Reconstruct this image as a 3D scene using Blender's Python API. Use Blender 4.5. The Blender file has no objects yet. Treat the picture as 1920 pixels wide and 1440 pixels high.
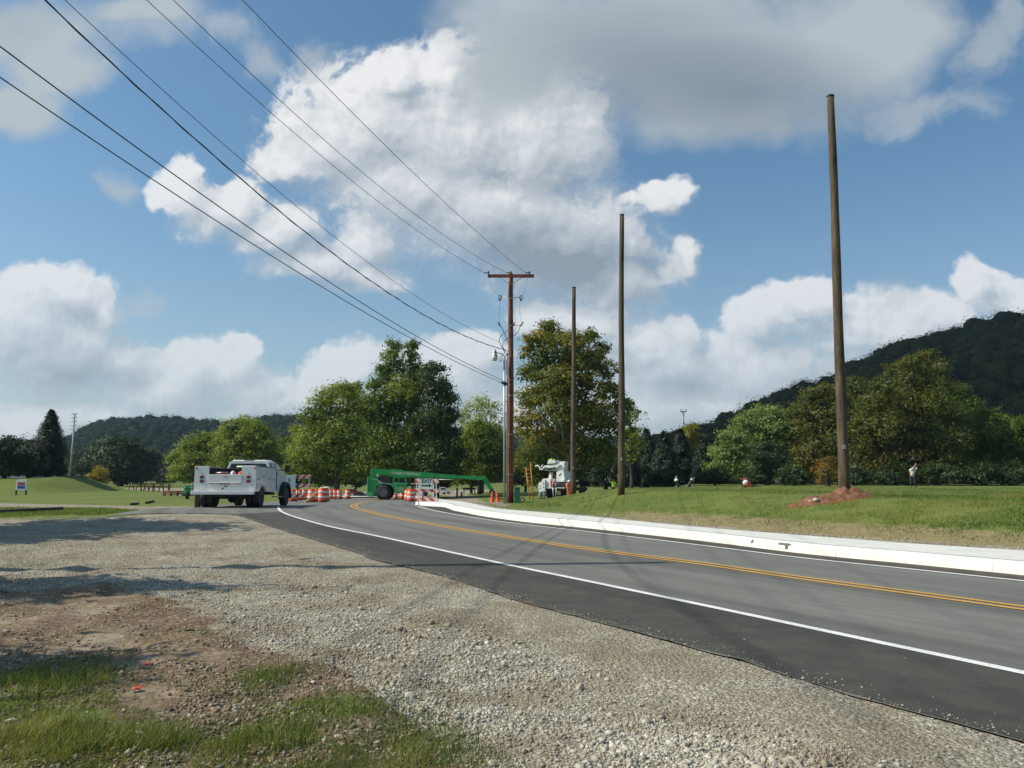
import bpy, bmesh, math, random
import numpy as np
from mathutils import Vector, Matrix, Quaternion

# ------------------------------------------------------------------ scene, camera, light
scene = bpy.context.scene
COL = scene.collection
F = 1493.0            # focal length in pixels of the 1920 px wide photograph
HOR = 895.0           # image row of the horizon
PITCH = math.atan((HOR - 720.0) / F)
EYE = 1.5
cp, sp = math.cos(PITCH), math.sin(PITCH)

cam_d = bpy.data.cameras.new('camera')
cam_d.sensor_width = 36.0
cam_d.lens = 36.0 * F / 1920.0
cam_d.clip_start = 0.1
cam_d.clip_end = 6000
cam = bpy.data.objects.new('camera', cam_d)
COL.objects.link(cam)
cam.location = (0, 0, EYE)
cam.rotation_euler = (math.pi / 2 + PITCH, 0, 0)
scene.camera = cam

SUN_EL = math.radians(44)
SUN_AZ = math.radians(-6)     # sun stands on the left (-X), turned this much towards +Y
SUNV = Vector((-math.cos(SUN_EL) * math.cos(SUN_AZ), math.cos(SUN_EL) * math.sin(SUN_AZ), math.sin(SUN_EL)))
sun_d = bpy.data.lights.new('sun', 'SUN')
sun_d.energy = 5.0
sun_d.angle = math.radians(0.53)
sun_d.color = (1.0, 0.94, 0.80)
sun = bpy.data.objects.new('sun', sun_d)
COL.objects.link(sun)
sun.rotation_euler = SUNV.to_track_quat('Z', 'Y').to_euler()
sun.location = (-40, 0, 60)

scene.view_settings.view_transform = 'Standard'
scene.view_settings.look = 'None'
scene.view_settings.exposure = 0.0
scene.view_settings.gamma = 1.0
scene.cycles.use_denoising = True
scene.cycles.max_bounces = 6
scene.cycles.transparent_max_bounces = 8
scene.cycles.sample_clamp_indirect = 4.0


class NT:
    """small helper to wire nodes"""
    def __init__(self, tree):
        self.t = tree
    def n(self, typ, ins=None, **props):
        nd = self.t.nodes.new(typ)
        for k, v in props.items():
            setattr(nd, k, v)
        if ins:
            for k, v in ins.items():
                self.set(nd.inputs[k], v)
        return nd
    def set(self, sock, v):
        if isinstance(v, bpy.types.NodeSocket):
            self.t.links.new(v, sock)
        elif isinstance(v, (tuple, list)) and sock.type == 'RGBA' and len(v) == 3:
            sock.default_value = (*v, 1)
        else:
            sock.default_value = v
    def m(self, op, a, b=0.0, c=0.0, clamp=False):
        nd = self.t.nodes.new('ShaderNodeMath')
        nd.operation = op
        nd.use_clamp = clamp
        self.set(nd.inputs[0], a); self.set(nd.inputs[1], b); self.set(nd.inputs[2], c)
        return nd.outputs[0]
    def vm(self, op, a, b=None, c=None):
        nd = self.t.nodes.new('ShaderNodeVectorMath')
        nd.operation = op
        self.set(nd.inputs[0], a)
        if b is not None: self.set(nd.inputs[1], b)
        if c is not None: self.set(nd.inputs[2], c)
        return nd.outputs['Value'] if op in ('LENGTH', 'DOT_PRODUCT', 'DISTANCE') else nd.outputs['Vector']
    def mix(self, f, a, b, blend='MIX'):
        nd = self.t.nodes.new('ShaderNodeMix')
        nd.data_type = 'RGBA'
        nd.blend_type = blend
        self.set(nd.inputs[0], f); self.set(nd.inputs[6], a); self.set(nd.inputs[7], b)
        return nd.outputs[2]
    def mr(self, v, a, b, c=0.0, d=1.0, smooth=False):
        nd = self.t.nodes.new('ShaderNodeMapRange')
        nd.interpolation_type = 'SMOOTHSTEP' if smooth else 'LINEAR'
        for i, x in enumerate((v, a, b, c, d)):
            self.set(nd.inputs[i], x)
        return nd.outputs[0]
    def noise(self, vec, scale, detail=2.0, rough=0.5, dist=0.0, col=False, lac=2.0):
        nd = self.n('ShaderNodeTexNoise', {'Scale': scale, 'Detail': detail, 'Roughness': rough, 'Distortion': dist, 'Lacunarity': lac})
        if vec is not None: self.set(nd.inputs['Vector'], vec)
        return nd.outputs[1] if col else nd.outputs[0]
    def ramp(self, f, stops):
        nd = self.t.nodes.new('ShaderNodeValToRGB')
        e = nd.color_ramp.elements
        while len(e) < len(stops): e.new(0.5)
        for x, (p, c) in zip(e, stops):
            x.position = p; x.color = (*c, 1)
        self.set(nd.inputs[0], f)
        return nd.outputs[0]


# ------------------------------------------------------------------ world: sky and cumulus by direction
world = bpy.data.worlds.new('World')
scene.world = world
world.use_nodes = True
wt = world.node_tree
wt.nodes.clear()
W = NT(wt)
sky = W.n('ShaderNodeTexSky', sky_type='NISHITA')
sky.sun_disc = False
sky.sun_elevation = SUN_EL
sky.sun_rotation = math.radians(-90) + SUN_AZ
sky.altitude = 200
sky.air_density = 1.1
sky.dust_density = 1.6
sky.ozone_density = 2.0

def dir_uv(u, v):
    """tangent coordinates (x/y, z/y) of the direction through a photo pixel"""
    a = (u - 960.0) / F; b = (720.0 - v) / F
    y = cp - b * sp; z = sp + b * cp
    return a / y, z / y

# (u, v, ru, rv) in photo pixels: cumulus heads
PUFF = [
 (620,260,130,95),(530,290,62,42),(700,230,170,125),(742,135,60,55),(832,140,70,68),(860,240,220,150),(1000,260,150,160),
 (1085,240,75,90),(780,340,200,85),(920,400,220,110),(1060,450,190,120),(1150,520,100,75),(690,440,75,65),
 (345,355,62,38),(420,385,95,55),(515,425,85,45),(600,485,110,42),(690,525,80,34),
 (1250,352,46,32),(1190,365,40,14),(1290,470,26,40),(1240,500,50,34),(1185,440,50,50),
 (110,555,105,50),(40,600,120,80),(180,580,60,36),(110,660,160,85),(230,668,60,42),(300,715,110,62),(350,690,70,40),(420,690,62,48),(470,735,80,48),(520,760,70,36),(60,785,200,45),(330,800,160,30),
 (650,690,70,38),(620,740,90,50),(880,680,75,52),(830,720,100,70),(930,765,110,50),(1020,590,70,36),(1090,600,110,45),
 (1270,622,40,34),(1250,690,110,75),(1180,650,90,50),(1400,700,170,75),(1440,600,75,45),(1515,570,62,42),(1600,620,110,62),
 (1690,640,110,65),(1760,600,80,50),(1845,520,48,42),(1900,570,70,58),(1330,765,200,45),(1700,700,200,60),(1200,765,90,45),
]
# big soft grey sheets
SOFT = [
 (1010,60,230,120),(1230,70,330,165),(1450,90,300,150),(1360,190,230,90),(1620,60,180,120),(950,150,110,90),
 (60,40,165,70),(270,15,150,50),(50,200,110,75),(120,110,110,60),]
WISP = [(1830,100,90,75),(1740,190,150,50),(1690,530,60,36),(500,100,55,52),(270,30,190,60),(1880,40,60,80),(600,95,40,50),(430,40,100,30),(250,370,40,30),(260,570,70,30),(1200,170,60,60)]
# shaded bases
DARK = [
 (1180,110,330,120,0.75),(1400,180,280,110,1.05),(1070,500,200,90,1.2),(960,470,140,60,0.6),(130,700,200,55,0.75),(430,770,150,40,0.5),(1300,720,170,45,0.55),
 (1240,20,300,60,.1),(30,50,90,50,0.25),(1000,350,160,60,0.25),(1600,700,160,40,.35),
]
tc = W.n('ShaderNodeTexCoord')
sep = W.n('ShaderNodeSeparateXYZ', {0: tc.outputs['Generated']})
dx, dy, dz = sep.outputs
sy = W.m('MAXIMUM', dy, 0.08)
P0 = W.n('ShaderNodeCombineXYZ', {0: W.m('DIVIDE', dx, sy), 1: W.m('DIVIDE', dz, sy), 2: 0.0}).outputs[0]

def blobs(vec, lst, sm=0.35):
    out = None
    for b in lst:
        cu, cv = dir_uv(b[0], b[1])
        ru = b[2] / F * 1.18; rv = b[3] / F * 1.25
        q = W.vm('MULTIPLY_ADD', vec, (1 / ru, 1 / rv, 1), (-cu / ru, -cv / rv, 0))
        d = W.vm('LENGTH', q)
        if len(b) > 4:
            d = W.m('MULTIPLY', W.m('SUBTRACT', 1.0, d, clamp=True), b[4])
            out = d if out is None else W.m('ADD', out, d)
        else:
            out = d if out is None else W.m('SMOOTH_MIN', out, d, sm)
    return out

def puffy(vec):
    wz = W.noise(vec, 7.0, 4.0, 0.6, col=True)
    wv = W.vm('MULTIPLY_ADD', W.vm('SUBTRACT', wz, (0.5, 0.5, 0.5)), (0.12, 0.10, 0), vec)
    d = blobs(wv, PUFF)
    n1 = W.noise(wv, 17.0, 9.0, 0.62)
    f = W.m('SUBTRACT', 1.02, d)
    # rounded heads: ridged noise
    r = W.m('SUBTRACT', 0.36, W.m('ABSOLUTE', W.m('SUBTRACT', n1, 0.5)))
    f = W.m('MULTIPLY_ADD', W.m('SUBTRACT', r, 0.22), 1.1, f)
    return f

D0 = puffy(P0)
D1 = puffy(W.vm('ADD', P0, (-0.022, 0.030, 0.0)))
mask0 = None
lit = W.m('SUBTRACT', D0, D1)
lit = W.mr(lit, -0.45, 0.55, 0.0, 1.0)
fdet = W.m('SUBTRACT', W.noise(P0, 34.0, 5.0, 0.6, 0.6), W.noise(W.vm('ADD', P0, (-0.006, 0.009, 0.0)), 34.0, 5.0, 0.6, 0.6))
lit = W.m('MULTIPLY_ADD', fdet, 0.65, lit)
mask = W.mr(D0, 0.0, W.mr(lit, 0.35, 0.75, 0.80, 0.30), 0.0, 1.0, True)
thick = W.mr(D0, 0.15, 1.0, 0.0, 1.0, True)
dark = blobs(P0, DARK)
wsoft = W.noise(P0, 4.0, 4.0, 0.55, col=True)
ps = W.vm('MULTIPLY_ADD', W.vm('SUBTRACT', wsoft, (0.5, 0.5, 0.5)), (0.22, 0.16, 0), P0)
ds = blobs(ps, SOFT)
soft = W.mr(W.m('MULTIPLY_ADD', W.m('SUBTRACT', W.noise(P0, 7.0, 6.0, 0.6), 0.5), 0.9, W.m('SUBTRACT', 1.0, ds)), -0.05, 0.62, 0.0, 0.94, True)
wq = W.m('MULTIPLY_ADD', W.m('SUBTRACT', W.noise(ps, 11.0, 8.0, 0.66), 0.5), 2.3, W.m('SUBTRACT', 1.0, blobs(ps, WISP)))
soft = W.m('MAXIMUM', soft, W.mr(wq, 0.0, 0.9, 0.0, 0.62, True))
# brightness of the cloud
val = W.m('MULTIPLY_ADD', lit, 0.52, 0.42)
val = W.m('MULTIPLY_ADD', W.m('SUBTRACT', W.noise(P0, 5.0, 5.0, 0.55), 0.5), 0.26, val)
val = W.m('ADD', val, 0.045)
val = W.m('SUBTRACT', val, W.m('MULTIPLY', dark, 0.42))
val = W.m('MAXIMUM', W.m('SUBTRACT', val, W.m('MULTIPLY', thick, 0.03)), 0.20)
ccol = W.ramp(val, [(0.18, (0.25, 0.30, 0.36)), (0.45, (0.42, 0.47, 0.52)), (0.68, (0.60, 0.64, 0.68)), (0.95, (0.86, 0.87, 0.88))])
sval = W.m('SUBTRACT', 0.60, W.m('MULTIPLY', dark, 0.34))
scol = W.ramp(sval, [(0.12, (0.225, 0.275, 0.33)), (0.40, (0.33, 0.385, 0.43)), (0.65, (0.52, 0.575, 0.61))])
front = W.mr(dy, 0.08, 0.2, 0.0, 1.0)
mask = W.m('MULTIPLY', mask, front)
soft = W.m('MULTIPLY', soft, front)
SKS = 0.12
skc = W.mix(1.0, sky.outputs[0], (0.70, 0.94, 1.0), 'MULTIPLY')
# thin veil towards the horizon
elev = W.mr(dz, 0.0, 0.42, 1.0, 0.0)
veil = W.m('MULTIPLY', W.m('MULTIPLY', W.m('POWER', elev, 2.2), 0.8), W.mr(dy, -0.2, 0.25, 0.25, 1.0))
skc = W.mix(veil, skc, tuple(c / SKS for c in (0.50, 0.57, 0.65)))
sc_ = W.n('ShaderNodeVectorMath', {0: scol}, operation='SCALE'); sc_.inputs['Scale'].default_value = 1 / SKS
cc_ = W.n('ShaderNodeVectorMath', {0: ccol}, operation='SCALE'); cc_.inputs['Scale'].default_value = 1 / SKS
lowc = W.m('MULTIPLY', W.m('POWER', elev, 2.0), 0.55)
ccl = W.mix(lowc, cc_.outputs[0], tuple(c / SKS for c in (0.50, 0.56, 0.63)))
c1 = W.mix(W.m('MULTIPLY', mask, W.m('SUBTRACT', 1.0, W.m('MULTIPLY', elev, 0.22))), skc, ccl)
c2 = W.mix(soft, c1, sc_.outputs[0])
bg = W.n('ShaderNodeBackground', {'Color': c2, 'Strength': SKS})
wo = W.n('ShaderNodeOutputWorld', {'Surface': bg.outputs[0]})
world.cycles.sampling_method = 'MANUAL'
world.cycles.sample_map_resolution = 512

# ------------------------------------------------------------------ geometry helpers
rng = np.random.default_rng(7)
random.seed(7)

def _hash(ix, iy, seed):
    h = (ix.astype(np.int64) * 374761393 + iy.astype(np.int64) * 668265263 + seed * 1442695041) & 0xffffffff
    h = ((h ^ (h >> 13)) * 1274126177) & 0xffffffff
    h = h ^ (h >> 16)
    return (h & 0xffff) / 65535.0

def vnoise(x, y, seed=0):
    x = np.asarray(x, float); y = np.asarray(y, float)
    ix = np.floor(x); iy = np.floor(y)
    fx = x - ix; fy = y - iy
    fx = fx * fx * (3 - 2 * fx); fy = fy * fy * (3 - 2 * fy)
    a = _hash(ix, iy, seed); b = _hash(ix + 1, iy, seed); c = _hash(ix, iy + 1, seed); d = _hash(ix + 1, iy + 1, seed)
    return (a * (1 - fx) + b * fx) * (1 - fy) + (c * (1 - fx) + d * fx) * fy

def fbm(x, y, seed=0, octs=4):
    s = 0; a = 0.5
    for i in range(octs):
        s = s + a * vnoise(x * 2 ** i, y * 2 ** i, seed + i * 17)
        a *= 0.5
    return s / (1 - 0.5 ** octs)

def sstep(x, a, b):
    t = np.clip((x - a) / (b - a), 0, 1)
    return t * t * (3 - 2 * t)

def zb(x, y):
    """base height of the road and its surroundings"""
    x = np.asarray(x, float); y = np.asarray(y, float)
    t = x / np.maximum(y, 1.0)
    k = 0.28 + 0.72 * sstep(t, -0.42, -0.30)
    dec = np.clip(y - 40, 0, 115)
    z = -0.013 * dec * k
    z = z + 0.25 * np.exp(-((x + 12) / 7.5) ** 2 - ((y - 34) / 7.5) ** 2)
    return z

def ray(u, v):
    a = (u - 960.0) / F; b = (720.0 - v) / F
    return a, cp - b * sp, sp + b * cp      # x, y, z

def at(u, v, Y):
    a, y, z = ray(u, v)
    s = Y / y
    return Vector((a * s, Y, EYE + z * s))

def gp(u, v, dz=0.0):
    """where the sight line through a photo pixel meets the base ground (+dz)"""
    a, y, z = ray(u, v)
    z = min(z, -0.0035)
    s = EYE / -z
    for i in range(60):
        h = float(zb(a * s, y * s)) + dz
        s = 0.5 * s + 0.5 * (EYE - h) / -z
    return Vector((a * s, y * s, float(zb(a * s, y * s)) + dz))

def catmull(pts, n):
    P = [np.array(p, float)[:2] for p in pts]
    P = [2 * P[0] - P[1]] + P + [2 * P[-1] - P[-2]]
    out = []
    segs = len(P) - 3
    # dense then resample by arc length
    for i in range(segs):
        p0, p1, p2, p3 = P[i:i + 4]
        for t in np.linspace(0, 1, 24, endpoint=False):
            out.append(0.5 * ((2 * p1) + (-p0 + p2) * t + (2 * p0 - 5 * p1 + 4 * p2 - p3) * t * t + (-p0 + 3 * p1 - 3 * p2 + p3) * t ** 3))
    out.append(P[-2])
    out = np.array(out)
    L = np.concatenate([[0], np.cumsum(np.linalg.norm(np.diff(out, axis=0), axis=1))])
    s = np.linspace(0, L[-1], n)
    return np.stack([np.interp(s, L, out[:, 0]), np.interp(s, L, out[:, 1])], 1)

def poly_sd(x, y, poly):
    """signed distance, positive inside"""
    x = np.asarray(x, float); y = np.asarray(y, float)
    d = np.full(x.shape, 1e9); inside = np.zeros(x.shape, bool)
    n = len(poly)
    for i in range(n):
        ax, ay = poly[i]; bx, by = poly[(i + 1) % n]
        ex, ey = bx - ax, by - ay
        l2 = ex * ex + ey * ey + 1e-12
        t = np.clip(((x - ax) * ex + (y - ay) * ey) / l2, 0, 1)
        d = np.minimum(d, (x - ax - t * ex) ** 2 + (y - ay - t * ey) ** 2)
        if ay != by:
            c = ((ay > y) != (by > y)) & (x < (bx - ax) * (y - ay) / (by - ay) + ax)
            inside ^= c
    d = np.sqrt(d)
    return np.where(inside, d, -d)

def mesh_np(name, V, Fc, mat=None, parent=None, attrs=None, smooth=False, loc=None):
    me = bpy.data.meshes.new(name)
    V = np.asarray(V, np.float32); Fc = np.asarray(Fc, np.int32)
    k = Fc.shape[1]; nf = len(Fc)
    me.vertices.add(len(V)); me.vertices.foreach_set('co', V.ravel())
    me.loops.add(nf * k); me.loops.foreach_set('vertex_index', Fc.ravel())
    me.polygons.add(nf)
    me.polygons.foreach_set('loop_start', np.arange(0, nf * k, k, dtype=np.int32))
    me.polygons.foreach_set('loop_total', np.full(nf, k, np.int32))
    if smooth: me.polygons.foreach_set('use_smooth', np.ones(nf, bool))
    me.update(calc_edges=True)
    if attrs:
        for an, (dom, typ, dat) in attrs.items():
            at_ = me.attributes.new(an, typ, dom)
            dat = np.asarray(dat, np.float32)
            at_.data.foreach_set('value' if typ == 'FLOAT' else ('color' if 'COLOR' in typ else 'vector'), dat.ravel())
    if mat: me.materials.append(mat)
    o = bpy.data.objects.new(name, me)
    COL.objects.link(o)
    if parent: o.parent = parent
    if loc is not None: o.location = loc
    return o

class MB:
    """collects shapes into one mesh"""
    def __init__(self):
        self.v = []; self.f = []; self.sm = []
    def add(self, vs, fs, smooth=False, M=None):
        o = len(self.v)
        for p in vs:
            p = Vector(p)
            self.v.append(M @ p if M else p)
        for f in fs:
            self.f.append([i + o for i in f]); self.sm.append(smooth)
        return self
    def box(self, x0, x1, y0, y1, z0, z1, M=None, bev=0.0):
        if bev <= 0:
            vs = [(x0, y0, z0), (x1, y0, z0), (x1, y1, z0), (x0, y1, z0), (x0, y0, z1), (x1, y0, z1), (x1, y1, z1), (x0, y1, z1)]
            fs = [(0, 3, 2, 1), (4, 5, 6, 7), (0, 1, 5, 4), (1, 2, 6, 5), (2, 3, 7, 6), (3, 0, 4, 7)]
            return self.add(vs, fs, False, M)
        bm = bmesh.new()
        bmesh.ops.create_cube(bm, size=1)
        for v in bm.verts:
            v.co = Vector(((x0 + x1) / 2 + v.co.x * (x1 - x0), (y0 + y1) / 2 + v.co.y * (y1 - y0), (z0 + z1) / 2 + v.co.z * (z1 - z0)))
        b = min(bev, (x1 - x0) * .45, (y1 - y0) * .45, (z1 - z0) * .45)
        bmesh.ops.bevel(bm, geom=bm.edges[:], offset=b, segments=2, profile=0.5, affect='EDGES')
        bm.verts.index_update()
        self.add([v.co.copy() for v in bm.verts], [[v.index for v in f.verts] for f in bm.faces], False, M)
        bm.free()
        return self
    def loft(self, loops, cap=True, smooth=False, M=None):
        """loops: list of equal-length closed loops"""
        n = len(loops[0]); vs = [p for l in loops for p in l]; fs = []
        for i in range(len(loops) - 1):
            for j in range(n):
                k = (j + 1) % n
                fs.append((i * n + j, i * n + k, (i + 1) * n + k, (i + 1) * n + j))
        self.add(vs, fs, smooth, M)
        if cap:
            o = len(self.v) - len(vs)
            self.f.append([o + j for j in range(n)][::-1]); self.sm.append(False)
            self.f.append([o + (len(loops) - 1) * n + j for j in range(n)]); self.sm.append(False)
        return self
    def prism(self, poly, a, b, axis='x', M=None, taper=None):
        """extrude a 2-D outline; axis x: outline in (y,z); y: (x,z); z: (x,y)"""
        def mk(t, P):
            if axis == 'x': return [(t, p[0], p[1]) for p in P]
            if axis == 'y': return [(p[0], t, p[1]) for p in P]
            return [(p[0], p[1], t) for p in P]
        return self.loft([mk(a, poly), mk(b, taper or poly)], True, False, M)
    def tube(self, pts, r, n=8, cap=True, M=None, smooth=True):
        pts = [Vector(p) for p in pts]
        rs = r if isinstance(r, (list, tuple)) else [r] * len(pts)
        loops = []
        up = None
        for i, p in enumerate(pts):
            d = (pts[min(i + 1, len(pts) - 1)] - pts[max(i - 1, 0)])
            if d.length < 1e-9: d = Vector((0, 0, 1))
            d.normalize()
            if up is None:
                up = Vector((1, 0, 0)) if abs(d.x) < 0.8 else Vector((0, 1, 0))
            a = d.cross(up).normalized(); up = a.cross(d).normalized()
            loops.append([p + (a * math.cos(2 * math.pi * j / n) + up * math.sin(2 * math.pi * j / n)) * rs[i] for j in range(n)])
        return self.loft(loops, cap, smooth, M)
    def lathe(self, prof, n=20, c=(0, 0, 0), axis='z', M=None, smooth=True, cap=True):
        loops = []
        for r, h in prof:
            lp = []
            for j in range(n):
                a = 2 * math.pi * j / n
                x, y = r * math.cos(a), r * math.sin(a)
                p = {'z': (x, y, h), 'x': (h, x, y), 'y': (x, h, y)}[axis]
                lp.append((p[0] + c[0], p[1] + c[1], p[2] + c[2]))
            loops.append(lp)
        return self.loft(loops, cap, smooth, M)
    def sphere(self, c, r, n=12, m=8, sc=(1, 1, 1), M=None):
        loops = []
        for i in range(m + 1):
            t = math.pi * i / m
            rr = max(math.sin(t), 0.02) * r
            loops.append([(c[0] + rr * math.cos(2 * math.pi * j / n) * sc[0], c[1] + rr * math.sin(2 * math.pi * j / n) * sc[1], c[2] - math.cos(t) * r * sc[2]) for j in range(n)])
        return self.loft(loops, True, True, M)
    def build(self, name, mat, parent=None, loc=None):
        me = bpy.data.meshes.new(name)
        me.from_pydata([tuple(v) for v in self.v], [], self.f)
        me.polygons.foreach_set('use_smooth', self.sm)
        me.validate()
        bm = bmesh.new(); bm.from_mesh(me)
        bmesh.ops.recalc_face_normals(bm, faces=bm.faces[:])
        bm.to_mesh(me); bm.free()
        if mat: me.materials.append(mat)
        o = bpy.data.objects.new(name, me)
        COL.objects.link(o)
        if parent: o.parent = parent
        if loc is not None: o.location = loc
        return o

def tag(o, label=None, cat=None, group=None, kind=None):
    if label: o['label'] = label
    if cat: o['category'] = cat
    if group: o['group'] = group
    if kind: o['kind'] = kind
    return o

def thing(name, label, cat, loc=(0, 0, 0), rz=0.0, group=None):
    o = bpy.data.objects.new(name, None)
    o.empty_display_size = 0.3
    COL.objects.link(o)
    o.location = loc; o.rotation_euler = (0, 0, rz)
    return tag(o, label, cat, group)

def copy_tree(o, parent=None):
    c = o.copy(); COL.objects.link(c); c.parent = parent
    for ch in list(o.children):
        copy_tree(ch, c)
    return c

def text(body, size, mat, parent, M, bold=0.0, ext=0.004, name='lettering', sx=1.0):
    cu = bpy.data.curves.new('txt', 'FONT')
    cu.body = body; cu.size = size; cu.align_x = 'CENTER'; cu.align_y = 'CENTER'
    cu.offset = bold; cu.extrude = ext; cu.resolution_u = 3
    to = bpy.data.objects.new('txt', cu); COL.objects.link(to)
    dg = bpy.context.evaluated_depsgraph_get()
    me = bpy.data.meshes.new_from_object(to.evaluated_get(dg))
    bpy.data.objects.remove(to); bpy.data.curves.remove(cu)
    me.transform(M @ Matrix.Diagonal((sx, 1, 1, 1)))
    me.materials.clear(); me.materials.append(mat)
    o = bpy.data.objects.new(name, me); COL.objects.link(o)
    o.parent = parent
    return o

UPRIGHT = Matrix.Rotation(math.pi / 2, 4, 'X')     # text lying in XY -> stands facing -Y
def face_front(x, y, z): return Matrix.Translation((x, y, z)) @ UPRIGHT

# ------------------------------------------------------------------ materials
def new_mat(name):
    m = bpy.data.materials.new(name); m.use_nodes = True
    t = NT(m.node_tree); b = m.node_tree.nodes['Principled BSDF']
    return m, t, b

def paint(name, col, rough=0.4, metal=0.0, var=0.12, vs=6.0, coat=0.0, bump=0.0, dirt=0.0):
    m, t, b = new_mat(name)
    tc = t.n('ShaderNodeTexCoord').outputs['Object']
    n = t.noise(tc, vs, 5.0, 0.6)
    f = t.mr(n, 0.3, 0.7, 1 - var, 1 + var * .6)
    nd = t.n('ShaderNodeVectorMath', {0: t.mix(0.0, (*col,), (*col,))}, operation='SCALE')
    t.set(nd.inputs['Scale'], f)
    c = nd.outputs[0]
    if dirt > 0:
        n2 = t.noise(tc, vs * .5, 6.0, 0.7)
        c = t.mix(t.m('MULTIPLY', t.mr(n2, 0.5, 0.75), dirt), c, (0.16, 0.12, 0.085))
    t.set(b.inputs['Base Color'], c)
    t.set(b.inputs['Roughness'], t.mr(n, 0.3, 0.7, rough * .85, min(rough * 1.2, 1)))
    b.inputs['Metallic'].default_value = metal
    b.inputs['Coat Weight'].default_value = coat
    if bump > 0:
        bn = t.n('ShaderNodeBump', {'Height': t.noise(tc, vs * 6, 4.0, 0.6), 'Strength': bump, 'Distance': 0.02})
        t.set(b.inputs['Normal'], bn.outputs[0])
    return m

M_white = paint('white_paint', (0.72, 0.72, 0.70), 0.35, coat=0.3, var=0.05, dirt=0.12)
M_whited = paint('worn_white_paint', (0.80, 0.79, 0.74), 0.5, var=0.10, dirt=0.25, vs=3)
M_silver = paint('bare_metal', (0.45, 0.46, 0.47), 0.35, metal=0.8, var=0.1)
M_galv = paint('galvanised_metal', (0.42, 0.43, 0.43), 0.45, metal=0.55, var=0.12)
M_glass = paint('dark_window_glass', (0.012, 0.016, 0.018), 0.06, var=0.05)
M_rubber = paint('tyre_rubber', (0.018, 0.018, 0.019), 0.75, var=0.2, vs=12, dirt=0.2)
M_black = paint('black_plastic', (0.016, 0.016, 0.017), 0.55, var=0.15)
M_under = paint('dark_chassis_steel', (0.02, 0.019, 0.018), 0.7, var=0.3, dirt=0.2)
M_red = paint('red_lens', (0.32, 0.012, 0.012), 0.2)
M_amber = paint('amber_lens', (0.6, 0.2, 0.01), 0.25)
M_orange = paint('safety_orange_plastic', (0.75, 0.085, 0.02), 0.5, var=0.12, vs=3, dirt=0.15)
M_refl = paint('white_reflective_sheeting', (0.72, 0.66, 0.60), 0.45, var=0.1, vs=8, dirt=0.25)
M_redor = paint('red_orange_stripe', (0.62, 0.06, 0.03), 0.45, var=0.1)
M_plasticw = paint('white_plastic', (0.70, 0.71, 0.68), 0.5, var=0.08, dirt=0.15)
M_greenp = paint('green_machine_paint', (0.004, 0.29, 0.062), 0.35, var=0.12, coat=0.3, dirt=0.1, vs=2)
M_greenl = paint('light_green_edge_paint', (0.06, 0.42, 0.16), 0.4, var=0.1)
M_signg = paint('dark_green_letters', (0.004, 0.075, 0.045), 0.5)
M_signw = paint('sign_face', (0.62, 0.70, 0.66), 0.4, var=0.05)
M_lime = paint('lime_safety_cloth', (0.50, 0.82, 0.03), 0.85, var=0.15)
M_vest = paint('orange_safety_cloth', (0.95, 0.12, 0.01), 0.85, var=0.15)
M_skin = paint('skin', (0.42, 0.24, 0.16), 0.55)
M_denim = paint('dark_trousers', (0.03, 0.035, 0.05), 0.85)
M_shirt = paint('pale_shirt', (0.72, 0.62, 0.60), 0.85)
M_hair = paint('dark_hair', (0.02, 0.014, 0.01), 0.7)
M_yellow = paint('yellow_orange_fibreglass', (0.48, 0.19, 0.012), 0.5)
M_pedg = paint('pedestal_green', (0.035, 0.14, 0.08), 0.5, var=0.1)
M_blue = paint('blue_panel', (0.03, 0.06, 0.28), 0.5)
M_redpan = paint('red_panel', (0.45, 0.03, 0.02), 0.5)
M_redcar = paint('red_car_paint', (0.28, 0.01, 0.03), 0.25, coat=0.6, var=0.04)
M_magcar = paint('crimson_car_paint', (0.42, 0.012, 0.07), 0.25, coat=0.6, var=0.04)
M_bluecar = paint('dark_blue_car_paint', (0.03, 0.06, 0.12), 0.25, coat=0.6, var=0.04)
M_timber = paint('dark_old_timber', (0.05, 0.034, 0.022), 0.85, var=0.35, vs=5, bump=0.4)
M_brownwood = paint('red_brown_wood', (0.12, 0.045, 0.025), 0.85, var=0.3, vs=5)
M_wire = paint('black_cable', (0.015, 0.016, 0.02), 0.5)
M_alu = paint('weathered_conductor', (0.10, 0.11, 0.12), 0.5, metal=0.3)
M_ins = paint('grey_porcelain', (0.05, 0.05, 0.055), 0.3)
M_dgrey = paint('dark_grey_rim', (0.09, 0.095, 0.10), 0.5)
M_globe = paint('milky_lamp_glass', (0.52, 0.55, 0.46), 0.25)
M_wall = paint('pale_blue_grey_wall', (0.34, 0.38, 0.40), 0.8)
M_roofm = paint('grey_roof', (0.16, 0.17, 0.18), 0.7)
M_rock = paint('pale_rock', (0.50, 0.46, 0.38), 0.9, var=0.25, vs=4)

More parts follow.
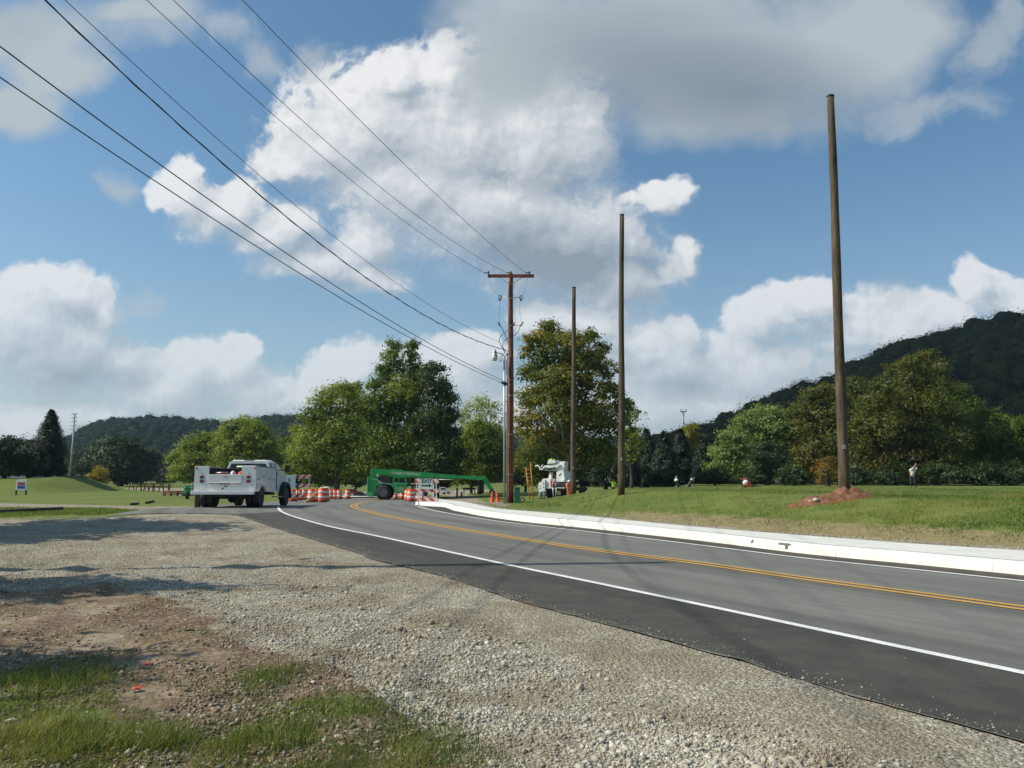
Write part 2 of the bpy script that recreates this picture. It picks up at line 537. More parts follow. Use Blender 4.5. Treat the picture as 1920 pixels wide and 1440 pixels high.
def wood_pole_mat(name, c0, c1, c2):
    m, t, b = new_mat(name)
    tc = t.n('ShaderNodeTexCoord').outputs['Object']
    g = t.vm('MULTIPLY', tc, (14.0, 14.0, 0.7))
    n1 = t.noise(g, 1.6, 7.0, 0.65)
    n2 = t.noise(t.vm('MULTIPLY', tc, (1.5, 1.5, 0.55)), 1.5, 5.0, 0.7)
    c = t.ramp(n1, [(0.30, c0), (0.52, c1), (0.72, c2)])
    c = t.mix(t.mr(n2, 0.42, 0.68, 0.0, 0.85), c, tuple(x * 0.35 for x in c0))
    ck = t.noise(t.vm('MULTIPLY', tc, (26, 26, 0.35)), 1.0, 3.0, 0.5)
    c = t.mix(t.mr(ck, 0.60, 0.66, 0.0, 0.8), c, tuple(x * 0.2 for x in c0))
    n3 = t.noise(t.vm('MULTIPLY', tc, (6, 6, 3)), 2.0, 3.0, 0.5)
    c = t.mix(t.mr(n3, 0.70, 0.76, 0.0, 0.5), c, (0.35, 0.30, 0.22))
    t.set(b.inputs['Base Color'], c)
    b.inputs['Roughness'].default_value = 0.85
    bn = t.n('ShaderNodeBump', {'Height': n1, 'Strength': 0.7, 'Distance': 0.02})
    t.set(b.inputs['Normal'], bn.outputs[0])
    return m
M_pole = wood_pole_mat('creosoted_pole_wood', (0.055, 0.036, 0.02), (0.12, 0.082, 0.046), (0.20, 0.145, 0.09))
M_polered = wood_pole_mat('red_brown_pole_wood', (0.12, 0.03, 0.014), (0.27, 0.075, 0.035), (0.38, 0.16, 0.09))
M_bark = wood_pole_mat('tree_bark', (0.035, 0.027, 0.02), (0.07, 0.055, 0.042), (0.13, 0.11, 0.085))
M_barkpale = wood_pole_mat('pale_mottled_bark', (0.12, 0.11, 0.09), (0.30, 0.28, 0.23), (0.50, 0.47, 0.40))

def leaf_mat(name, c0, c1, c2, trans=0.35, rough=0.5, spec=0.3):
    m, t, b = new_mat(name)
    a = t.n('ShaderNodeAttribute', attribute_name='tint').outputs['Fac']
    c = t.ramp(a, [(0.0, c0), (0.5, c1), (1.0, c2)])
    t.set(b.inputs['Base Color'], c)
    b.inputs['Roughness'].default_value = rough
    b.inputs['Specular IOR Level'].default_value = spec
    tr = t.n('ShaderNodeBsdfTranslucent', {'Color': t.mix(1.0, c, (1.5, 1.35, 0.5), 'MULTIPLY')})
    mx = t.n('ShaderNodeMixShader', {0: trans, 1: b.outputs[0], 2: tr.outputs[0]})
    t.t.links.new(mx.outputs[0], t.t.nodes['Material Output'].inputs['Surface'])
    return m
L_mid = leaf_mat('mid_green_leaves', (0.072, 0.118, 0.018), (0.135, 0.190, 0.030), (0.27, 0.32, 0.055), 0.4)
L_yel = leaf_mat('yellow_green_leaves', (0.104, 0.156, 0.019), (0.182, 0.247, 0.029), (0.312, 0.338, 0.046))
L_dark = leaf_mat('dark_green_leaves', (0.024, 0.042, 0.013), (0.040, 0.066, 0.018), (0.07, 0.105, 0.027), 0.25)
L_con = leaf_mat('conifer_needles', (0.012, 0.026, 0.012), (0.018, 0.038, 0.015), (0.03, 0.058, 0.02), 0.15)
L_syc = leaf_mat('sycamore_leaves', (0.085, 0.120, 0.022), (0.17, 0.19, 0.035), (0.34, 0.25, 0.055), 0.4)
L_rust = leaf_mat('rusting_leaves', (0.085, 0.110, 0.020), (0.15, 0.15, 0.030), (0.26, 0.16, 0.04), 0.4)
L_pale = leaf_mat('pale_green_leaves', (0.169, 0.234, 0.065), (0.260, 0.325, 0.104), (0.364, 0.416, 0.156))
L_hill = leaf_mat('far_forest_leaves', (0.014, 0.023, 0.012), (0.022, 0.035, 0.016), (0.038, 0.052, 0.022), 0.0, spec=0.0)
L_hilld = leaf_mat('painted_shade_forest_leaves', (0.004, 0.008, 0.0035), (0.008, 0.0135, 0.005), (0.020, 0.026, 0.008), 0.0, spec=0.0)  # cloud shade over the right hill is put into this leaf colour
L_gold = leaf_mat('gold_leaves', (0.182, 0.182, 0.026), (0.338, 0.260, 0.039), (0.442, 0.208, 0.039))
L_grass = leaf_mat('grass_blades', (0.05, 0.10, 0.012), (0.10, 0.16, 0.025), (0.30, 0.27, 0.10), 0.35)
L_lawn = leaf_mat('lawn_blades', (0.06, 0.12, 0.015), (0.12, 0.18, 0.025), (0.26, 0.24, 0.08), 0.3)

# ------------------------------------------------------------------ ground plan (traced once, laid out in metres)
def G(pts, dz=0.0):
    return [tuple(gp(u, v, dz)[:2]) for u, v in pts]

def extend(P, L):
    a = np.array(P[-2]); b = np.array(P[-1]); d = (b - a) / np.linalg.norm(b - a)
    l0 = np.linalg.norm(b - a); n = max(2, int(L / max(l0, .4)))
    return P + [tuple(b + d * L * k / n) for k in range(1, n + 1)]

near_edge = extend(G([(440,964),(480,977),(550,1000),(665,1035),(700,1049),(827,1079),(954,1121),(1100,1160),(1208,1190),(1320,1220),(1440,1252),(1577,1295),(1780,1352),(1920,1391)]), 16)
near_line = extend(G([(521,950),(525,957),(540,965),(575,976),(625,989),(700,1004),(800,1026),(950,1059),(1100,1090),(1335,1139),(1589,1193),(1750,1227),(1920,1263)]), 11)
far_line = extend(G([(783,950),(793,952.5),(807,956),(840,962.5),(890,971),(960,981),(1100,997),(1300,1021),(1500,1046),(1700,1067),(1920,1090)]), 12)
yellow_c = extend(G([(765,936.2),(733,936.8),(700,938.9),(675,943),(663,947.6),(665,951),(682,957),(712,965),(757,974),(807,983),(890,997),(1100,1029.5),(1300,1055),(1500,1084),(1700,1111),(1920,1141)]), 10)
kerb_b = extend(G([(778,947),(800,948.5),(830,950.5),(840,953),(850,957),(870,961),(900,967),(940,973),(1000,980.5),(1100,990.5),(1300,1012.5),(1500,1037.5),(1700,1057),(1920,1079)]), 12)
walk_b = G([(778,930),(800,930),(830,930.5),(840,931.5),(850,934),(870,941),(900,947),(940,954),(1000,959),(1100,967.5),(1300,987),(1500,1003),(1700,1018),(1920,1032)], 0.2)
walk_b = extend(walk_b, 13)
NS = 260
ne_c = catmull(near_edge, NS); nl_c = catmull(near_line, NS); fl_c = catmull(far_line, NS)
ye_c = catmull(yellow_c, NS); kb_c = catmull(kerb_b, NS); wb_c = catmull(walk_b, NS)

asph_left = G([(350,962),(265,963),(200,968),(265,955),(350,950.5),(420,945),(500,941),(560,937),(600,935),(640,934),(700,933.5),(790,932.5)])
def offs(c, d):
    t = np.gradient(c, axis=0); t /= np.linalg.norm(t, axis=1)[:, None] + 1e-9
    return c + np.stack([-t[:, 1], t[:, 0]], 1) * d
# kerb runs left->right; its left-hand side (+) is the walk side
asphalt = list(map(tuple, ne_c[::-1])) + asph_left + list(map(tuple, offs(kb_c, 0.03)))
walk_poly = list(map(tuple, kb_c)) + list(map(tuple, wb_c[::-1]))
far_walk = G([(600,934.5),(640,933.6),(700,933),(790,932),(790,929.2),(700,929.2),(640,930.3),(600,932.6)])
r_zone = list(map(tuple, wb_c)) + [(60, -10), (400, -10), (400, 900), (-60, 900)] + G([(800, 912), (790, 926)])

CLAY = (float(at(1583, 930, 24).x), 24.0)
def ground_z(x, y, detail=True):
    x = np.asarray(x, float); y = np.asarray(y, float)
    z = zb(x, y) - 0.012
    r = np.hypot(x, y)
    t = x / np.maximum(y, 0.5)
    dr = poly_sd(x, y, r_zone)
    rise = 0.17 * sstep(dr, -0.35, -0.02)
    A = np.interp(t, [-0.12, -0.04, 0.0, 0.04, 0.077, 0.137, 0.2, 0.417, 0.8], [0.0, 0.03, 0.17, 0.26, 0.50, 0.76, 0.78, 0.76, 0.74])
    up = sstep(dr, 0.3, np.interp(t, [.1, .3], [8.0, 6.5]))
    # height above the eye-level datum on the lawn
    crest = zb(x, y) * (1 - up) + rise + A * up
    farh = np.interp(t, [-0.1, 0.0, 0.10, 0.17, 0.22, 0.8], [-0.9, -0.55, -0.40, -0.30, 0.60, 0.60])
    k = sstep(y, 42, 70)
    lawn = crest * (1 - k) + farh * k
    lawn = lawn - 0.9 * sstep(y, 105, 160)
    z = np.where(dr > -0.35, np.where(t > -0.13, lawn, z), z)
    # left side: cut bank, hummock
    bank = (1 - sstep(x, -51.0, -45.0)) * np.exp(-(np.abs(y - 90) / 8.5) ** 2.4) * (0.9 + 0.25 * (fbm(x * .12, y * .12, 91, 2) - .5)) * sstep(x, -190, -120)
    z = z + 1.95 * bank
    z = z + 0.35 * np.exp(-((x + 47.5) / 2.6) ** 2 - ((y - 92) / 5.0) ** 2)
    z = z + 0.30 * np.exp(-((x + 40) / 3.2) ** 2 - ((y - 84) / 4.0) ** 2)
    if detail:
        sdp = poly_sd(x, y, asphalt)
        out = sstep(-sdp, 0.05, 1.2)
        left = (x < 3.0) & (dr < -0.35) | (t < -0.13)
        amp = out * np.where(left, 1.0, 0.0) * (1 - sstep(r, 30, 60))
        z = z + amp * (0.16 * (fbm(x * 0.55, y * 0.55, 3, 3) - 0.5) + 0.10 * (fbm(x * 2.6, y * 2.6, 5, 3) - 0.5))
        z = z + (1 - sstep(r, 60, 120)) * np.where(dr > 0.2, 1, 0) * (0.07 * (fbm(x * 0.5, y * 0.5, 9, 3) - 0.5) * sstep(dr, 0.2, 2.0) + 0.02 * (fbm(x * 3, y * 3, 12, 2) - 0.5))
        sd2 = np.maximum(np.maximum(sdp, poly_sd(x, y, walk_poly) - 0.1), poly_sd(x, y, far_walk))
        z = z - 0.07 * sstep(sd2, 0.0, 0.25)
    return z

def gz(x, y):
    return float(ground_z(np.array([x]), np.array([y]))[0])

# polar grid, dense where the camera can look, coarse elsewhere
ang = np.concatenate([np.arange(-43, 43.01, 0.19), np.arange(46, 317, 5.0)]) * math.pi / 180
rad = [0.6]
while rad[-1] < 110: rad.append(rad[-1] * 1.0105 if rad[-1] > 3.2 else rad[-1] * 1.05)
while rad[-1] < 3200: rad.append(rad[-1] * 1.05)
rad = np.array(rad)
A_, R_ = np.meshgrid(ang, rad)
GX = (np.sin(A_) * R_).ravel(); GY = (np.cos(A_) * R_).ravel()
GZ = ground_z(GX, GY)
na = len(ang); nr = len(rad)
i, j = np.meshgrid(np.arange(nr - 1), np.arange(na), indexing='ij')
j2 = (j + 1) % na
faces = np.stack([i * na + j, (i + 1) * na + j, (i + 1) * na + j2, i * na + j2], -1).reshape(-1, 4)
V = np.stack([GX, GY, GZ], 1)

_ei = offs(ne_c, 1.6); _ei = _ei if poly_sd(_ei[100:101, 0], _ei[100:101, 1], asphalt)[0] > 0 else offs(ne_c, -1.6)
P_gravel = G([(440,964),(350,962),(250,966),(190,970),(100,972),(-400,980),(-900,1110),(60,1104),(200,1098),(350,1135),(400,1160),(420,1200),(520,1222),(640,1250),(720,1320),(830,1385),(880,1440),(960,1700),(2400,1700),(2300,1480)]) + list(map(tuple, _ei[::-1]))
P_gravel2 = G([(0,1290),(0,1180),(120,1180),(230,1230),(200,1290)])
P_track = G([(-500,938),(0,943),(200,947),(400,950),(400,958),(265,957),(170,951.5),(0,950),(-500,948)])
P_grassf = G([(-900,1230),(0,1262),(120,1240),(200,1255),(225,1290),(215,1330),(330,1345),(460,1335),(470,1290),(500,1262),(540,1275),(560,1300),(700,1300),(740,1330),(790,1370),(835,1440),(900,1800),(-900,1800)])
P_grassl = G([(-500,949),(0,951.5),(170,953),(272,957),(170,966),(0,971),(-500,985)])
P_dirtf = G([(-900,1085),(0,1106),(200,1100),(350,1137),(400,1160),(420,1200),(520,1222),(640,1250),(720,1320),(830,1385),(860,1440),(900,1800),(-900,1800)])
P_path = G([(838,929),(860,940),(900,948),(940,955),(960,953),(935,943),(905,935),(870,926),(900,921),(935,919),(900,917),(800,917),(760,921),(790,927)])
P_lot = G([(600,930),(640,929),(790,928),(850,924),(860,918),(780,919),(700,921),(600,925)])
P_sand = G([(215,917),(270,914.5),(345,915.5),(420,917),(420,926),(350,925),(300,921),(250,918)])

def w(poly, soft=0.03, grow=0.0):
    sd = poly_sd(GX, GY, poly) + grow
    s = np.maximum(soft * np.hypot(GX, GY) * 0.5, 0.15 + soft)
    return np.clip(0.5 + sd / (2 * s), 0, 1)
drz = poly_sd(GX, GY, r_zone)
strip = np.clip(1 - np.abs(drz - 0.2) / np.interp(GX / np.maximum(GY, .5), [-0.05, 0.12, 0.25, 0.6], [0.5, 0.55, 0.85, 1.1]), 0, 1) * (GX / np.maximum(GY, .5) > -0.13)
gw = np.maximum.reduce([w(P_gravel, 0.10), w(P_track), w(P_path), w(P_lot), w(P_sand), np.clip(strip * 1.6, 0, 1) * 0.85])
gr = np.maximum(w(P_grassf, 0.05), w(P_grassl)) 
dw = w(P_dirtf, 0.12, 0.25)
stripd = np.clip(1.6 - np.abs(drz - 1.0) / 1.25, 0, 1) * sstep(GX / np.maximum(GY, .5), 0.02, 0.24)
clay = np.clip(1.3 - np.hypot((GX - CLAY[0] + .55) / 1.35, (GY - CLAY[1] + .45) / .6), 0, 1)
gsoil = np.clip(1.5 - 2.2 * fbm(GX * 1.7, GY * 1.7, 51, 4), 0.45, 1)
regs = np.stack([gw * (1 - gr * 0.999), np.maximum(dw, 0) * (1 - w(P_grassf, .05) * (1 - gsoil)) * (1 - w(P_grassl)), np.clip(stripd, 0, 1), clay], 1)

m_g, t, b = new_mat('ground_cover')
geo = t.n('ShaderNodeNewGeometry').outputs['Position']
ra = t.n('ShaderNodeAttribute', attribute_name='reg')
sepc = t.n('ShaderNodeSeparateColor', {0: ra.outputs['Color']})
rg, rd, rs = sepc.outputs
rc = ra.outputs['Alpha']
nf = t.noise(geo, 9.0, 6.0, 0.65); nm = t.noise(geo, 1.1, 6.0, 0.6); nl = t.noise(geo, 0.16, 5.0, 0.6); nff = t.noise(geo, 60.0, 4.0, 0.7)
# lawn
lawn = t.ramp(nl, [(0.30, (0.085, 0.135, 0.022)), (0.50, (0.125, 0.175, 0.032)), (0.68, (0.18, 0.20, 0.05))])
lawn = t.mix(t.mr(nm, 0.40, 0.70, 0.0, 0.65), lawn, (0.15, 0.15, 0.042))
lawn = t.mix(t.mr(nm, 0.30, 0.46, 0.65, 0.0), lawn, (0.045, 0.09, 0.016))
lawn = t.mix(t.mr(nf, 0.3, 0.7, 0.0, 0.5), lawn, (0.155, 0.165, 0.05))
lawn = t.mix(t.mr(nff, 0.45, 0.6, 0.0, 0.35), lawn, (0.05, 0.075, 0.015))
# gravel
vo = t.n('ShaderNodeTexVoronoi', {'Vector': geo, 'Scale': 38.0, 'Randomness': 1.0})
vo2 = t.n('ShaderNodeTexVoronoi', {'Vector': geo, 'Scale': 13.0, 'Randomness': 1.0})
hs = t.n('ShaderNodeSeparateColor', {0: vo.outputs['Color']}).outputs[0]
grav = t.ramp(hs, [(0.0, (0.221, 0.191, 0.143)), (0.35, (0.351, 0.312, 0.240)), (0.75, (0.481, 0.440, 0.343)), (1.0, (0.676, 0.637, 0.526))])
grav = t.mix(t.mr(t.noise(geo, 0.8, 5.0, 0.65), 0.42, 0.62, 0.0, 0.75), grav, (0.27, 0.21, 0.135))
grav = t.mix(t.mr(vo.outputs['Distance'], 0.25, 0.55, 0.0, 0.45), grav, (0.15, 0.125, 0.095))
# dirt
dirt = t.ramp(nm, [(0.34, (0.115, 0.070, 0.038)), (0.52, (0.19, 0.135, 0.080)), (0.66, (0.33, 0.27, 0.185))])
dirt = t.mix(t.mr(nf, 0.45, 0.62, 0.0, 0.7), dirt, (0.15, 0.095, 0.058))
dirt = t.mix(t.mr(hs, 0.80, 0.86, 0.0, 0.6), dirt, (0.36, 0.32, 0.27))
dirt = t.mix(t.mr(nff, 0.5, 0.7, 0.0, 0.4), dirt, (0.09, 0.055, 0.03))
dry = t.ramp(nf, [(0.3, (0.19, 0.14, 0.07)), (0.6, (0.30, 0.24, 0.13)), (0.75, (0.38, 0.33, 0.22))])
cl = t.ramp(nf, [(0.3, (0.16, 0.045, 0.02)), (0.6, (0.28, 0.09, 0.04)), (0.8, (0.36, 0.15, 0.08))])
edge = t.m('MULTIPLY', t.m('SUBTRACT', t.noise(geo, 2.2, 6.0, 0.7), 0.5), 1.3)
def thr(a, k=1.0): return t.mr(t.m('ADD', a, t.m('MULTIPLY', edge, k)), 0.38, 0.62, 0.0, 1.0, True)
c = t.mix(t.m('MULTIPLY', thr(rs, 1.2), 0.85), lawn, dry)
c = t.mix(thr(rd), c, dirt)
c = t.mix(thr(rg), c, grav)
c = t.mix(thr(rc, 0.8), c, cl)
t.set(b.inputs['Base Color'], c)
b.inputs['Roughness'].default_value = 0.95
b.inputs['Specular IOR Level'].default_value = 0.15
hh = t.m('ADD', t.m('MULTIPLY', nf, 0.5), t.m('MULTIPLY', t.m('SUBTRACT', 1.0, vo.outputs['Distance']), t.m('MULTIPLY', rg, 0.6)))
hh = t.m('ADD', hh, t.m('MULTIPLY', nff, 0.25))
bn = t.n('ShaderNodeBump', {'Height': hh, 'Strength': 0.9, 'Distance': 0.035})
t.set(b.inputs['Normal'], bn.outputs[0])
g = mesh_np('ground', V, faces, m_g, attrs={'reg': ('POINT', 'FLOAT_COLOR', regs)}, smooth=True)
tag(g, kind='structure')

# ------------------------------------------------------------------ asphalt
def asphalt_mat(name, lo, hi, brown=0.0, streak=1.0):
    m, t, b = new_mat(name)
    geo = t.n('ShaderNodeNewGeometry').outputs['Position']
    uv = t.n('ShaderNodeAttribute', attribute_name='lane').outputs['Vector']
    st = t.noise(t.vm('MULTIPLY', uv, (0.09, 2.4, 0)), 1.0, 5.0, 0.6)
    bl = t.noise(geo, 0.35, 5.0, 0.6)
    fi = t.noise(geo, 85.0, 3.0, 0.7)
    f = t.m('ADD', t.m('MULTIPLY', st, 0.6 * streak), t.m('MULTIPLY', bl, 1 - 0.6 * streak))
    c = t.ramp(t.mr(f, 0.30, 0.70), [(0.0, lo), (0.55, tuple((a + b_) / 2 for a, b_ in zip(lo, hi))), (1.0, hi)])
    c = t.mix(t.mr(fi, 0.45, 0.75, 0.0, 0.5), c, tuple(x * 1.35 for x in hi))
    c = t.mix(t.mr(fi, 0.25, 0.45, 0.5, 0.0), c, (0.02, 0.02, 0.02))
    if brown: c = t.mix(t.mr(t.noise(geo, 2.5, 6.0, 0.7), 0.42, 0.7, 0.0, brown), c, (0.16, 0.13, 0.10))
    tr = t.noise(t.vm('MULTIPLY', uv, (0.05, 1.1, 0)), 1.0, 3.0, 0.5)
    c = t.mix(t.mr(tr, 0.48, 0.66, 0.0, 0.5), c, tuple(x * .55 for x in lo))
    cr = t.n('ShaderNodeTexVoronoi', {'Vector': t.vm('ADD', geo, t.noise(geo, 1.3, 4.0, .6, col=True)), 'Scale': 0.32}, feature='DISTANCE_TO_EDGE')
    c = t.mix(t.m('MULTIPLY', t.mr(cr.outputs['Distance'], 0.0, 0.004, 1.0, 0.0), t.mr(bl, .5, .6, 0, .7)), c, (0.02, 0.02, 0.02))
    sp_ = t.n('ShaderNodeTexVoronoi', {'Vector': geo, 'Scale': 7.0})
    c = t.mix(t.m('MULTIPLY', t.mr(sp_.outputs['Distance'], 0.06, 0.10, 1.0, 0.0), t.mr(t.n('ShaderNodeSeparateColor', {0: sp_.outputs['Color']}).outputs[0], 0.9, 0.93)), c, (0.30, 0.28, 0.25))
    t.set(b.inputs['Base Color'], c)
    t.set(b.inputs['Roughness'], t.mr(st, 0.3, 0.7, 0.80, 0.95))
    b.inputs['Specular IOR Level'].default_value = 0.3
    bn = t.n('ShaderNodeBump', {'Height': fi, 'Strength': 0.5, 'Distance': 0.008})
    t.set(b.inputs['Normal'], bn.outputs[0])
    return m
M_asph = asphalt_mat('worn_asphalt', (0.108, 0.106, 0.094), (0.205, 0.200, 0.178), 0.15)
M_asphd = asphalt_mat('fresh_dark_asphalt', (0.036, 0.036, 0.030), (0.068, 0.066, 0.054), 0.3, 0.6)
M_asphb = asphalt_mat('gritty_gutter_asphalt', (0.045, 0.036, 0.030), (0.085, 0.068, 0.056), 0.35, 0.6)

def lane_coords(x, y, c=ye_c):
    L = np.concatenate([[0], np.cumsum(np.linalg.norm(np.diff(c, axis=0), axis=1))])
    best = np.full(len(x), 1e9); s = np.zeros(len(x)); d = np.zeros(len(x))
    for i in range(len(c) - 1):
        e = c[i + 1] - c[i]; l = np.hypot(*e) + 1e-9; e = e / l
        px, py = x - c[i][0], y - c[i][1]
        tt = np.clip(px * e[0] + py * e[1], 0, l)
        qx, qy = px - e[0] * tt, py - e[1] * tt
        dd = np.hypot(qx, qy); k = dd < best
        best[k] = dd[k]; s[k] = (L[i] + tt)[k]; d[k] = (dd * np.sign(e[0] * py - e[1] * px))[k]
    return np.stack([s, d, np.zeros(len(x))], 1)

def sheet(name, poly, mat, dz, step=1.3, lane=True):
    bm = bmesh.new()
    vs = [bm.verts.new((p[0], p[1], 0)) for p in poly]
    bm.faces.new(vs)
    bmesh.ops.triangulate(bm, faces=bm.faces[:])
    xs = [p[0] for p in poly]; ys = [p[1] for p in poly]
    for ax, lo, hi in ((0, min(xs), max(xs)), (1, min(ys), max(ys))):
        q = lo + step
        while q < hi:
            co = (q, 0, 0) if ax == 0 else (0, q, 0)
            no = (1, 0, 0) if ax == 0 else (0, 1, 0)
            bmesh.ops.bisect_plane(bm, geom=bm.verts[:] + bm.edges[:] + bm.faces[:], plane_co=co, plane_no=no)
            q += step
    co = np.array([v.co for v in bm.verts])
    z = zb(co[:, 0], co[:, 1]) + dz
    for v, h in zip(bm.verts, z): v.co.z = h
    for f in bm.faces:
        if f.normal.z < 0: f.normal_flip()
    me = bpy.data.meshes.new(name); bm.to_mesh(me); bm.free()
    if lane:
        a = me.attributes.new('lane', 'FLOAT_VECTOR', 'POINT')
        c = np.array([v.co for v in me.vertices])
        a.data.foreach_set('vector', lane_coords(c[:, 0], c[:, 1]).astype(np.float32).ravel())
    me.materials.append(mat)
    o = bpy.data.objects.new(name, me); COL.objects.link(o)
    tag(o, kind='structure')
    return o
def dedupe(P, eps=0.02):
    out = [P[0]]
    for p in P[1:]:
        if math.hypot(p[0] - out[-1][0], p[1] - out[-1][1]) > eps: out.append(p)
    return out
# crumbly edge of the asphalt along the gravel
ne_r = ne_c.copy()
ne_n = catmull(near_edge, 1500)
tn = offs(ne_n, 1.0) - ne_n
s_ = np.arange(len(ne_n))
ne_n = ne_n + tn * ((fbm(ne_n[:, 0] * 2.2, ne_n[:, 1] * 2.2, 21, 4) - 0.5) * 0.16)[:, None]
asph2 = dedupe(list(map(tuple, ne_n[::-3])) + asph_left + list(map(tuple, offs(kb_c, 0.03))))
sheet('road', asph2, M_asph, 0.0)

def strip_obj(name, a, b_, mat, dz, lanes=True, dzb=None, kind='structure', cols=1):
    n = len(a); rows = []
    for k in range(cols + 1):
        q = k / cols; rows.append(a * (1 - q) + b_ * q)
    X = np.concatenate(rows); z = np.concatenate([zb(r_[:, 0], r_[:, 1]) + dz * (1 - k / cols) + (dz if dzb is None else dzb) * (k / cols) for k, r_ in enumerate(rows)])
    V = np.column_stack([X, z])
    fc = []
    for k in range(cols):
        for i in range(n - 1):
            fc.append((k * n + i, k * n + i + 1, (k + 1) * n + i + 1, (k + 1) * n + i))
    # make normals look upwards
    p = V[list(fc[len(fc) // 2])]
    if np.cross(p[1] - p[0], p[2] - p[0])[2] < 0: fc = [f[::-1] for f in fc]
    at_ = {'lane': ('POINT', 'FLOAT_VECTOR', lane_coords(V[:, 0], V[:, 1]))} if lanes else None
    o = mesh_np(name, V, fc, mat, attrs=at_)
    if kind: tag(o, kind=kind)
    return o

nl_l = catmull(near_line, 700)
def nearest_on(c, P):
    return np.array([c[np.argmin(((c - p) ** 2).sum(1))] for p in P])
# the darker paved shoulder runs between the near white line and the gravel
sh_in = offs(nl_l, 0.0)
ed = nearest_on(ne_n, nl_l)
lineN = 70
strip_obj('paved_shoulder', sh_in[lineN:], ed[lineN:] + (sh_in[lineN:] - ed[lineN:]) * 0.01, M_asphd, 0.004, cols=3)
fl_l = catmull(far_line, 500)
kb_near = nearest_on(catmull(kerb_b, 900), fl_l)
strip_obj('gutter_asphalt', fl_l + (kb_near - fl_l) * 0.25, kb_near - (kb_near - fl_l) * 0.01, M_asphb, 0.004, cols=2)

def line_mat(name, col):
    m, t, b = new_mat(name)
    geo = t.n('ShaderNodeNewGeometry').outputs['Position']
    n = t.noise(geo, 30.0, 6.0, 0.7); n2 = t.noise(geo, 1.7, 5.0, 0.6)
    c = t.mix(t.mr(n, 0.48, 0.66, 0.0, 0.62), col, tuple(x * 0.35 + 0.03 for x in col))
    c = t.mix(t.mr(n2, 0.5, 0.75, 0.0, 0.35), c, (0.25, 0.23, 0.20))
    t.set(b.inputs['Base Color'], c); b.inputs['Roughness'].default_value = 0.8
    return m
M_lw = line_mat('white_road_paint', (0.78, 0.77, 0.73)); M_ly = line_mat('yellow_road_paint', (0.62, 0.33, 0.045))
def marking(name, c, off, wd, mat, dz=0.009):
    return strip_obj(name, offs(c, off - wd / 2), offs(c, off + wd / 2), mat, dz, lanes=False)
marking('road_marking', nl_l, 0, 0.115, M_lw)
marking('road_marking', fl_l, 0, 0.10, M_lw)
ye_l = catmull(yellow_c, 700)
marking('road_marking', ye_l, 0.115, 0.10, M_ly)
marking('road_marking', ye_l, -0.115, 0.10, M_ly)

# ------------------------------------------------------------------ kerb and pavement
def concrete(name, col, dirt=0.35, joints=1.9):
    m, t, b = new_mat(name)
    geo = t.n('ShaderNodeNewGeometry').outputs['Position']
    uv = t.n('ShaderNodeAttribute', attribute_name='lane').outputs['Vector']
    n = t.noise(geo, 2.0, 7.0, 0.65); nf = t.noise(geo, 70.0, 3.0, 0.6)
    c = t.mix(t.mr(n, 0.35, 0.7, 0.0, 0.55), col, tuple(x * 0.72 for x in col))
    c = t.mix(t.m('MULTIPLY', t.mr(t.noise(geo, 5.5, 7.0, 0.75), 0.56, 0.72), dirt), c, (0.26, 0.21, 0.16))
    c = t.mix(t.mr(nf, 0.55, 0.75, 0.0, 0.3), c, tuple(x * 0.6 for x in col))
    s = t.n('ShaderNodeSeparateXYZ', {0: uv}).outputs[0]
    fr = t.m('FRACT', t.m('DIVIDE', s, joints))
    jm = t.mr(t.m('ABSOLUTE', t.m('SUBTRACT', fr, 0.5)), 0.0, 0.009, 1.0, 0.0)
    c = t.mix(t.m('MULTIPLY', jm, 0.32), c, (0.16, 0.14, 0.12))
    t.set(b.inputs['Base Color'], c); b.inputs['Roughness'].default_value = 0.9
    h = t.m('SUBTRACT', t.m('ADD', t.m('MULTIPLY', nf, 0.2), t.m('MULTIPLY', n, 0.5)), jm)
    bn = t.n('ShaderNodeBump', {'Height': h, 'Strength': 0.5, 'Distance': 0.01})
    t.set(b.inputs['Normal'], bn.outputs[0])
    return m
M_walk = concrete('pavement_concrete', (0.68, 0.67, 0.61), 0.25); M_kerb = concrete('kerb_concrete', (0.74, 0.72, 0.65), 0.3, 3.0)
kb_l = catmull(kerb_b, 500)
wb_l = nearest_on(catmull(walk_b, 3000), kb_l)
wb_l[0] = wb_c[0]
kt = offs(kb_l, 0.05); kt2 = offs(kb_l, 0.19)
side = 1 if poly_sd(np.array([kt[250][0]]), np.array([kt[250][1]]), walk_poly)[0] > 0 else -1
kt = offs(kb_l, 0.05 * side); kt1 = offs(kb_l, 0.075 * side); kt2 = offs(kb_l, 0.22 * side)
rows = [(kb_l, -0.03), (offs(kb_l, 0.02 * side), 0.03), (kt, 0.175), (kt1, 0.196), (kt2, 0.203), (kt2, 0.10)]
n = len(kb_l)
V = np.concatenate([np.column_stack([r_, zb(r_[:, 0], r_[:, 1]) + h]) for r_, h in rows])
fc = [(k * n + i, k * n + i + 1, (k + 1) * n + i + 1, (k + 1) * n + i) for k in range(len(rows) - 1) for i in range(n - 1)]
kerb = mesh_np('kerb', V, fc, M_kerb, attrs={'lane': ('POINT', 'FLOAT_VECTOR', lane_coords(V[:, 0], V[:, 1]))})
tag(kerb, kind='structure')
strip_obj('pavement', kt2, wb_l, M_walk, 0.199, cols=3)
wb2 = wb_l + (wb_l - kt2) * 0.001
strip_obj('pavement_edge', wb2, wb2, M_walk, 0.199, dzb=0.02)
sheet('far_pavement', far_walk, M_walk, 0.09, 3.0)
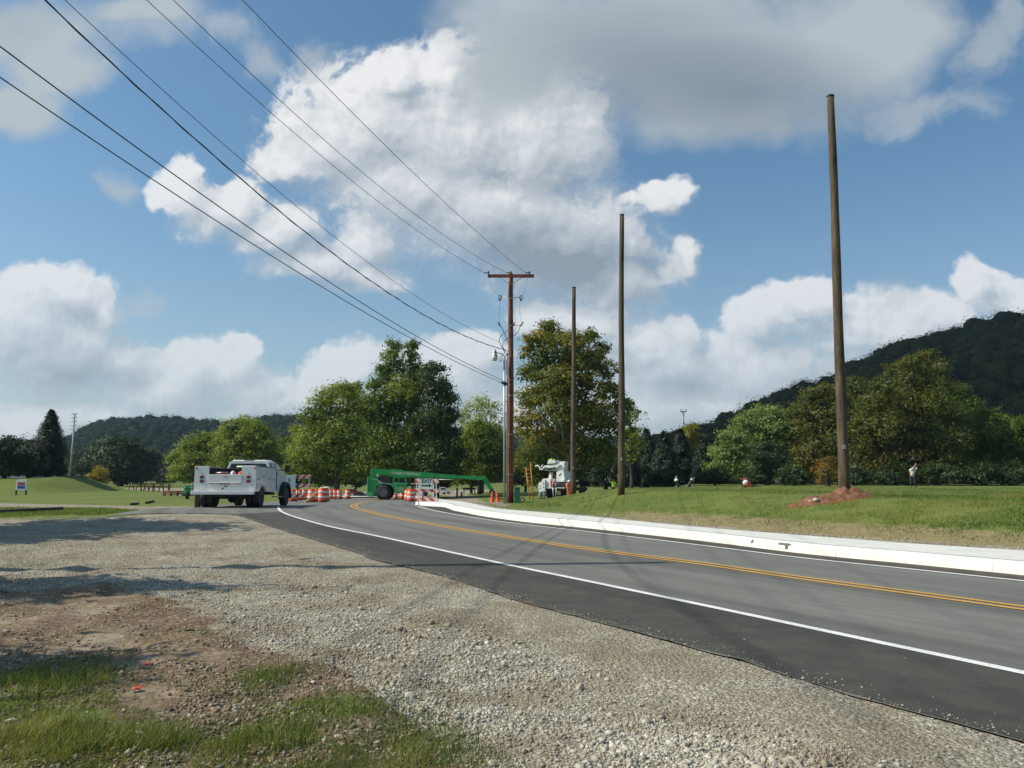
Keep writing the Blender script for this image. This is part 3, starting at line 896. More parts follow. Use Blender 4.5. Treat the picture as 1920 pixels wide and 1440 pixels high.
# grey mortar marks on the kerb face
def kerb_mark(label, u, v, boxes):
    p = gp(u, v)
    k = int(np.argmin(((kb_l - np.array([p.x, p.y])) ** 2).sum(1)))
    tg = kb_l[k + 1] - kb_l[k - 1]; tg = tg / np.linalg.norm(tg)
    if tg[0] < 0: tg = -tg
    nn_ = (kt[k] - kb_l[k]); nn_ = nn_ / np.linalg.norm(nn_)
    z0 = float(zb(*kb_l[k]))
    m = MB()
    for (a, b_, c_, d_) in boxes:
        def P_(s_, q):
            w_ = 0.02 + (0.05 - 0.02) * (q - 0.03) / 0.145
            return (kb_l[k][0] + tg[0] * s_ + nn_[0] * (w_ - 0.004), kb_l[k][1] + tg[1] * s_ + nn_[1] * (w_ - 0.004), z0 + q)
        n_ = 6
        top = [P_(a + (b_ - a) * i / n_, d_ + random.uniform(-.008, .006)) for i in range(n_ + 1)]
        bot = [P_(a + (b_ - a) * i / n_, c_ + random.uniform(-.006, .008)) for i in range(n_ + 1)]
        m.add(bot + top, [(i, i + 1, n_ + 2 + i, n_ + 1 + i) for i in range(n_)])
    o = m.build('mortar_mark', M_asph); o.parent = kerb
kerb_mark('', 1474, 1034, ((-.20, .16, .125, .17), (.0, .09, .05, .125)))
kerb_mark('', 1411, 1026, ((-.02, .05, .10, .165), (-.04, .0, .085, .12)))

# ------------------------------------------------------------------ loose stones
ico = None
def ico_mesh(sub):
    bm = bmesh.new(); bmesh.ops.create_icosphere(bm, subdivisions=sub, radius=1.0)
    v = np.array([p.co[:] for p in bm.verts]); f = np.array([[q.index for q in fc_.verts] for fc_ in bm.faces]); bm.free()
    return v, f
ICO = ico_mesh(1)
OCT = (np.array([(1,0,0),(-1,0,0),(0,1,0),(0,-1,0),(0,0,1),(0,0,-1)], float), np.array([(0,2,4),(2,1,4),(1,3,4),(3,0,4),(2,0,5),(1,2,5),(3,1,5),(0,3,5)]))
def scatter_px(n, box, polys, excl=(), power=1.0):
    """random ground points, even in the picture so that near ground gets more"""
    u = rng.uniform(box[0], box[2], n); v = rng.uniform(box[1], box[3], n)
    a = (u - 960) / F; bb = (720 - v) / F
    z = sp + bb * cp; y = cp - bb * sp
    s = EYE / -z
    x, y = a * s, y * s
    keep = np.zeros(len(x), bool)
    for p in polys: keep |= poly_sd(x, y, p) > 0
    for p, mrg in excl: keep &= poly_sd(x, y, p) < mrg
    return x[keep], y[keep]

def rocks(name, x, y, size, mat, base, sink=0.25):
    v, f = base; n = len(x); nv = len(v)
    size = size[:, None, None]
    q = v[None] * (1 + rng.normal(0, 0.27, (n, nv, 1)))
    q = q * rng.uniform(0.6, 1.25, (n, 1, 3)) * np.array([1, 1, 0.72])
    th = rng.uniform(0, 2 * math.pi, n); c, s = np.cos(th)[:, None], np.sin(th)[:, None]
    tl = rng.normal(0, 0.5, (n, 1))
    X = q[..., 0]; Y = q[..., 1] ; Z = q[..., 2] + X * tl * 0.5
    Q = np.stack([X * c - Y * s, X * s + Y * c, Z], -1) * size
    Q[..., 0] += x[:, None]; Q[..., 1] += y[:, None]
    Q[..., 2] += (ground_z(x, y) + size[:, 0, 0] * sink)[:, None]
    Fc = (f[None] + (np.arange(n) * nv)[:, None, None]).reshape(-1, 3)
    tint = np.repeat(np.clip(rng.normal(0.5, 0.22, n), 0, 1), len(f))
    return mesh_np(name, Q.reshape(-1, 3), Fc, mat, attrs={'tint': ('FACE', 'FLOAT', tint)})
m_st, t, b = new_mat('crushed_limestone')
a = t.n('ShaderNodeAttribute', attribute_name='tint').outputs['Fac']
geo = t.n('ShaderNodeNewGeometry').outputs['Position']
c = t.ramp(a, [(0.0, (0.24, 0.20, 0.15)), (0.30, (0.37, 0.33, 0.26)), (0.6, (0.48, 0.44, 0.36)), (0.85, (0.58, 0.545, 0.47)), (1.0, (0.70, 0.67, 0.60))])
c = t.mix(t.mr(t.noise(geo, 70.0, 3.0, 0.6), 0.4, 0.7, 0.0, 0.3), c, (0.24, 0.20, 0.15))
c = t.mix(t.mr(t.noise(geo, 0.8, 5.0, 0.65), 0.44, 0.62, 0.0, 0.72), c, (0.235, 0.180, 0.115))
t.set(b.inputs['Base Color'], c); b.inputs['Roughness'].default_value = 0.95
b.inputs['Specular IOR Level'].default_value = 0.2

def stones():
    road_x = [(asphalt, -0.02)]
    gp_ = [P_gravel]
    # coarse stones low down in the picture, fine chips everywhere
    x, y = scatter_px(190000, (0, 1085, 1920, 1450), gp_, road_x)
    coarse = fbm(x * 0.7, y * 0.7, 31, 3)
    # coarser near the grassy lower edge of the shoulder, fine next to the asphalt
    dist = -poly_sd(x, y, asphalt)
    k = sstep(dist, 0.4, 1.8) * (0.55 + 0.9 * coarse)
    size = np.clip(rng.lognormal(-5.6, 0.5, len(x)), 0.002, 0.016) * (0.7 + 0.9 * k)
    fines = fbm(x * 1.0 + 9, y * 1.0, 33, 4)
    keep = rng.random(len(x)) < np.clip(0.25 + 0.9 * k, 0, 1) * np.clip(1.25 - sstep(fines, .50, .66), .25, 1)
    size = np.where(rng.random(len(x)) < 0.02, size * 2.1, size)
    rocks_a = rocks('loose_gravel', x[keep], y[keep], size[keep], m_st, ICO)
    tag(rocks_a, kind='stuff', label='grey crushed limestone spread along the road shoulder', cat='gravel')
    x, y = scatter_px(60000, (0, 975, 1200, 1110), gp_, road_x)
    size = np.clip(rng.lognormal(-4.85, 0.4, len(x)), 0.004, 0.025)
    keep = rng.random(len(x)) < 0.6
    o = rocks('fine_gravel', x[keep], y[keep], size[keep], m_st, OCT)
    tag(o, kind='stuff', label='finer grey gravel farther along the shoulder', cat='gravel')
    n = 5200
    i = rng.integers(0, len(ne_n) - 1, n); d = rng.exponential(0.10, n)
    nrm = offs(ne_n, 1.0) - ne_n; mid_ = ne_n[700] + nrm[700] * .3
    sgn = 1 if poly_sd(np.array([mid_[0]]), np.array([mid_[1]]), asphalt)[0] > 0 else -1
    P = ne_n[i] + nrm[i] * (d * sgn)[:, None]
    ok = np.isfinite(P).all(1) & (P[:, 1] > 3); P = P[ok]
    sz = np.clip(rng.lognormal(-5.3, .45, len(P)), .002, .014)
    o = rocks('spilled_gravel', P[:, 0], P[:, 1], sz, m_st, OCT)
    co = np.empty(len(o.data.vertices) * 3, np.float32); o.data.vertices.foreach_get('co', co); co = co.reshape(-1, 3)
    g0 = np.repeat(ground_z(P[:, 0], P[:, 1]), 6); r0 = np.repeat(zb(P[:, 0], P[:, 1]) + .003, 6)
    co[:, 2] += np.maximum(r0 - g0, 0); o.data.vertices.foreach_set('co', co.ravel())
    tag(o, kind='stuff', label='gravel chips spilled over the edge of the asphalt', cat='gravel')
    # brown clods and bits on the bare soil
    x, y = scatter_px(42000, (0, 1090, 900, 1440), [P_dirtf], [(P_gravel, 0.0)])
    keep = rng.random(len(x)) < np.clip((fbm(x * 1.6, y * 1.6, 41, 3) - 0.38) * 4, 0.08, 1)
    x, y = x[keep], y[keep]
    size = np.clip(rng.lognormal(-5.0, 0.5, len(x)), 0.003, 0.022)
    o = rocks('soil_clods', x, y, size, M_clod, ICO)
    tag(o, kind='stuff', label='reddish brown clods and pebbles on the bare soil', cat='soil')
    # chips at the back of the pavement
    n = 5200
    s = rng.integers(0, len(wb_l) - 1, n); d = rng.gamma(1.5, 0.28, n) * side
    nrm = offs(wb_l, 1.0) - wb_l
    P = wb_l[s] + nrm[s] * d[:, None] + rng.normal(0, 0.05, (n, 2))
    k = (P[:, 0] / P[:, 1] > -0.08)
    P = P[k]
    o = rocks('verge_stones', P[:, 0], P[:, 1], np.clip(rng.lognormal(-4.3, 0.45, len(P)), 0.006, 0.035), m_st, OCT)
    tag(o, kind='stuff', label='pale stones and chips behind the pavement', cat='gravel')
m_cl, t, b = new_mat('soil_clod')
a = t.n('ShaderNodeAttribute', attribute_name='tint').outputs['Fac']
t.set(b.inputs['Base Color'], t.ramp(a, [(0.0, (0.13, 0.08, 0.045)), (0.45, (0.22, 0.15, 0.095)), (0.75, (0.35, 0.29, 0.21)), (1.0, (0.55, 0.50, 0.41))]))
b.inputs['Roughness'].default_value = 1.0
M_clod = m_cl
stones()

# ------------------------------------------------------------------ grass blades
def blades(name, x, y, h, wd, mat, lean=0.5, tint=None):
    n = len(x)
    z = ground_z(x, y)
    th = rng.uniform(0, 2 * math.pi, n); ph = th + rng.normal(0, 0.6, n) + math.pi / 2
    ln = np.abs(rng.normal(0, lean, n)) + 0.08
    dx, dy_ = np.cos(th), np.sin(th); wx, wy = np.cos(ph) * wd / 2, np.sin(ph) * wd / 2
    rows = []
    for q, ww in ((0.0, 1.0), (0.45, 0.8), (0.8, 0.45)):
        cx = x + dx * ln * h * q * q; cy = y + dy_ * ln * h * q * q; cz = z - 0.01 + h * q * (1 - 0.18 * ln * q)
        rows.append(np.stack([cx - wx * ww, cy - wy * ww, cz], 1)); rows.append(np.stack([cx + wx * ww, cy + wy * ww, cz], 1))
    tip = np.stack([x + dx * ln * h, y + dy_ * ln * h, z + h * (1 - 0.25 * ln)], 1)
    V = np.stack(rows + [tip, tip], 1)   # n,8,3
    f = np.array([(0, 1, 3, 2), (2, 3, 5, 4), (4, 5, 7, 6)])
    Fc = (f[None] + (np.arange(n) * 8)[:, None, None]).reshape(-1, 4)
    V[:, 7] += 1e-4
    if tint is None: tint = np.clip(rng.normal(0.42, 0.25, n), 0, 1)
    return mesh_np(name, V.reshape(-1, 3), Fc, mat, attrs={'tint': ('FACE', 'FLOAT', np.repeat(tint, 3))})

def grass():
    x, y = scatter_px(130000, (-60, 1235, 900, 1500), [P_grassf], [(P_gravel, 0.3)])
    cl = fbm(x * 2.3, y * 2.3, 51, 4)
    sd = poly_sd(x, y, P_grassf)
    bare = fbm(x * 1.1 + 5, y * 1.1, 57, 3)
    keep = rng.random(len(x)) < np.clip((cl - 0.44) * 4.5, 0.06, 0.9) * np.clip(0.15 + sd * 1.3, 0, 1) * np.clip((bare - 0.27) * 6, 0.08, 1)
    x, y, cl = x[keep], y[keep], cl[keep]
    h = rng.gamma(3.2, 0.0135, len(x)) * (0.45 + 1.3 * cl) + 0.012
    tint = np.clip(0.36 + 1.8 * (fbm(x * 0.9, y * 0.9, 61, 3) - 0.42) + rng.normal(0, 0.17, len(x)), 0, 1)
    tint = np.where(rng.random(len(x)) < 0.30, rng.uniform(0.75, 1, len(x)), tint)
    o = blades('rough_grass', x, y, h, 0.0045, L_grass, 0.75, tint)
    tag(o, kind='stuff', label='tufty green and straw coloured roadside grass in the foreground', cat='grass')
    x, y = scatter_px(90000, (-60, 1235, 940, 1500), [P_grassf], [(P_gravel, 0.3)])
    c2 = fbm(x * 3.1 + 3, y * 3.1, 58, 3)
    keep = rng.random(len(x)) < np.clip((c2 - 0.30) * 3.0, 0.1, 1)
    x, y = x[keep], y[keep]
    tint = np.clip(0.35 + 1.6 * (fbm(x * 0.9, y * 0.9, 61, 3) - 0.42) + rng.normal(0, 0.2, len(x)), 0, 1)
    tint = np.where(rng.random(len(x)) < .25, rng.uniform(.8, 1, len(x)), tint)
    o = blades('short_grass', x, y, rng.gamma(3.0, 0.007, len(x)) + 0.008, 0.0045, L_grass, 1.1, tint)
    tag(o, kind='stuff', label='short flattened grass between the taller tufts in the foreground', cat='grass')
    # stray tufts on the soil and at the gravel edge
    xs, ys = [], []
    for (u, v, n, r) in ((500,1268,700,.13),(470,1290,350,.15),(830,1385,500,.14),(770,1380,700,.22),(680,1330,400,.2),(560,1255,120,.15),(320,1195,60,.12),(390,1190,70,.1),(90,1030,160,.5),(110,1052,220,.45),(20,1030,260,.6),(20,1060,260,.5),(180,1275,300,.15),(60,1290,500,.25),(880,1430,400,.15),(930,1090,0,.1),(160,1245,260,.2),(340,1290,160,.2)):
        c = gp(u, v)
        xs.append(c.x + rng.normal(0, r, n)); ys.append(c.y + rng.normal(0, r * 1.2, n))
    x = np.concatenate(xs); y = np.concatenate(ys)
    o = blades('weed_tufts', x, y, rng.gamma(4, 0.013, len(x)) + 0.01, 0.005, L_grass, 0.8)
    tag(o, kind='stuff', label='scattered weed tufts growing out of the bare soil', cat='weeds')
    # mown lawn on the far side of the pavement
    n = 250000
    u = rng.uniform(850, 2250, n); Yq = 1 / rng.uniform(1 / 46, 1 / 13.2, n)
    x = (u - 960) / F * Yq; y = Yq
    dr = poly_sd(x, y, r_zone)
    cl = fbm(x * 1.3, y * 1.3, 71, 4)
    keep = (dr > 0.05) & (rng.random(n) < np.interp(u, [1950, 2250], [1, .1])) & (rng.random(n) < np.clip((dr - 1.1) / 1.7, 0.03, 1) * np.clip((cl - 0.30) * 4, 0.15, 1)) & (np.hypot((x - CLAY[0] + .5) / 1.3, (y - CLAY[1] + .4) / .5) > 1)
    x, y, cl, dr = x[keep], y[keep], cl[keep], dr[keep]
    h = (0.03 + rng.gamma(3, 0.009, len(x))) * (0.7 + 0.5 * cl)
    h = h * (1 + 1.6 * np.exp(-((x - 0.6) / 2.2) ** 2 - ((y - 37) / 4) ** 2))
    tint = np.clip(0.32 + 2.2 * (fbm(x * 0.6, y * 0.35, 77, 4) - 0.45) + rng.normal(0, 0.15, len(x)) + 0.35 * np.exp(-dr / 0.9), 0, 1)
    o = blades('lawn_grass', x, y, h, 0.011, L_lawn, 0.55, tint)
    tag(o, kind='stuff', label='mown golf course lawn rising behind the pavement', cat='grass')
    k = rng.integers(0, len(wb_l) - 1, 9000); nrm = offs(wb_l, 1.0) - wb_l
    P = wb_l[k] + nrm[k] * (rng.gamma(2.5, .35, 9000) * side)[:, None]
    tt = P[:, 0] / P[:, 1]
    patch = np.exp(-((tt - .37) / .035) ** 2) + np.exp(-((tt - .46) / .03) ** 2) + np.exp(-((tt - .31) / .02) ** 2) * .6
    P = P[rng.random(9000) < patch * .9]
    o = blades('yellow_weeds', P[:, 0], P[:, 1], rng.gamma(3, .012, len(P)) + .015, .012, L_gold, .8, rng.uniform(.3, .7, len(P)))
    tag(o, kind='stuff', label='yellowish weeds in the dry strip behind the pavement', cat='weeds')
    # left verge strip
    x, y = scatter_px(30000, (-100, 950, 300, 972), [P_grassl])
    o = blades('verge_grass', x, y, rng.gamma(3, 0.014, len(x)) + 0.03, 0.013, L_lawn, 0.55)
    tag(o, kind='stuff', label='low grass strip between the gravel track and the shoulder', cat='grass')
grass()

# ------------------------------------------------------------------ utility poles and wires
def pole_mb(h, r0, r1, bend=0.0, lean=0.0, seed=0, n=16):
    m = MB(); pts = []; rs = []
    k = 14
    for i in range(k + 1):
        q = i / k
        pts.append((lean * q * h + bend * math.sin(q * math.pi) + 0.012 * math.sin(q * 9 + seed), 0.01 * math.sin(q * 7 + seed * 2), -0.25 + (h + 0.25) * q))
        rs.append(r0 + (r1 - r0) * q + 0.004 * math.sin(q * 23 + seed))
    m.tube(pts, rs, n)
    return m, pts

def bare_pole(label, u, v_base, v_top, Y, w_base, w_top, u_top, bend, seed):
    p = at(u, v_base, Y)
    z = gz(p.x, p.y)
    top = at(u_top, v_top, Y)
    h = top.z - z
    lean = (top.x - p.x) / h
    t = thing('utility_pole', label, 'pole', (p.x, p.y, z), 0, 'new bare wooden poles standing on the lawn')
    m, pts = pole_mb(h, w_base / 2 * Y / F, w_top / 2 * Y / F, bend, lean, seed)
    m.build('shaft', M_pole, t)
    r = w_base / 2 * Y / F
    # steel tag and a few nail heads
    MB().box(-0.05, 0.05, -r - 0.006, -r + 0.02, 1.45, 1.58).build('metal_tag', M_galv, t)
    # drilled bolt holes and a weathering check down the shaft
    for hz in (0.86, 0.90, 0.94): MB().lathe([(0.018, -0.004), (0.018, 0.02)], 8, (pts[-2][0] * hz, -(r + (w_top / 2 * Y / F - r) * hz) + .002, h * hz), 'y').build('bolt_hole', M_black, t)
    e = MB().lathe([(w_top / 2 * Y / F + 0.01, -0.03), (w_top / 2 * Y / F + 0.012, 0.0), (w_top / 2 * Y / F * 0.9, 0.03)], 16, (pts[-1][0], pts[-1][1], h))
    e.build('pole_cap', M_timber, t)
    return t, p, z, h
bare_pole('tallest looking bare wooden pole, rising from the mound of red clay', 1583, 930, 180, 24.0, 20.5, 13.5, 1557.5, 0.0, 1)
bare_pole('bare wooden pole beside the worker in lime, between the clay mound and the sycamore', 1165, 920, 403, 34.7, 13.5, 8.5, 1165.5, 0.0, 5)
bare_pole('shortest looking bare wooden pole, in front of the sycamore', 1074.5, 926, 539, 46.5, 10.8, 7.0, 1076.5, 0.0, 9)

def catenary(a, b, sag, n=36):
    a, b = Vector(a), Vector(b)
    return [a.lerp(b, i / n) - Vector((0, 0, 4 * sag * (i / n) * (1 - i / n))) for i in range(n + 1)]

def red_pole():
    base = at(957, 938, 42.0); z = gz(base.x, base.y)
    h = at(957, 513, 42.0).z - z
    t = thing('utility_pole', 'red brown utility pole with a wooden crossarm carrying the overhead wires', 'pole', (base.x, base.y, z))
    m, pts = pole_mb(h, 0.175, 0.125, 0, 0.002, 3)
    m.build('shaft', M_polered, t)
    O = Vector((base.x, base.y, z))
    # crossarm, seen square on
    ah = h - 0.16
    tx = 0.002 * h
    arm = MB().box(-1.24 + tx, 1.24 + tx, -0.27, -0.16, ah - 0.11, ah + 0.06, bev=0.01).build('crossarm', M_polered, t)
    for s in (-1, 1):
        MB().tube([(tx + s * 0.62, -0.215, ah - 0.1), (tx, -0.17, ah - 0.52)], 0.016, 6).build('arm_brace', M_galv, t)
    tops = []
    for x in (-1.20, 0.0, 1.0):
        i = MB().lathe([(0.02, 0), (0.02, 0.05), (0.06, 0.07), (0.035, 0.10), (0.065, 0.13), (0.04, 0.17), (0.02, 0.19)], 10, (tx + x, -0.215, ah + 0.055)).build('insulator', M_ins, t)
        MB().tube([(tx + x - 0.02, -0.22, ah + 0.13), (tx + x - 0.22, -0.42, ah + 0.10)], 0.03, 7).build('insulator_clamp', M_ins, t)
        tops.append(O + Vector((tx + x - 0.22, -0.42, ah + 0.10)))
    # fused cut-outs on a bracket
    ch = at(957, 561, 42).z - z
    br = MB(); br.tube([(-0.45, -0.2, ch + 0.08), (0, -0.2, ch), (0.48, -0.2, ch + 0.07)], 0.02, 6).build('cutout_bracket', M_galv, t)
    for s in (-1, 1):
        x = s * 0.56
        c = MB()
        c.tube([(x - .07, -0.22, ch + 0.14), (x + .07, -0.22, ch + 0.14)], 0.022, 6)
        c.tube([(x + s * .06, -0.22, ch + 0.14), (x + s * .08, -0.22, ch - 0.02), (x + s * 0.02, -0.22, ch - 0.12)], 0.025, 6)
        c.tube([(x - s * .06, -0.22, ch + 0.14), (x - s * 0.05, -0.22, ch + 0.0), (x + s * 0.02, -0.22, ch - 0.14)], 0.038, 8)
        c.build('fuse_cutout', M_ins, t)
    # surge arresters and risers
    rh = at(957, 611, 42).z - z
    MB().tube([(-0.5, -0.2, rh), (0.55, -0.2, rh - 0.02)], 0.014, 6).build('arrester_bracket', M_galv, t)
    for s in (-1, 0.3, 1):
        x = s * 0.56
        MB().tube([(x + s * 0.14, -0.22, rh + 0.20), (x + s * 0.05, -0.22, rh + 0.06), (x - s * 0.02, -0.22, rh - 0.06)], [0.012, 0.045, 0.03], 8).build('arrester', M_ins, t)
    # drop leads
    def lead(P, r=0.010):
        pts = []
        Q = [np.array(p, float) for p in P]; Q = [2 * Q[0] - Q[1]] + Q + [2 * Q[-1] - Q[-2]]
        for i in range(len(Q) - 3):
            p0, p1, p2, p3 = Q[i:i + 4]
            for q in np.linspace(0, 1, 7, endpoint=False):
                pts.append(tuple(0.5 * ((2 * p1) + (-p0 + p2) * q + (2 * p0 - 5 * p1 + 4 * p2 - p3) * q * q + (-p0 + 3 * p1 - 3 * p2 + p3) * q ** 3)))
        pts.append(tuple(Q[-2]))
        MB().tube(pts, r, 5).build('drop_lead', M_wire, t)
    lead([(-1.2, -0.25, ah), (-0.95, -0.24, ah - 0.8), (-0.55, -0.24, ch + 0.16)], 0.006)
    lead([(0.95, -0.25, ah), (0.80, -0.24, ah - 0.7), (0.62, -0.24, ch + 0.16)], 0.006)
    lead([(-0.56, -0.24, ch - 0.15), (-0.60, -0.24, ch - 0.8), (-0.58, -0.24, rh + 0.1)], 0.006)
    lead([(0.52, -0.24, ch - 0.15), (0.50, -0.24, ch - 0.8), (0.60, -0.24, rh + 0.1)], 0.006)
    lead([(0.2, -0.24, ah - 0.1), (0.2, -0.24, ch - 0.5), (0.26, -0.24, rh + 0.3), (0.3, -0.24, rh - 0.6)], 0.006)
    sb = at(957, 660, 42).z - z
    lead([(-0.54, -0.24, rh), (-0.30, -0.24, rh - 0.5), (-0.13, -0.24, rh - 0.95)], 0.018)
    lead([(0.54, -0.24, rh), (0.35, -0.24, rh - 0.45), (-0.2, -0.26, rh - 0.75), (-0.42, -0.26, rh - 1.05), (-0.30, -0.25, sb)], 0.016)
    lead([(-0.1, -0.24, rh - 0.25), (-0.45, -0.26, rh - 0.55), (-0.60, -0.26, rh - 0.8), (-0.50, -0.26, rh - 1.1), (-0.33, -0.25, sb)], 0.016)
    lead([(-0.12, -0.2, sb + 0.02), (-0.25, -0.25, sb + 0.02), (-0.34, -0.25, sb - 0.12)], 0.02)
    for k in range(5):
        zz = h * (0.12 + 0.17 * k)
        MB().lathe([(0.185 - 0.012 * k, -0.02), (0.188 - 0.012 * k, 0), (0.185 - 0.012 * k, 0.02)], 16, (0.002 * zz, 0, zz)).build('pole_band', M_galv, t)
    return O, h, tops, z
RP, RPH, RTOPS, RPZ = red_pole()

# conduits and the street lamp beside the pole
def conduit_lamp():
    x0 = at(945.5, 940, 41.7)
    z0 = gz(x0.x, x0.y)
    t = thing('street_lamp', 'street lamp with a milky bowl on a grey steel pole beside the red brown pole', 'street lamp', (x0.x, x0.y, z0))
    H = at(945, 668, 41.7).z - z0
    MB().tube([(0, 0, -0.2), (0, 0, H)], 0.055, 12).build('steel_pole', M_galv, t)
    MB().tube([(0, 0, H - 0.02), (-0.08, 0, H + 0.10), (-0.25, 0, H + 0.17), (-0.42, 0, H + 0.18)], 0.028, 8).build('lamp_arm', M_galv, t)
    hd = MB().lathe([(0.03, 0.40), (0.05, 0.36), (0.09, 0.33), (0.11, 0.2), (0.12, 0.1), (0.17, 0.05), (0.17, 0.02)], 16, (-0.52, 0, H - 0.02)); hd.build('lamp_head', M_galv, t)
    MB().lathe([(0.165, 0.02), (0.162, -0.08), (0.135, -0.2), (0.12, -0.22), (0.0, -0.225)], 18, (-0.52, 0, H - 0.02)).build('glass_bowl', M_globe, t)
    lp = MB()
    for k in range(2):
        lp.tube([(-0.10, -0.07, H + 0.1), (-0.28 + .05 * k, -0.08, H - 0.15), (-0.24, -0.08, H - 0.34), (-0.15 - 0.03 * k, -0.08, H - 0.3), (-0.09, -0.07, H - 0.05)], 0.010, 5)
    lp.build('spare_cable_loop', M_wire, t)
    for vz in (717, 690, 753, 848, 862, 900):
        zz = at(945, vz, 41.7).z - z0
        MB().box(-0.07, 0.15, -0.03, 0.03, zz - 0.02, zz + 0.02).build('strap', M_galv, t)
    bx = at(945, 719, 41.7).z - z0
    MB().tube([(-0.17, -0.09, bx + 0.07), (0.16, -0.09, bx - 0.07)], 0.075, 10).build('splice_enclosure', M_black, t)
    x1 = at(950.5, 935, 41.8); z1 = gz(x1.x, x1.y)
    c = thing('cable_conduit', 'thin grey cable conduit strapped between the street lamp pole and the red brown pole', 'conduit', (x1.x, x1.y, z1))
    H2 = at(950.5, 667, 41.8).z - z1
    MB().tube([(0, 0, -0.2), (0, 0, H2)], 0.045, 10).build('pipe', M_galv, c)
    MB().lathe([(0.045, 0), (0.07, 0.03), (0.07, 0.10), (0.03, 0.16)], 10, (0, 0, H2)).build('weatherhead', M_galv, c)
    for vz in (664, 713, 742, 722, 838, 900):
        zz = at(950, vz, 41.8).z - z1
        MB().box(-0.02, 0.20, -0.025, 0.025, zz - 0.02, zz + 0.02).build('standoff_bracket', M_galv, c)
conduit_lamp()

# the next pole of the line stands left of the camera, outside the frame
P2 = Vector((-16.4, -8.0, 0))
def next_pole():
    z = gz(P2.x, P2.y)
    t = thing('utility_pole', 'wooden utility pole with a crossarm holding the near ends of the wires', 'pole', (P2.x, P2.y, z))
    m, pts = pole_mb(12.4, 0.17, 0.12, 0, 0, 4); m.build('shaft', M_pole, t)
    ang_ = math.atan2(12.6, 38.4)
    M = Matrix.Rotation(ang_, 4, 'Z')
    MB().box(-1.24, 1.24, -0.27, -0.16, 12.1, 12.26, M=M).build('crossarm', M_pole, t)
    for x in (-1.2, 0.02, 1.1):
        MB().lathe([(0.02, 0), (0.06, 0.05), (0.04, 0.1), (0.06, 0.13), (0.02, 0.18)], 8, M @ Vector((x, -0.2, 12.25))).build('insulator', M_ins, t)
next_pole()

def sagged_through(a, b_xy, pa, label, r, mat, name='overhead_wire', wob=0, target=None, group='overhead wires strung from the red brown pole'):
    """wire from a to the far pole; far height and sag fitted so it crosses two photo pixels"""
    a = Vector(a)
    best = None
    # unknown far height hb and sag: linear in height -> solve 2x2
    rowsA, rhs = [], []
    for (u, v) in target:
        rx, ry, rz = ray(u, v)
        # intersect vertical plane through a and b_xy with the sight ray
        ex, ey = b_xy[0] - a.x, b_xy[1] - a.y
        # s*(rx,ry) = a + q*(e)
        det = rx * (-ey) - ry * (-ex)
        s = (a.x * (-ey) - a.y * (-ex)) / det
        q = (rx * a.y - ry * a.x) / det
        zt = EYE + rz * s
        # z = a.z*(1-q) + hb*q - 4*sag*q*(1-q)
        rowsA.append([q, -4 * q * (1 - q)]); rhs.append(zt - a.z * (1 - q))
    hb, sag = np.linalg.solve(np.array(rowsA), np.array(rhs))
    pts = catenary(a, Vector((b_xy[0], b_xy[1], hb)), sag, 64)
    mid = Vector(pts[0])
    m = MB()
    P = []
    for k, p in enumerate(pts):
        q = p - a
        P.append(q)
    m.tube(P, r, 6)
    if wob:
        # a lighter strand lashed round the messenger
        P3 = []
        L = len(P)
        for k in range((L - 1) * 10 + 1):
            i = min(k // 10, L - 2); f = k / 10 - i
            c = P[i].lerp(P[i + 1], f); an = k * 0.33
            P3.append(c + Vector((0, math.cos(an), math.sin(an))) * wob)
        m.tube(P3, r * 0.8, 5)
    o = m.build(name, mat)
    o.location = a
    tag(o, label, 'wire', group)
    return hb, sag
res = []
pp = (P2.x, P2.y)
dn = Vector((38.4, 12.6)).normalized()      # across the line
def off2(s): return (P2.x + dn.x * s, P2.y + dn.y * s)
res.append(sagged_through(RTOPS[0], off2(-1.2), None, 'thin overhead wire ending at the left end of the crossarm', 0.010, M_alu, target=[(275, 0), (600, 290)]))
res.append(sagged_through(RTOPS[1], off2(0.0), None, 'thin overhead wire ending at the middle of the crossarm', 0.010, M_alu, target=[(325, 0), (640, 290)]))
res.append(sagged_through(RTOPS[2], off2(1.1), None, 'thin overhead wire ending at the right end of the crossarm, highest of all the wires', 0.010, M_alu, target=[(455, 0), (740, 290)]))
nz = at(936, 641, 42)
res.append(sagged_through(nz, off2(-0.15), None, 'thin neutral wire running above the thick twisted cable', 0.009, M_alu, target=[(122, 0), (500, 340)]))
cz = at(948, 656, 41.8)
res.append(sagged_through(cz, off2(-0.2), None, 'thick black twisted cable reaching the red brown pole just above the street lamp', 0.015, M_wire, target=[(84, 0), (450, 334)], wob=0.019))
res.append(sagged_through(at(943, 713, 41.7), off2(-0.25), None, 'upper of the two black communication cables below the street lamp', 0.015, M_wire, target=[(0, 87), (440, 408)]))
res.append(sagged_through(at(940, 717, 41.7), off2(-0.35), None, 'lower of the two black communication cables, ending at the splice enclosure', 0.014, M_wire, target=[(0, 145), (440, 436)]))
print('wires', [(round(float(a), 2), round(float(b_), 2)) for a, b_ in res])

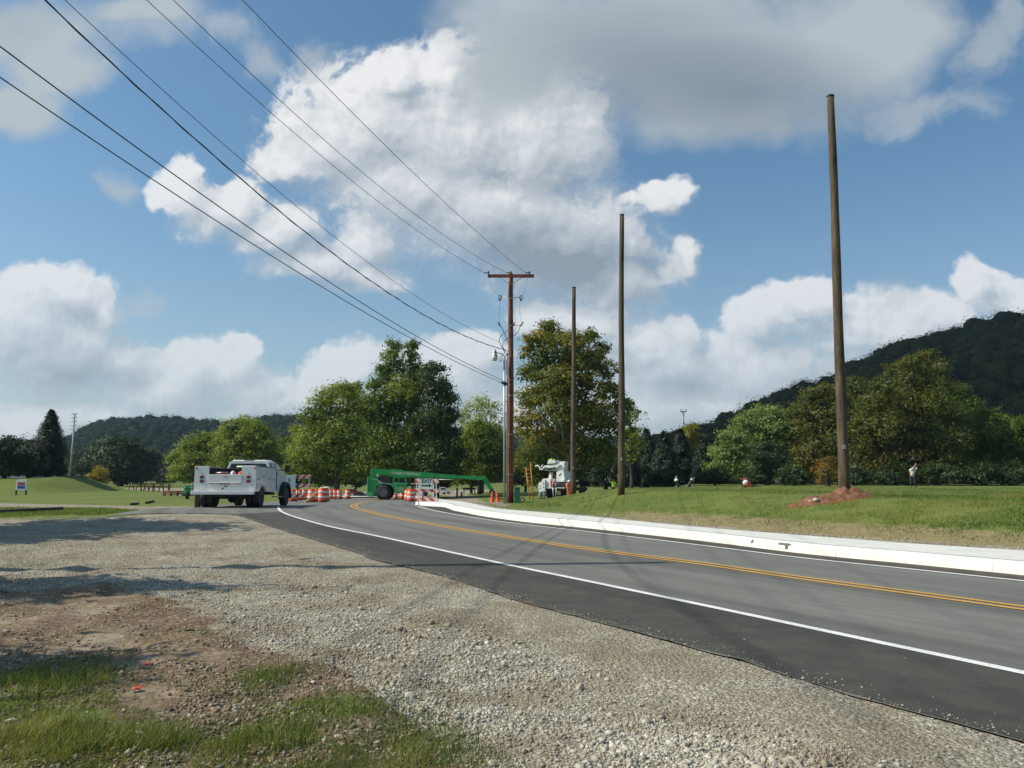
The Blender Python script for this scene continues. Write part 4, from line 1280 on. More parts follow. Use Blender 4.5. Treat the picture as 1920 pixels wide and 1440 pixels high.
# ------------------------------------------------------------------ clay heap
def clay_heap():
    x0, y0 = CLAY
    parts = []
    for (u, v, w_, h_, dY) in ((1590, 931, .62, 0.42, -0.05), (1560, 931, .55, 0.26, -0.2), (1530, 931, .6, 0.26, -0.3), (1503, 931, .45, 0.14, -0.35)):
        p = at(u, v, y0 + dY); parts.append((p.x, p.y, w_, h_))
    n = 90; xs = np.linspace(-2.6, 2.0, n); ys = np.linspace(-1.6, 1.3, 60)
    X, Yy = np.meshgrid(xs + x0, ys + y0)
    H = np.zeros_like(X)
    for (px, py, w_, h_) in parts:
        H = np.maximum(H, h_ * np.clip(1.25 - np.hypot((X - px) / w_, (Yy - py) / (w_ * 0.75)), 0, 1) ** 0.9)
    H = H * (0.75 + 0.7 * (fbm(X * 5, Yy * 5, 81, 4) - 0.3)) + 0.07 * (fbm(X * 14, Yy * 14, 83, 3) - 0.5) * (H > 0.02)
    Z = ground_z(X.ravel(), Yy.ravel(), True) - gz(x0, y0) - 0.03 + H.ravel()
    V = np.stack([X.ravel() - x0, Yy.ravel() - y0, Z], 1)
    Hf = H.ravel(); fc = []
    for i in range(len(ys) - 1):
        for j in range(n - 1):
            q = (i * n + j, i * n + j + 1, (i + 1) * n + j + 1, (i + 1) * n + j)
            if max(Hf[k] for k in q) > 0.01: fc.append(q)
    m, t, b = new_mat('red_clay')
    geo = t.n('ShaderNodeNewGeometry').outputs['Position']
    nn = t.noise(geo, 7.0, 6.0, 0.7)
    t.set(b.inputs['Base Color'], t.ramp(nn, [(0.3, (0.10, 0.038, 0.018)), (0.5, (0.20, 0.085, 0.042)), (0.7, (0.33, 0.18, 0.10))]))
    b.inputs['Roughness'].default_value = 1.0
    t.set(b.inputs['Normal'], t.n('ShaderNodeBump', {'Height': nn, 'Strength': 1.0, 'Distance': 0.06}).outputs[0])
    root = thing('clay_mound', 'mound of freshly dug red clay heaped round the foot of the nearest bare pole', 'mound', (x0, y0, gz(x0, y0)))
    mesh_np('heap', V, fc, m, root, smooth=True)
    # rocks lying in the spoil
    for k, (u, v, r, lb) in enumerate(((1529, 925, 0.085, 'pale rock lying on the left half of the clay mound'), (1519, 931, 0.05, 'small pale stone at the front of the clay mound'), (1536, 929, 0.045, 'small cream stone just right of the pale rock on the clay mound'))):
        p = at(u, v, y0 - 0.62 + 0.06 * k); p.z = gz(p.x, p.y) + .12 - .03 * k
        q = ICO[0] * r * (1 + np.random.default_rng(k).normal(0, 0.12, (len(ICO[0]), 1))) * np.array([1.2, 1, 0.8])
        o = mesh_np('rock', q, ICO[1], M_rock); o.location = p
        tag(o, lb, 'rock', 'stones in the dug clay')
clay_heap()

# ------------------------------------------------------------------ traffic drums, cones, barricades
def make_drum(label):
    t = thing('traffic_drum', label, 'traffic drum', group='orange and white traffic drums closing the road')
    MB().lathe([(0.33, 0), (0.34, 0.02), (0.33, 0.07), (0.27, 0.09)], 24).build('rubber_base', M_black, t)
    prof = [(0.265, 0.05), (0.285, 0.06), (0.28, 0.24), (0.272, 0.245), (0.268, 0.41), (0.262, 0.415), (0.258, 0.56), (0.25, 0.565), (0.246, 0.72), (0.238, 0.725), (0.23, 0.83), (0.20, 0.86), (0.0, 0.865)]
    MB().lathe(prof, 24).build('body', M_orange, t)
    for a, b_, r0, r1 in ((0.25, 0.40, 0.2745, 0.2705), (0.57, 0.71, 0.2525, 0.2485)):
        MB().lathe([(r0 - .01, a), (r0 + 0.003, a + .003), (r1 + 0.003, b_ - .003), (r1 - .01, b_)], 24, cap=False).build('reflective_band', M_refl, t)
    MB().tube([(-0.09, 0, 0.85), (-0.08, 0, 0.93), (0.08, 0, 0.93), (0.09, 0, 0.85)], 0.022, 8).build('handle', M_orange, t)
    return t
D_ = [
 (548, 940, 1.0, 'traffic drum half hidden behind the front wheel of the white truck'),
 (560, 938, 1.0, 'traffic drum seen through the legs of the left barricade'),
 (570, 937, 1.0, 'traffic drum just right of the left barricade'),
 (584, 941.5, 1.05, 'leftmost of the near traffic drums, with a folded yellow sign leaning on it'),
 (593, 941, 1.0, 'traffic drum squeezed between the yellow sign drum and the widest drum'),
 (603.5, 941.5, 1.12, 'widest and nearest traffic drum right of the white truck'),
 (610, 939.5, 1.05, 'traffic drum partly behind the widest drum on its right'),
 (620, 936, 0.96, 'left of the three traffic drums in a far row'),
 (628, 936, 0.96, 'middle of the three traffic drums in a far row'),
 (636, 936, 0.96, 'right of the three traffic drums in a far row'),
 (651.5, 935.6, 0.96, 'traffic drum standing alone left of the green telehandler'),
 (741, 936, 0.80, 'low traffic drum right behind the big wheel of the telehandler'),
 (754, 936, 0.95, 'traffic drum in the shade under the telehandler cab'),
 (764, 938, 1.0, 'left of the tight cluster of traffic drums beside the exit barricade'),
 (770, 940.5, 1.0, 'nearest of the tight cluster of traffic drums beside the exit barricade'),
 (773, 937.5, 1.0, 'traffic drum hidden behind the left post of the exit barricade'),
 (788, 938.5, 0.9, 'traffic drum seen between the rails of the exit barricade'),
]
drum0 = None
for (u, v, s, lb) in D_:
    p = gp(u, v)
    if drum0 is None: drum0 = o = make_drum(lb)
    else: o = copy_tree(drum0); o['label'] = lb
    o.location = (p.x, p.y, float(zb(p.x, p.y)) + 0.002); o.scale = (s * 0.97,) * 3 ; o.rotation_euler = (random.uniform(-.03, .03), random.uniform(-.03, .03), random.uniform(0, 3))

def folded_sign():
    p = gp(581, 942.2)
    t = thing('folded_sign', 'folded yellow work sign leaning against the leftmost near drum', 'sign', (p.x, p.y - 0.15, float(zb(p.x, p.y))))
    MB().prism([(-0.35, 0.02), (-0.05, 0.0), (0.42, 0.55), (0.15, 0.62)], 0, 0.03, 'y', Matrix.Rotation(-0.25, 4, 'X')).build('panel', M_yellow, t)
    MB().tube([(-0.32, -0.03, 0.0), (0.38, 0.12, 0.66)], 0.02, 6).build('pole', M_plasticw, t)
folded_sign()
def cloth_on_drum():
    p = gp(608, 941.2)
    z = float(zb(p.x, p.y))
    V = []; n = 9
    for i in range(n):
        for j in range(n):
            x = (i / (n - 1) - .5) * 0.6; y = (j / (n - 1) - .5) * 0.5
            V.append((x, y, 0.02 * math.sin(x * 14) + 0.02 * math.cos(y * 11) - 0.55 * max(0, abs(x) - 0.16) ** 1.2 - 0.3 * max(0, abs(y) - 0.14)))
    fc = [(i * n + j, i * n + j + 1, (i + 1) * n + j + 1, (i + 1) * n + j) for i in range(n - 1) for j in range(n - 1)]
    o = mesh_np('sandbag_cover', V, fc, M_plasticw, smooth=True); o.location = (p.x + 0.02, p.y, z + 1.04)
    tag(o, 'crumpled white sheet lying on top of the widest drum', 'sheet')
cloth_on_drum()

def make_cone(label, u, v, lean, Y=None):
    p = gp(u, v)
    z = gz(p.x, p.y)
    t = thing('traffic_cone', label, 'traffic cone', (p.x, p.y, z + 0.01), 0, 'orange traffic cones by the steel pole')
    s = 1.0
    Rm = Matrix.Rotation(lean, 4, 'Y')
    MB().box(-0.19, 0.19, -0.19, 0.19, 0, 0.035, Rm, 0.012).build('base', M_orange, t)
    MB().lathe([(0.145, 0.035), (0.135, 0.06), (0.035, 0.68), (0.025, 0.70), (0.0, 0.70)], 20, M=Rm).build('cone_body', M_orange, t)
    MB().lathe([(0.09, 0.33), (0.097, 0.333), (0.078, 0.447), (0.07, 0.45)], 20, M=Rm, cap=False).build('collar', M_orange, t)
    return t
make_cone('orange traffic cone standing straight, left of the pair', 922.5, 944.5, 0.02)
make_cone('orange traffic cone tilted to the left, nearest the steel pole', 934, 944, -0.16)

def stripes(x0, x1, z0, z1, y, slope, pitch, parent, mat=None, phase=0.0):
    m = MB(); x = x0 - 2 * pitch + phase
    dxs = (z1 - z0) * slope
    while x < x1 + pitch:
        a, b_ = x, x + pitch / 2
        # parallelogram clipped to the rail
        poly = [(a, z0), (b_, z0), (b_ + dxs, z1), (a + dxs, z1)]
        def clip(poly, s, lim):
            out = []
            for i in range(len(poly)):
                p, q = poly[i], poly[(i + 1) % len(poly)]
                ip, iq = (p[0] - lim) * s >= 0, (q[0] - lim) * s >= 0
                if ip: out.append(p)
                if ip != iq:
                    f = (lim - p[0]) / (q[0] - p[0]); out.append((lim, p[1] + f * (q[1] - p[1])))
            return out
        poly = clip(poly, 1, x0 + 0.004)
        if len(poly) > 2: poly = clip(poly, -1, x1 - 0.004)
        if len(poly) > 2: m.prism(poly, y - 0.003, y + 0.001, 'y')
        x += pitch
    return m.build('stripes', mat or M_redor, parent)

def barricade(label, loc, rz, width=1.35, slope=-1.0, sign=None, lowrail=True, frame_only=False, phase=0.0, z_rails=((0.22, 0.42), (0.72, 0.92), (1.24, 1.46))):
    t = thing('road_barricade', label, 'barricade', loc, rz, 'striped road barricades')
    hw = width / 2
    for x in (-hw + 0.22, hw - 0.14):
        p = MB().box(x - 0.03, x + 0.03, 0.0, 0.05, 0.05, 1.5).build('post', M_plasticw, t)
        MB().box(x - 0.03, x + 0.03, -0.55, 0.55, 0.0, 0.05).build('foot', M_plasticw, t)
        MB().tube([(x, 0.5, 0.05), (x, 0.03, 0.7)], 0.015, 6).build('strut', M_plasticw, t)
    for a, b_ in z_rails:
        r = MB().box(-hw, hw, -0.03, 0.0, a, b_, bev=0.006).build('rail', M_refl, t)
        stripes(-hw, hw, a + .008, b_ - .008, -0.031, slope, 0.47, r, phase=phase)
    return t
bx = gp(800, 947.6)
B1 = barricade('striped barricade facing the road with the green EXIT arrow sign', (bx.x, bx.y - 0.05, float(zb(bx.x, bx.y))), -0.06)
# exit sign with arrow
def exit_sign(t):
    s = MB().box(-0.335, 0.335, -0.062, -0.045, 0.90, 1.475, bev=0.004).build('sign_panel', M_signw, t)
    cxs = 0.0
    text('EXIT', 0.29, M_signg, s, face_front(0.0, -0.063, 1.325), bold=0.013, ext=0.003, sx=1.0)
    a = MB().prism([(-0.29, 1.045), (0.12, 1.045), (0.12, 0.985), (0.31, 1.09), (0.12, 1.195), (0.12, 1.135), (-0.29, 1.135)], -0.066, -0.061, 'y').build('arrow', M_signg, s)
exit_sign(B1)
# second barricade, nearly edge on, closing the lane behind the first
b2 = gp(776, 944.5)
barricade('striped barricade turned nearly edge on behind the exit barricade', (b2.x + 0.2, b2.y + 0.7, float(zb(b2.x, b2.y))), -1.25, 1.9, slope=1.0)
b3 = gp(799, 942.5)
barricade('striped barricade standing close behind the exit barricade', (b3.x, b3.y, float(zb(b3.x, b3.y))), 0.35, 1.3, slope=1.0, phase=.1)
# left barricade beyond the truck's bonnet
b4 = gp(556, 941.5)
B4 = barricade('striped barricade beyond the bonnet of the white truck', (b4.x - 0.1, b4.y, float(zb(b4.x, b4.y))), 0.10, 2.1, slope=1.0, z_rails=((0.30, 0.55), (1.02, 1.27), (1.62, 1.87)))
for ch in B4.children:
    if ch.name.startswith('post'): ch.scale.z = 1.26
s4 = MB().box(-0.75, 0.0, -0.075, -0.05, 0.95, 1.86, bev=0.004).build('sign_panel', M_signw, B4)
text('E', 0.30, M_signg, s4, face_front(-0.42, -0.077, 1.5), bold=0.012, ext=0.002)
MB().box(0.12, 0.17, -0.10, -0.05, 0.0, 1.95).build('steel_stake', M_black, B4)

# ------------------------------------------------------------------ wheels
def wheel(parent, c, r, w_, rim=0.55, name='wheel', lugs=0, axis='x', rimmat=None, dual=False, face=1):
    """c: centre; returns the tyre with its rim as child"""
    m = MB()
    cx, cy, cz = c
    def prof(x0):
        return [(r * rim, x0 - w_ * .46), (r * 0.9, x0 - w_ * .5), (r * 0.985, x0 - w_ * .40), (r, x0 - w_ * .2), (r, x0 + w_ * .2), (r * .985, x0 + w_ * .40), (r * 0.9, x0 + w_ * .5), (r * rim, x0 + w_ * .46)]
    if axis == 'x':
        m.lathe(prof(0), 28, c, 'x', cap=True)
        if dual: m.lathe(prof(-face * w_ * 1.1), 28, c, 'x', cap=True)
    if lugs:
        for k in range(lugs):
            a = 2 * math.pi * k / lugs
            for s in (-1, 1):
                M = Matrix.Translation(c) @ Matrix.Rotation(a + s * 0.06, 4, 'X')
                m.box(min(0, s * w_ * .5), max(0, s * w_ * .5), -r * 0.045, r * 0.045, r * 0.97, r * 1.06, M)
    ty = m.build(name, M_rubber, parent)
    rm = MB().lathe([(0.0, face * w_ * 0.30), (r * 0.18, face * w_ * 0.34), (r * 0.2, face * w_ * 0.22), (r * rim * 0.75, face * w_ * 0.18), (r * rim * 0.92, face * w_ * 0.40), (r * rim * 1.03, face * w_ * 0.475), (r * rim * 1.03, face * w_ * 0.42)], 24, c, 'x')
    rm.build('rim', rimmat or M_silver, ty)
    return ty

# ------------------------------------------------------------------ the service truck
def service_truck():
    pl = gp(388, 951.5); pr = gp(489, 950)
    Y0 = (pl.y + pr.y) / 2
    xl = at(378, 940, Y0).x; xr = at(490.5, 940, Y0).x
    cx = (xl + xr) / 2; W_ = xr - xl; hw = W_ / 2
    z = float(zb(cx, Y0 + 1)) + 0.0
    t = thing('service_truck', 'white utility service truck parked with its tool body and tailgate towards the camera', 'truck', (cx, Y0 - 0.9, z), 0.012)
    t.rotation_euler.x = math.atan((float(zb(cx, Y0 + 4.3)) - float(zb(cx, Y0 + 0.1))) / 4.2)
    k = Y0 / F
    zz = lambda v: at(435, v, Y0).z - z
    z_dk, z_bot, z_top, z_tg, z_tgb = zz(921), zz(926), zz(875), zz(889.5), zz(906)
    z_roof = zz(862.5) * 1.06
    # utility body: two side boxes, floor, rear panels
    L = 2.9
    ob = 0.42       # depth of the side boxes
    b = MB()
    for s in (-1, 1):
        x0, x1 = (-hw, -hw + ob) if s < 0 else (hw - ob, hw)
        # side box with wheel arch cut into the outline
        ax, ar, n = 1.0, 0.50, 10
        arch = [(ax + ar * math.cos(a), 0.42 + ar * 1.0 * math.sin(a)) for a in np.linspace(math.pi * 0.98, 0.02 * math.pi, n)]
        out = [(0.03, z_dk)] + [(ax - ar, z_dk)] + [(p[0], max(p[1], z_dk)) for p in arch if p[1] > z_dk] + [(ax + ar, z_dk), (L, z_dk), (L, z_top), (0.03, z_top)]
        b.prism(out, x0, x1, 'x')
    b.box(-hw + ob, hw - ob, 0.05, L, z_dk, z_dk + 0.06)
    b.box(-hw + ob, hw - ob, L - 0.05, L, z_dk + .06, z_top - 0.12)
    body = b.build('service_body', M_white, t)
    MB().box(-hw + ob, -hw + ob + .01, .05, L - .06, z_dk + .07, z_top - .03).box(hw - ob - .01, hw - ob, .05, L - .06, z_dk + .07, z_top - .03).box(-hw + ob + .011, hw - ob - .011, L - .075, L - .055, z_dk + .07, z_top - .13).build('black_bed_panels', M_black, t)  # black panels over the inner faces of the bed
    # rear faces framing the tailgate
    re = MB()
    re.box(-hw, -hw + 0.60, 0.0, 0.03, z_dk, z_top + 0.015, bev=0.008).box(hw - 0.60, hw, 0.0, 0.03, z_dk, z_top + 0.015, bev=0.008)
    re.box(-hw + 0.6, hw - 0.6, 0.0, 0.03, z_dk, z_tgb - 0.02)
    re.build('rear_panel', M_white, t)
    tg = MB().box(-hw + 0.585, hw - 0.585, -0.035, -0.002, z_tgb, z_tg, bev=0.01).build('tailgate', M_white, t)
    MB().box(-hw + 0.63, hw - 0.63, -0.06, -0.036, z_tgb + 0.005, z_tgb + 0.05, bev=0.01).build('ledge', M_white, tg)
    MB().box(-0.10, 0.10, -0.045, -0.034, z_tg - 0.09, z_tg - 0.05, bev=0.005).build('latch', M_galv, tg)
    for x in (-0.16, 0.0, 0.16): MB().box(x - .05, x + .05, -0.01, 0.0, z_tgb - 0.055, z_tgb - 0.025).build('marker_lamp', M_red, t)
    MB().box(-hw - 0.05, hw - 0.02, -0.22, 0.02, z_bot - 0.01, z_dk + 0.02, bev=0.015).build('rear_bumper', M_white, t)
    MB().lathe([(0.035, -0.03), (0.035, 0.0)], 12, (-0.08, 0, z_dk + 0.12), 'y').build('trailer_socket', M_black, t)
    MB().box(-0.02, 0.10, -0.02, 0.0, z_dk + 0.19, z_dk + 0.23).build('trailer_plug', M_black, t)
    for s in (-1, 1):
        x = s * (hw - 0.31)
        for dzv in (894.5, 902.0):
            q = zz(dzv)
            h_ = MB().box(x - 0.085, x + 0.085, -0.012, 0.0, q - 0.06, q + 0.06, bev=0.02).build('tail_light', M_black, t)
            MB().box(x - 0.065, x + 0.065, -0.022, -0.011, q - 0.042, q + 0.042, bev=0.015).build('lens', M_red, h_)
        MB().lathe([(0.0, -0.025), (0.04, -0.02), (0.045, 0.0)], 12, (s * (hw - 0.06), 0, z_top - 0.06), 'y').build('corner_lamp', M_red, t)
        MB().box(x - .02, x + .02, -0.01, 0, zz(888.3), zz(887.2)).build('bolt_cover', M_black, t)
    # licence plate with faint characters
    pl_ = MB().box(-hw + 0.16, -hw + 0.46, -0.01, 0.0, zz(916.5), zz(911.8)).build('number_plate', M_plasticw, t)
    # doors on the right side boxes: thin proud panels with gaps and handles
    for (y0, y1, a, c_) in ((0.06, 0.52, z_dk + .04, z_top - .04), (0.56, 1.46, 0.42 + .53, z_top - .04), (1.56, 2.10, z_dk + .04, z_top - .04), (2.14, 2.84, z_dk + .04, z_top - 0.04)):
        for s in (1, -1):
            d = MB().box(*((hw, hw + 0.014) if s > 0 else (-hw - 0.014, -hw)), y0, y1, a, c_, bev=0.004).build('locker_door', M_white, t)
            MB().box(*((hw + .014, hw + 0.035) if s > 0 else (-hw - 0.035, -hw - .014)), (y0 + y1) / 2 - .04, (y0 + y1) / 2 + .04, (a + c_) / 2 - .03, (a + c_) / 2 + .03).build('latch', M_black, d)
    # black rail along the top of the right box
    for s in (-1, 1): MB().box(s * (hw - 0.02) - 0.02, s * (hw - 0.02) + 0.02, 0.1, L, z_top + 0.002, z_top + 0.035).build('top_rail', M_black, t)
    # cab: lofted crew shape
    cw = hw * 0.80; y0 = L + 0.08
    zr = z_roof; zs = zz(874.5)            # roof / beltline
    sec = []
    def sect(y, zt, zb_, wt, wb, belt):
        return [(-wb, y, zb_), (-wb * 1.0, y, belt), (-wt, y, zt - 0.06), (-wt + 0.10, y, zt), (wt - 0.10, y, zt), (wt, y, zt - 0.06), (wb, y, belt), (wb, y, zb_)]
    zbm = zz(922)
    belt = zs - 0.12
    loops = [sect(y0, zr - 0.06, zbm, cw * 0.84, cw, belt), sect(y0 + 0.18, zr - 0.01, zbm, cw * 0.82, cw, belt), sect(y0 + 0.9, zr, zbm, cw * 0.82, cw, belt), sect(y0 + 1.45, zr - 0.04, zbm, cw * 0.80, cw, belt)]
    loops += [sect(y0 + 2.05, belt + 0.06, zbm, cw * 0.92, cw, belt), sect(y0 + 2.75, belt - 0.04, zbm, cw * 0.90, cw * 0.97, belt - 0.12), sect(y0 + 2.95, belt - 0.22, zbm, cw * 0.86, cw * 0.93, belt - 0.3)]
    cab = MB().loft(loops).build('cab', M_white, t)
    # windows
    rw = MB().prism([(-cw * 0.86, belt + 0.02), (-cw * 0.76, zr - 0.185), (cw * 0.76, zr - 0.185), (cw * 0.86, belt + 0.02)], y0 - 0.02, y0 + 0.01, 'y').build('rear_window', M_glass, cab)
    MB().box(-0.22, 0.22, y0 + 0.04, y0 + 0.20, zr - 0.10, zr - 0.012, bev=0.01).build('roof_lamp_bar', M_black, cab)
    for s in (-1, 1):
        for (ya, yb, yc, yd) in ((y0 + 0.25, y0 + 0.85, y0 + 0.85, y0 + 0.30), (y0 + 0.95, y0 + 1.85, y0 + 1.45, y0 + 0.95)):
            a = [(s * cw * 0.985, ya, belt + 0.06), (s * cw * 0.985, yb, belt + 0.06), (s * cw * 0.865, yc, zr - 0.14), (s * cw * 0.865, yd, zr - 0.14)]
            bq = [(p[0] + s * 0.03, p[1], p[2]) for p in a]
            MB().loft([a, bq]).build('side_window', M_glass, cab)
        mr = MB().box(s * (cw + 0.34) - 0.11, s * (cw + 0.34) + 0.11, y0 + 1.45, y0 + 1.53, belt - 0.02, belt + 0.32, bev=0.02).build('mirror', M_black, t)
        MB().tube([(s * cw, y0 + 1.49, belt + 0.1), (s * (cw + 0.3), y0 + 1.49, belt + 0.12)], 0.02, 6).build('mirror_arm', M_black, mr)
        MB().box(s * cw * 1.0 - 0.02, s * cw * 1.0 + 0.03, y0 + 0.92, y0 + 0.935, zbm + .1, belt).build('door_gap', M_black, cab)
        MB().box(s * cw - 0.0 if s > 0 else s * cw - 0.05, s * cw + 0.05 if s > 0 else s * cw, y0 + 1.0, y0 + 1.14, belt - 0.14, belt - 0.10).build('door_handle', M_silver, cab)
        # wide black fender flare over the front wheel
        fl = MB(); R_ = 0.56; yc = y0 + 2.15; zc = 0.44
        lo = []
        for a in np.linspace(-0.15, math.pi + 0.15, 14):
            cc, ss = math.cos(a), math.sin(a)
            lo.append([(s * (cw - 0.03), yc + R_ * cc, zc + R_ * ss), (s * (hw - 0.02), yc + R_ * cc, zc + R_ * ss), (s * (hw - 0.02), yc + (R_ + .12) * cc, zc + (R_ + .12) * ss), (s * (cw - 0.03), yc + (R_ + .16) * cc, zc + (R_ + .16) * ss)])
        fl.loft(lo); fl.build('fender_flare', M_black, t)
        MB().box(s * (cw + 0.10) - 0.10, s * (cw + 0.10) + 0.10, y0 + 0.3, y0 + 1.75, 0.42, 0.47, bev=0.01).build('running_board', M_silver, t)
        wheel(t, (s * (hw - 0.20), y0 + 2.15, 0.43), 0.43, 0.27, 0.55, 'front_wheel', face=s)
        wheel(t, (s * (hw - 0.17), 1.0, 0.43), 0.43, 0.27, 0.55, 'rear_wheel', dual=True, face=s)
    MB().box(-0.45, -0.35, 0.1, y0 + 2.7, 0.52, 0.68).box(0.35, 0.45, 0.1, y0 + 2.7, 0.52, 0.68).box(-0.7, 0.7, 0.9, 1.1, 0.36, 0.50).box(-0.42, 0.42, 1.7, 2.6, 0.40, 0.62).box(-0.8, 0.8, 0.06, 0.2, 0.44, 0.62).build('chassis', M_under, t)
    MB().lathe([(0.0, -.2), (0.15, -.16), (0.19, 0), (0.15, .16), (0.0, .2)], 14, (0, 1.0, 0.38), 'y').build('differential', M_under, t)
    MB().box(-0.05, 0.05, -0.12, 0.1, 0.42, 0.52).build('tow_hitch', M_under, t)
    # load in the bed: things of their own
    T = Matrix.Translation((cx, Y0 - 0.9, z))
    zf = z_dk + 0.06
    def inbed(name, lb, cat, mb_parts, x, y):
        q = T @ Vector((x, y, zf + 0.001))
        tt = thing(name, lb, cat, q)
        for nm, mb_, mt in mb_parts: mb_.build(nm, mt, tt)
    hgt = z_tg - zf
    inbed('equipment_box', 'black equipment box filling the left of the truck bed', 'box', [('case', MB().box(-0.42, 0.42, -0.3, 0.3, 0, hgt + 0.22, bev=0.03), M_black), ('lid', MB().box(-0.44, 0.44, -0.32, 0.32, hgt + 0.221, hgt + 0.27, bev=0.02), M_black)], -0.30, 1.9)
    inbed('orange_bag', 'orange bag standing in the truck bed next to the right locker', 'bag', [('sack', MB().sphere((0, 0, hgt / 2 + .1), 0.5, 14, 10, (0.32, 0.4, hgt + .08)), M_vest), ('strap', MB().tube([(-.1, -.18, hgt + .16), (-.02, -.2, hgt + .24), (.08, -.18, hgt + .16)], 0.015, 6), M_black)], hw - 0.60 - 0.22, 0.6)
    inbed('water_cooler', 'white jug with a small cap standing beside the orange bag in the truck bed', 'jug', [('jar', MB().lathe([(0.1, 0), (0.11, 0.02), (0.11, hgt + 0.08), (0.05, hgt + 0.14)], 14), M_plasticw), ('cap', MB().lathe([(0.05, hgt + .14), (0.05, hgt + 0.18)], 10), M_red)], hw - 0.60 - 0.50, 0.45)
    inbed('tool_tray', 'low tray of tools in the middle of the truck bed', 'tray', [('tray', MB().box(-0.3, 0.3, -0.15, 0.15, 0, hgt + 0.03, bev=0.01), M_redpan), ('tool', MB().tube([(-.25, 0, hgt + .06), (.25, .03, hgt + .08)], 0.03, 6), M_silver)], -0.32, 0.5)
    inbed('pipe_rack', 'pale pipes lying across the front of the truck bed', 'pipes', [('tube', MB().tube([(-0.5, 0, hgt + 0.34), (0.5, 0.05, hgt + 0.36)], 0.04, 8), M_plasticw), ('stand', MB().box(-0.4, -0.3, -.05, .05, 0, hgt + .30).box(0.3, 0.4, -.05, .1, 0, hgt + .32), M_black)], 0.15, 2.4)
    return t
service_truck()

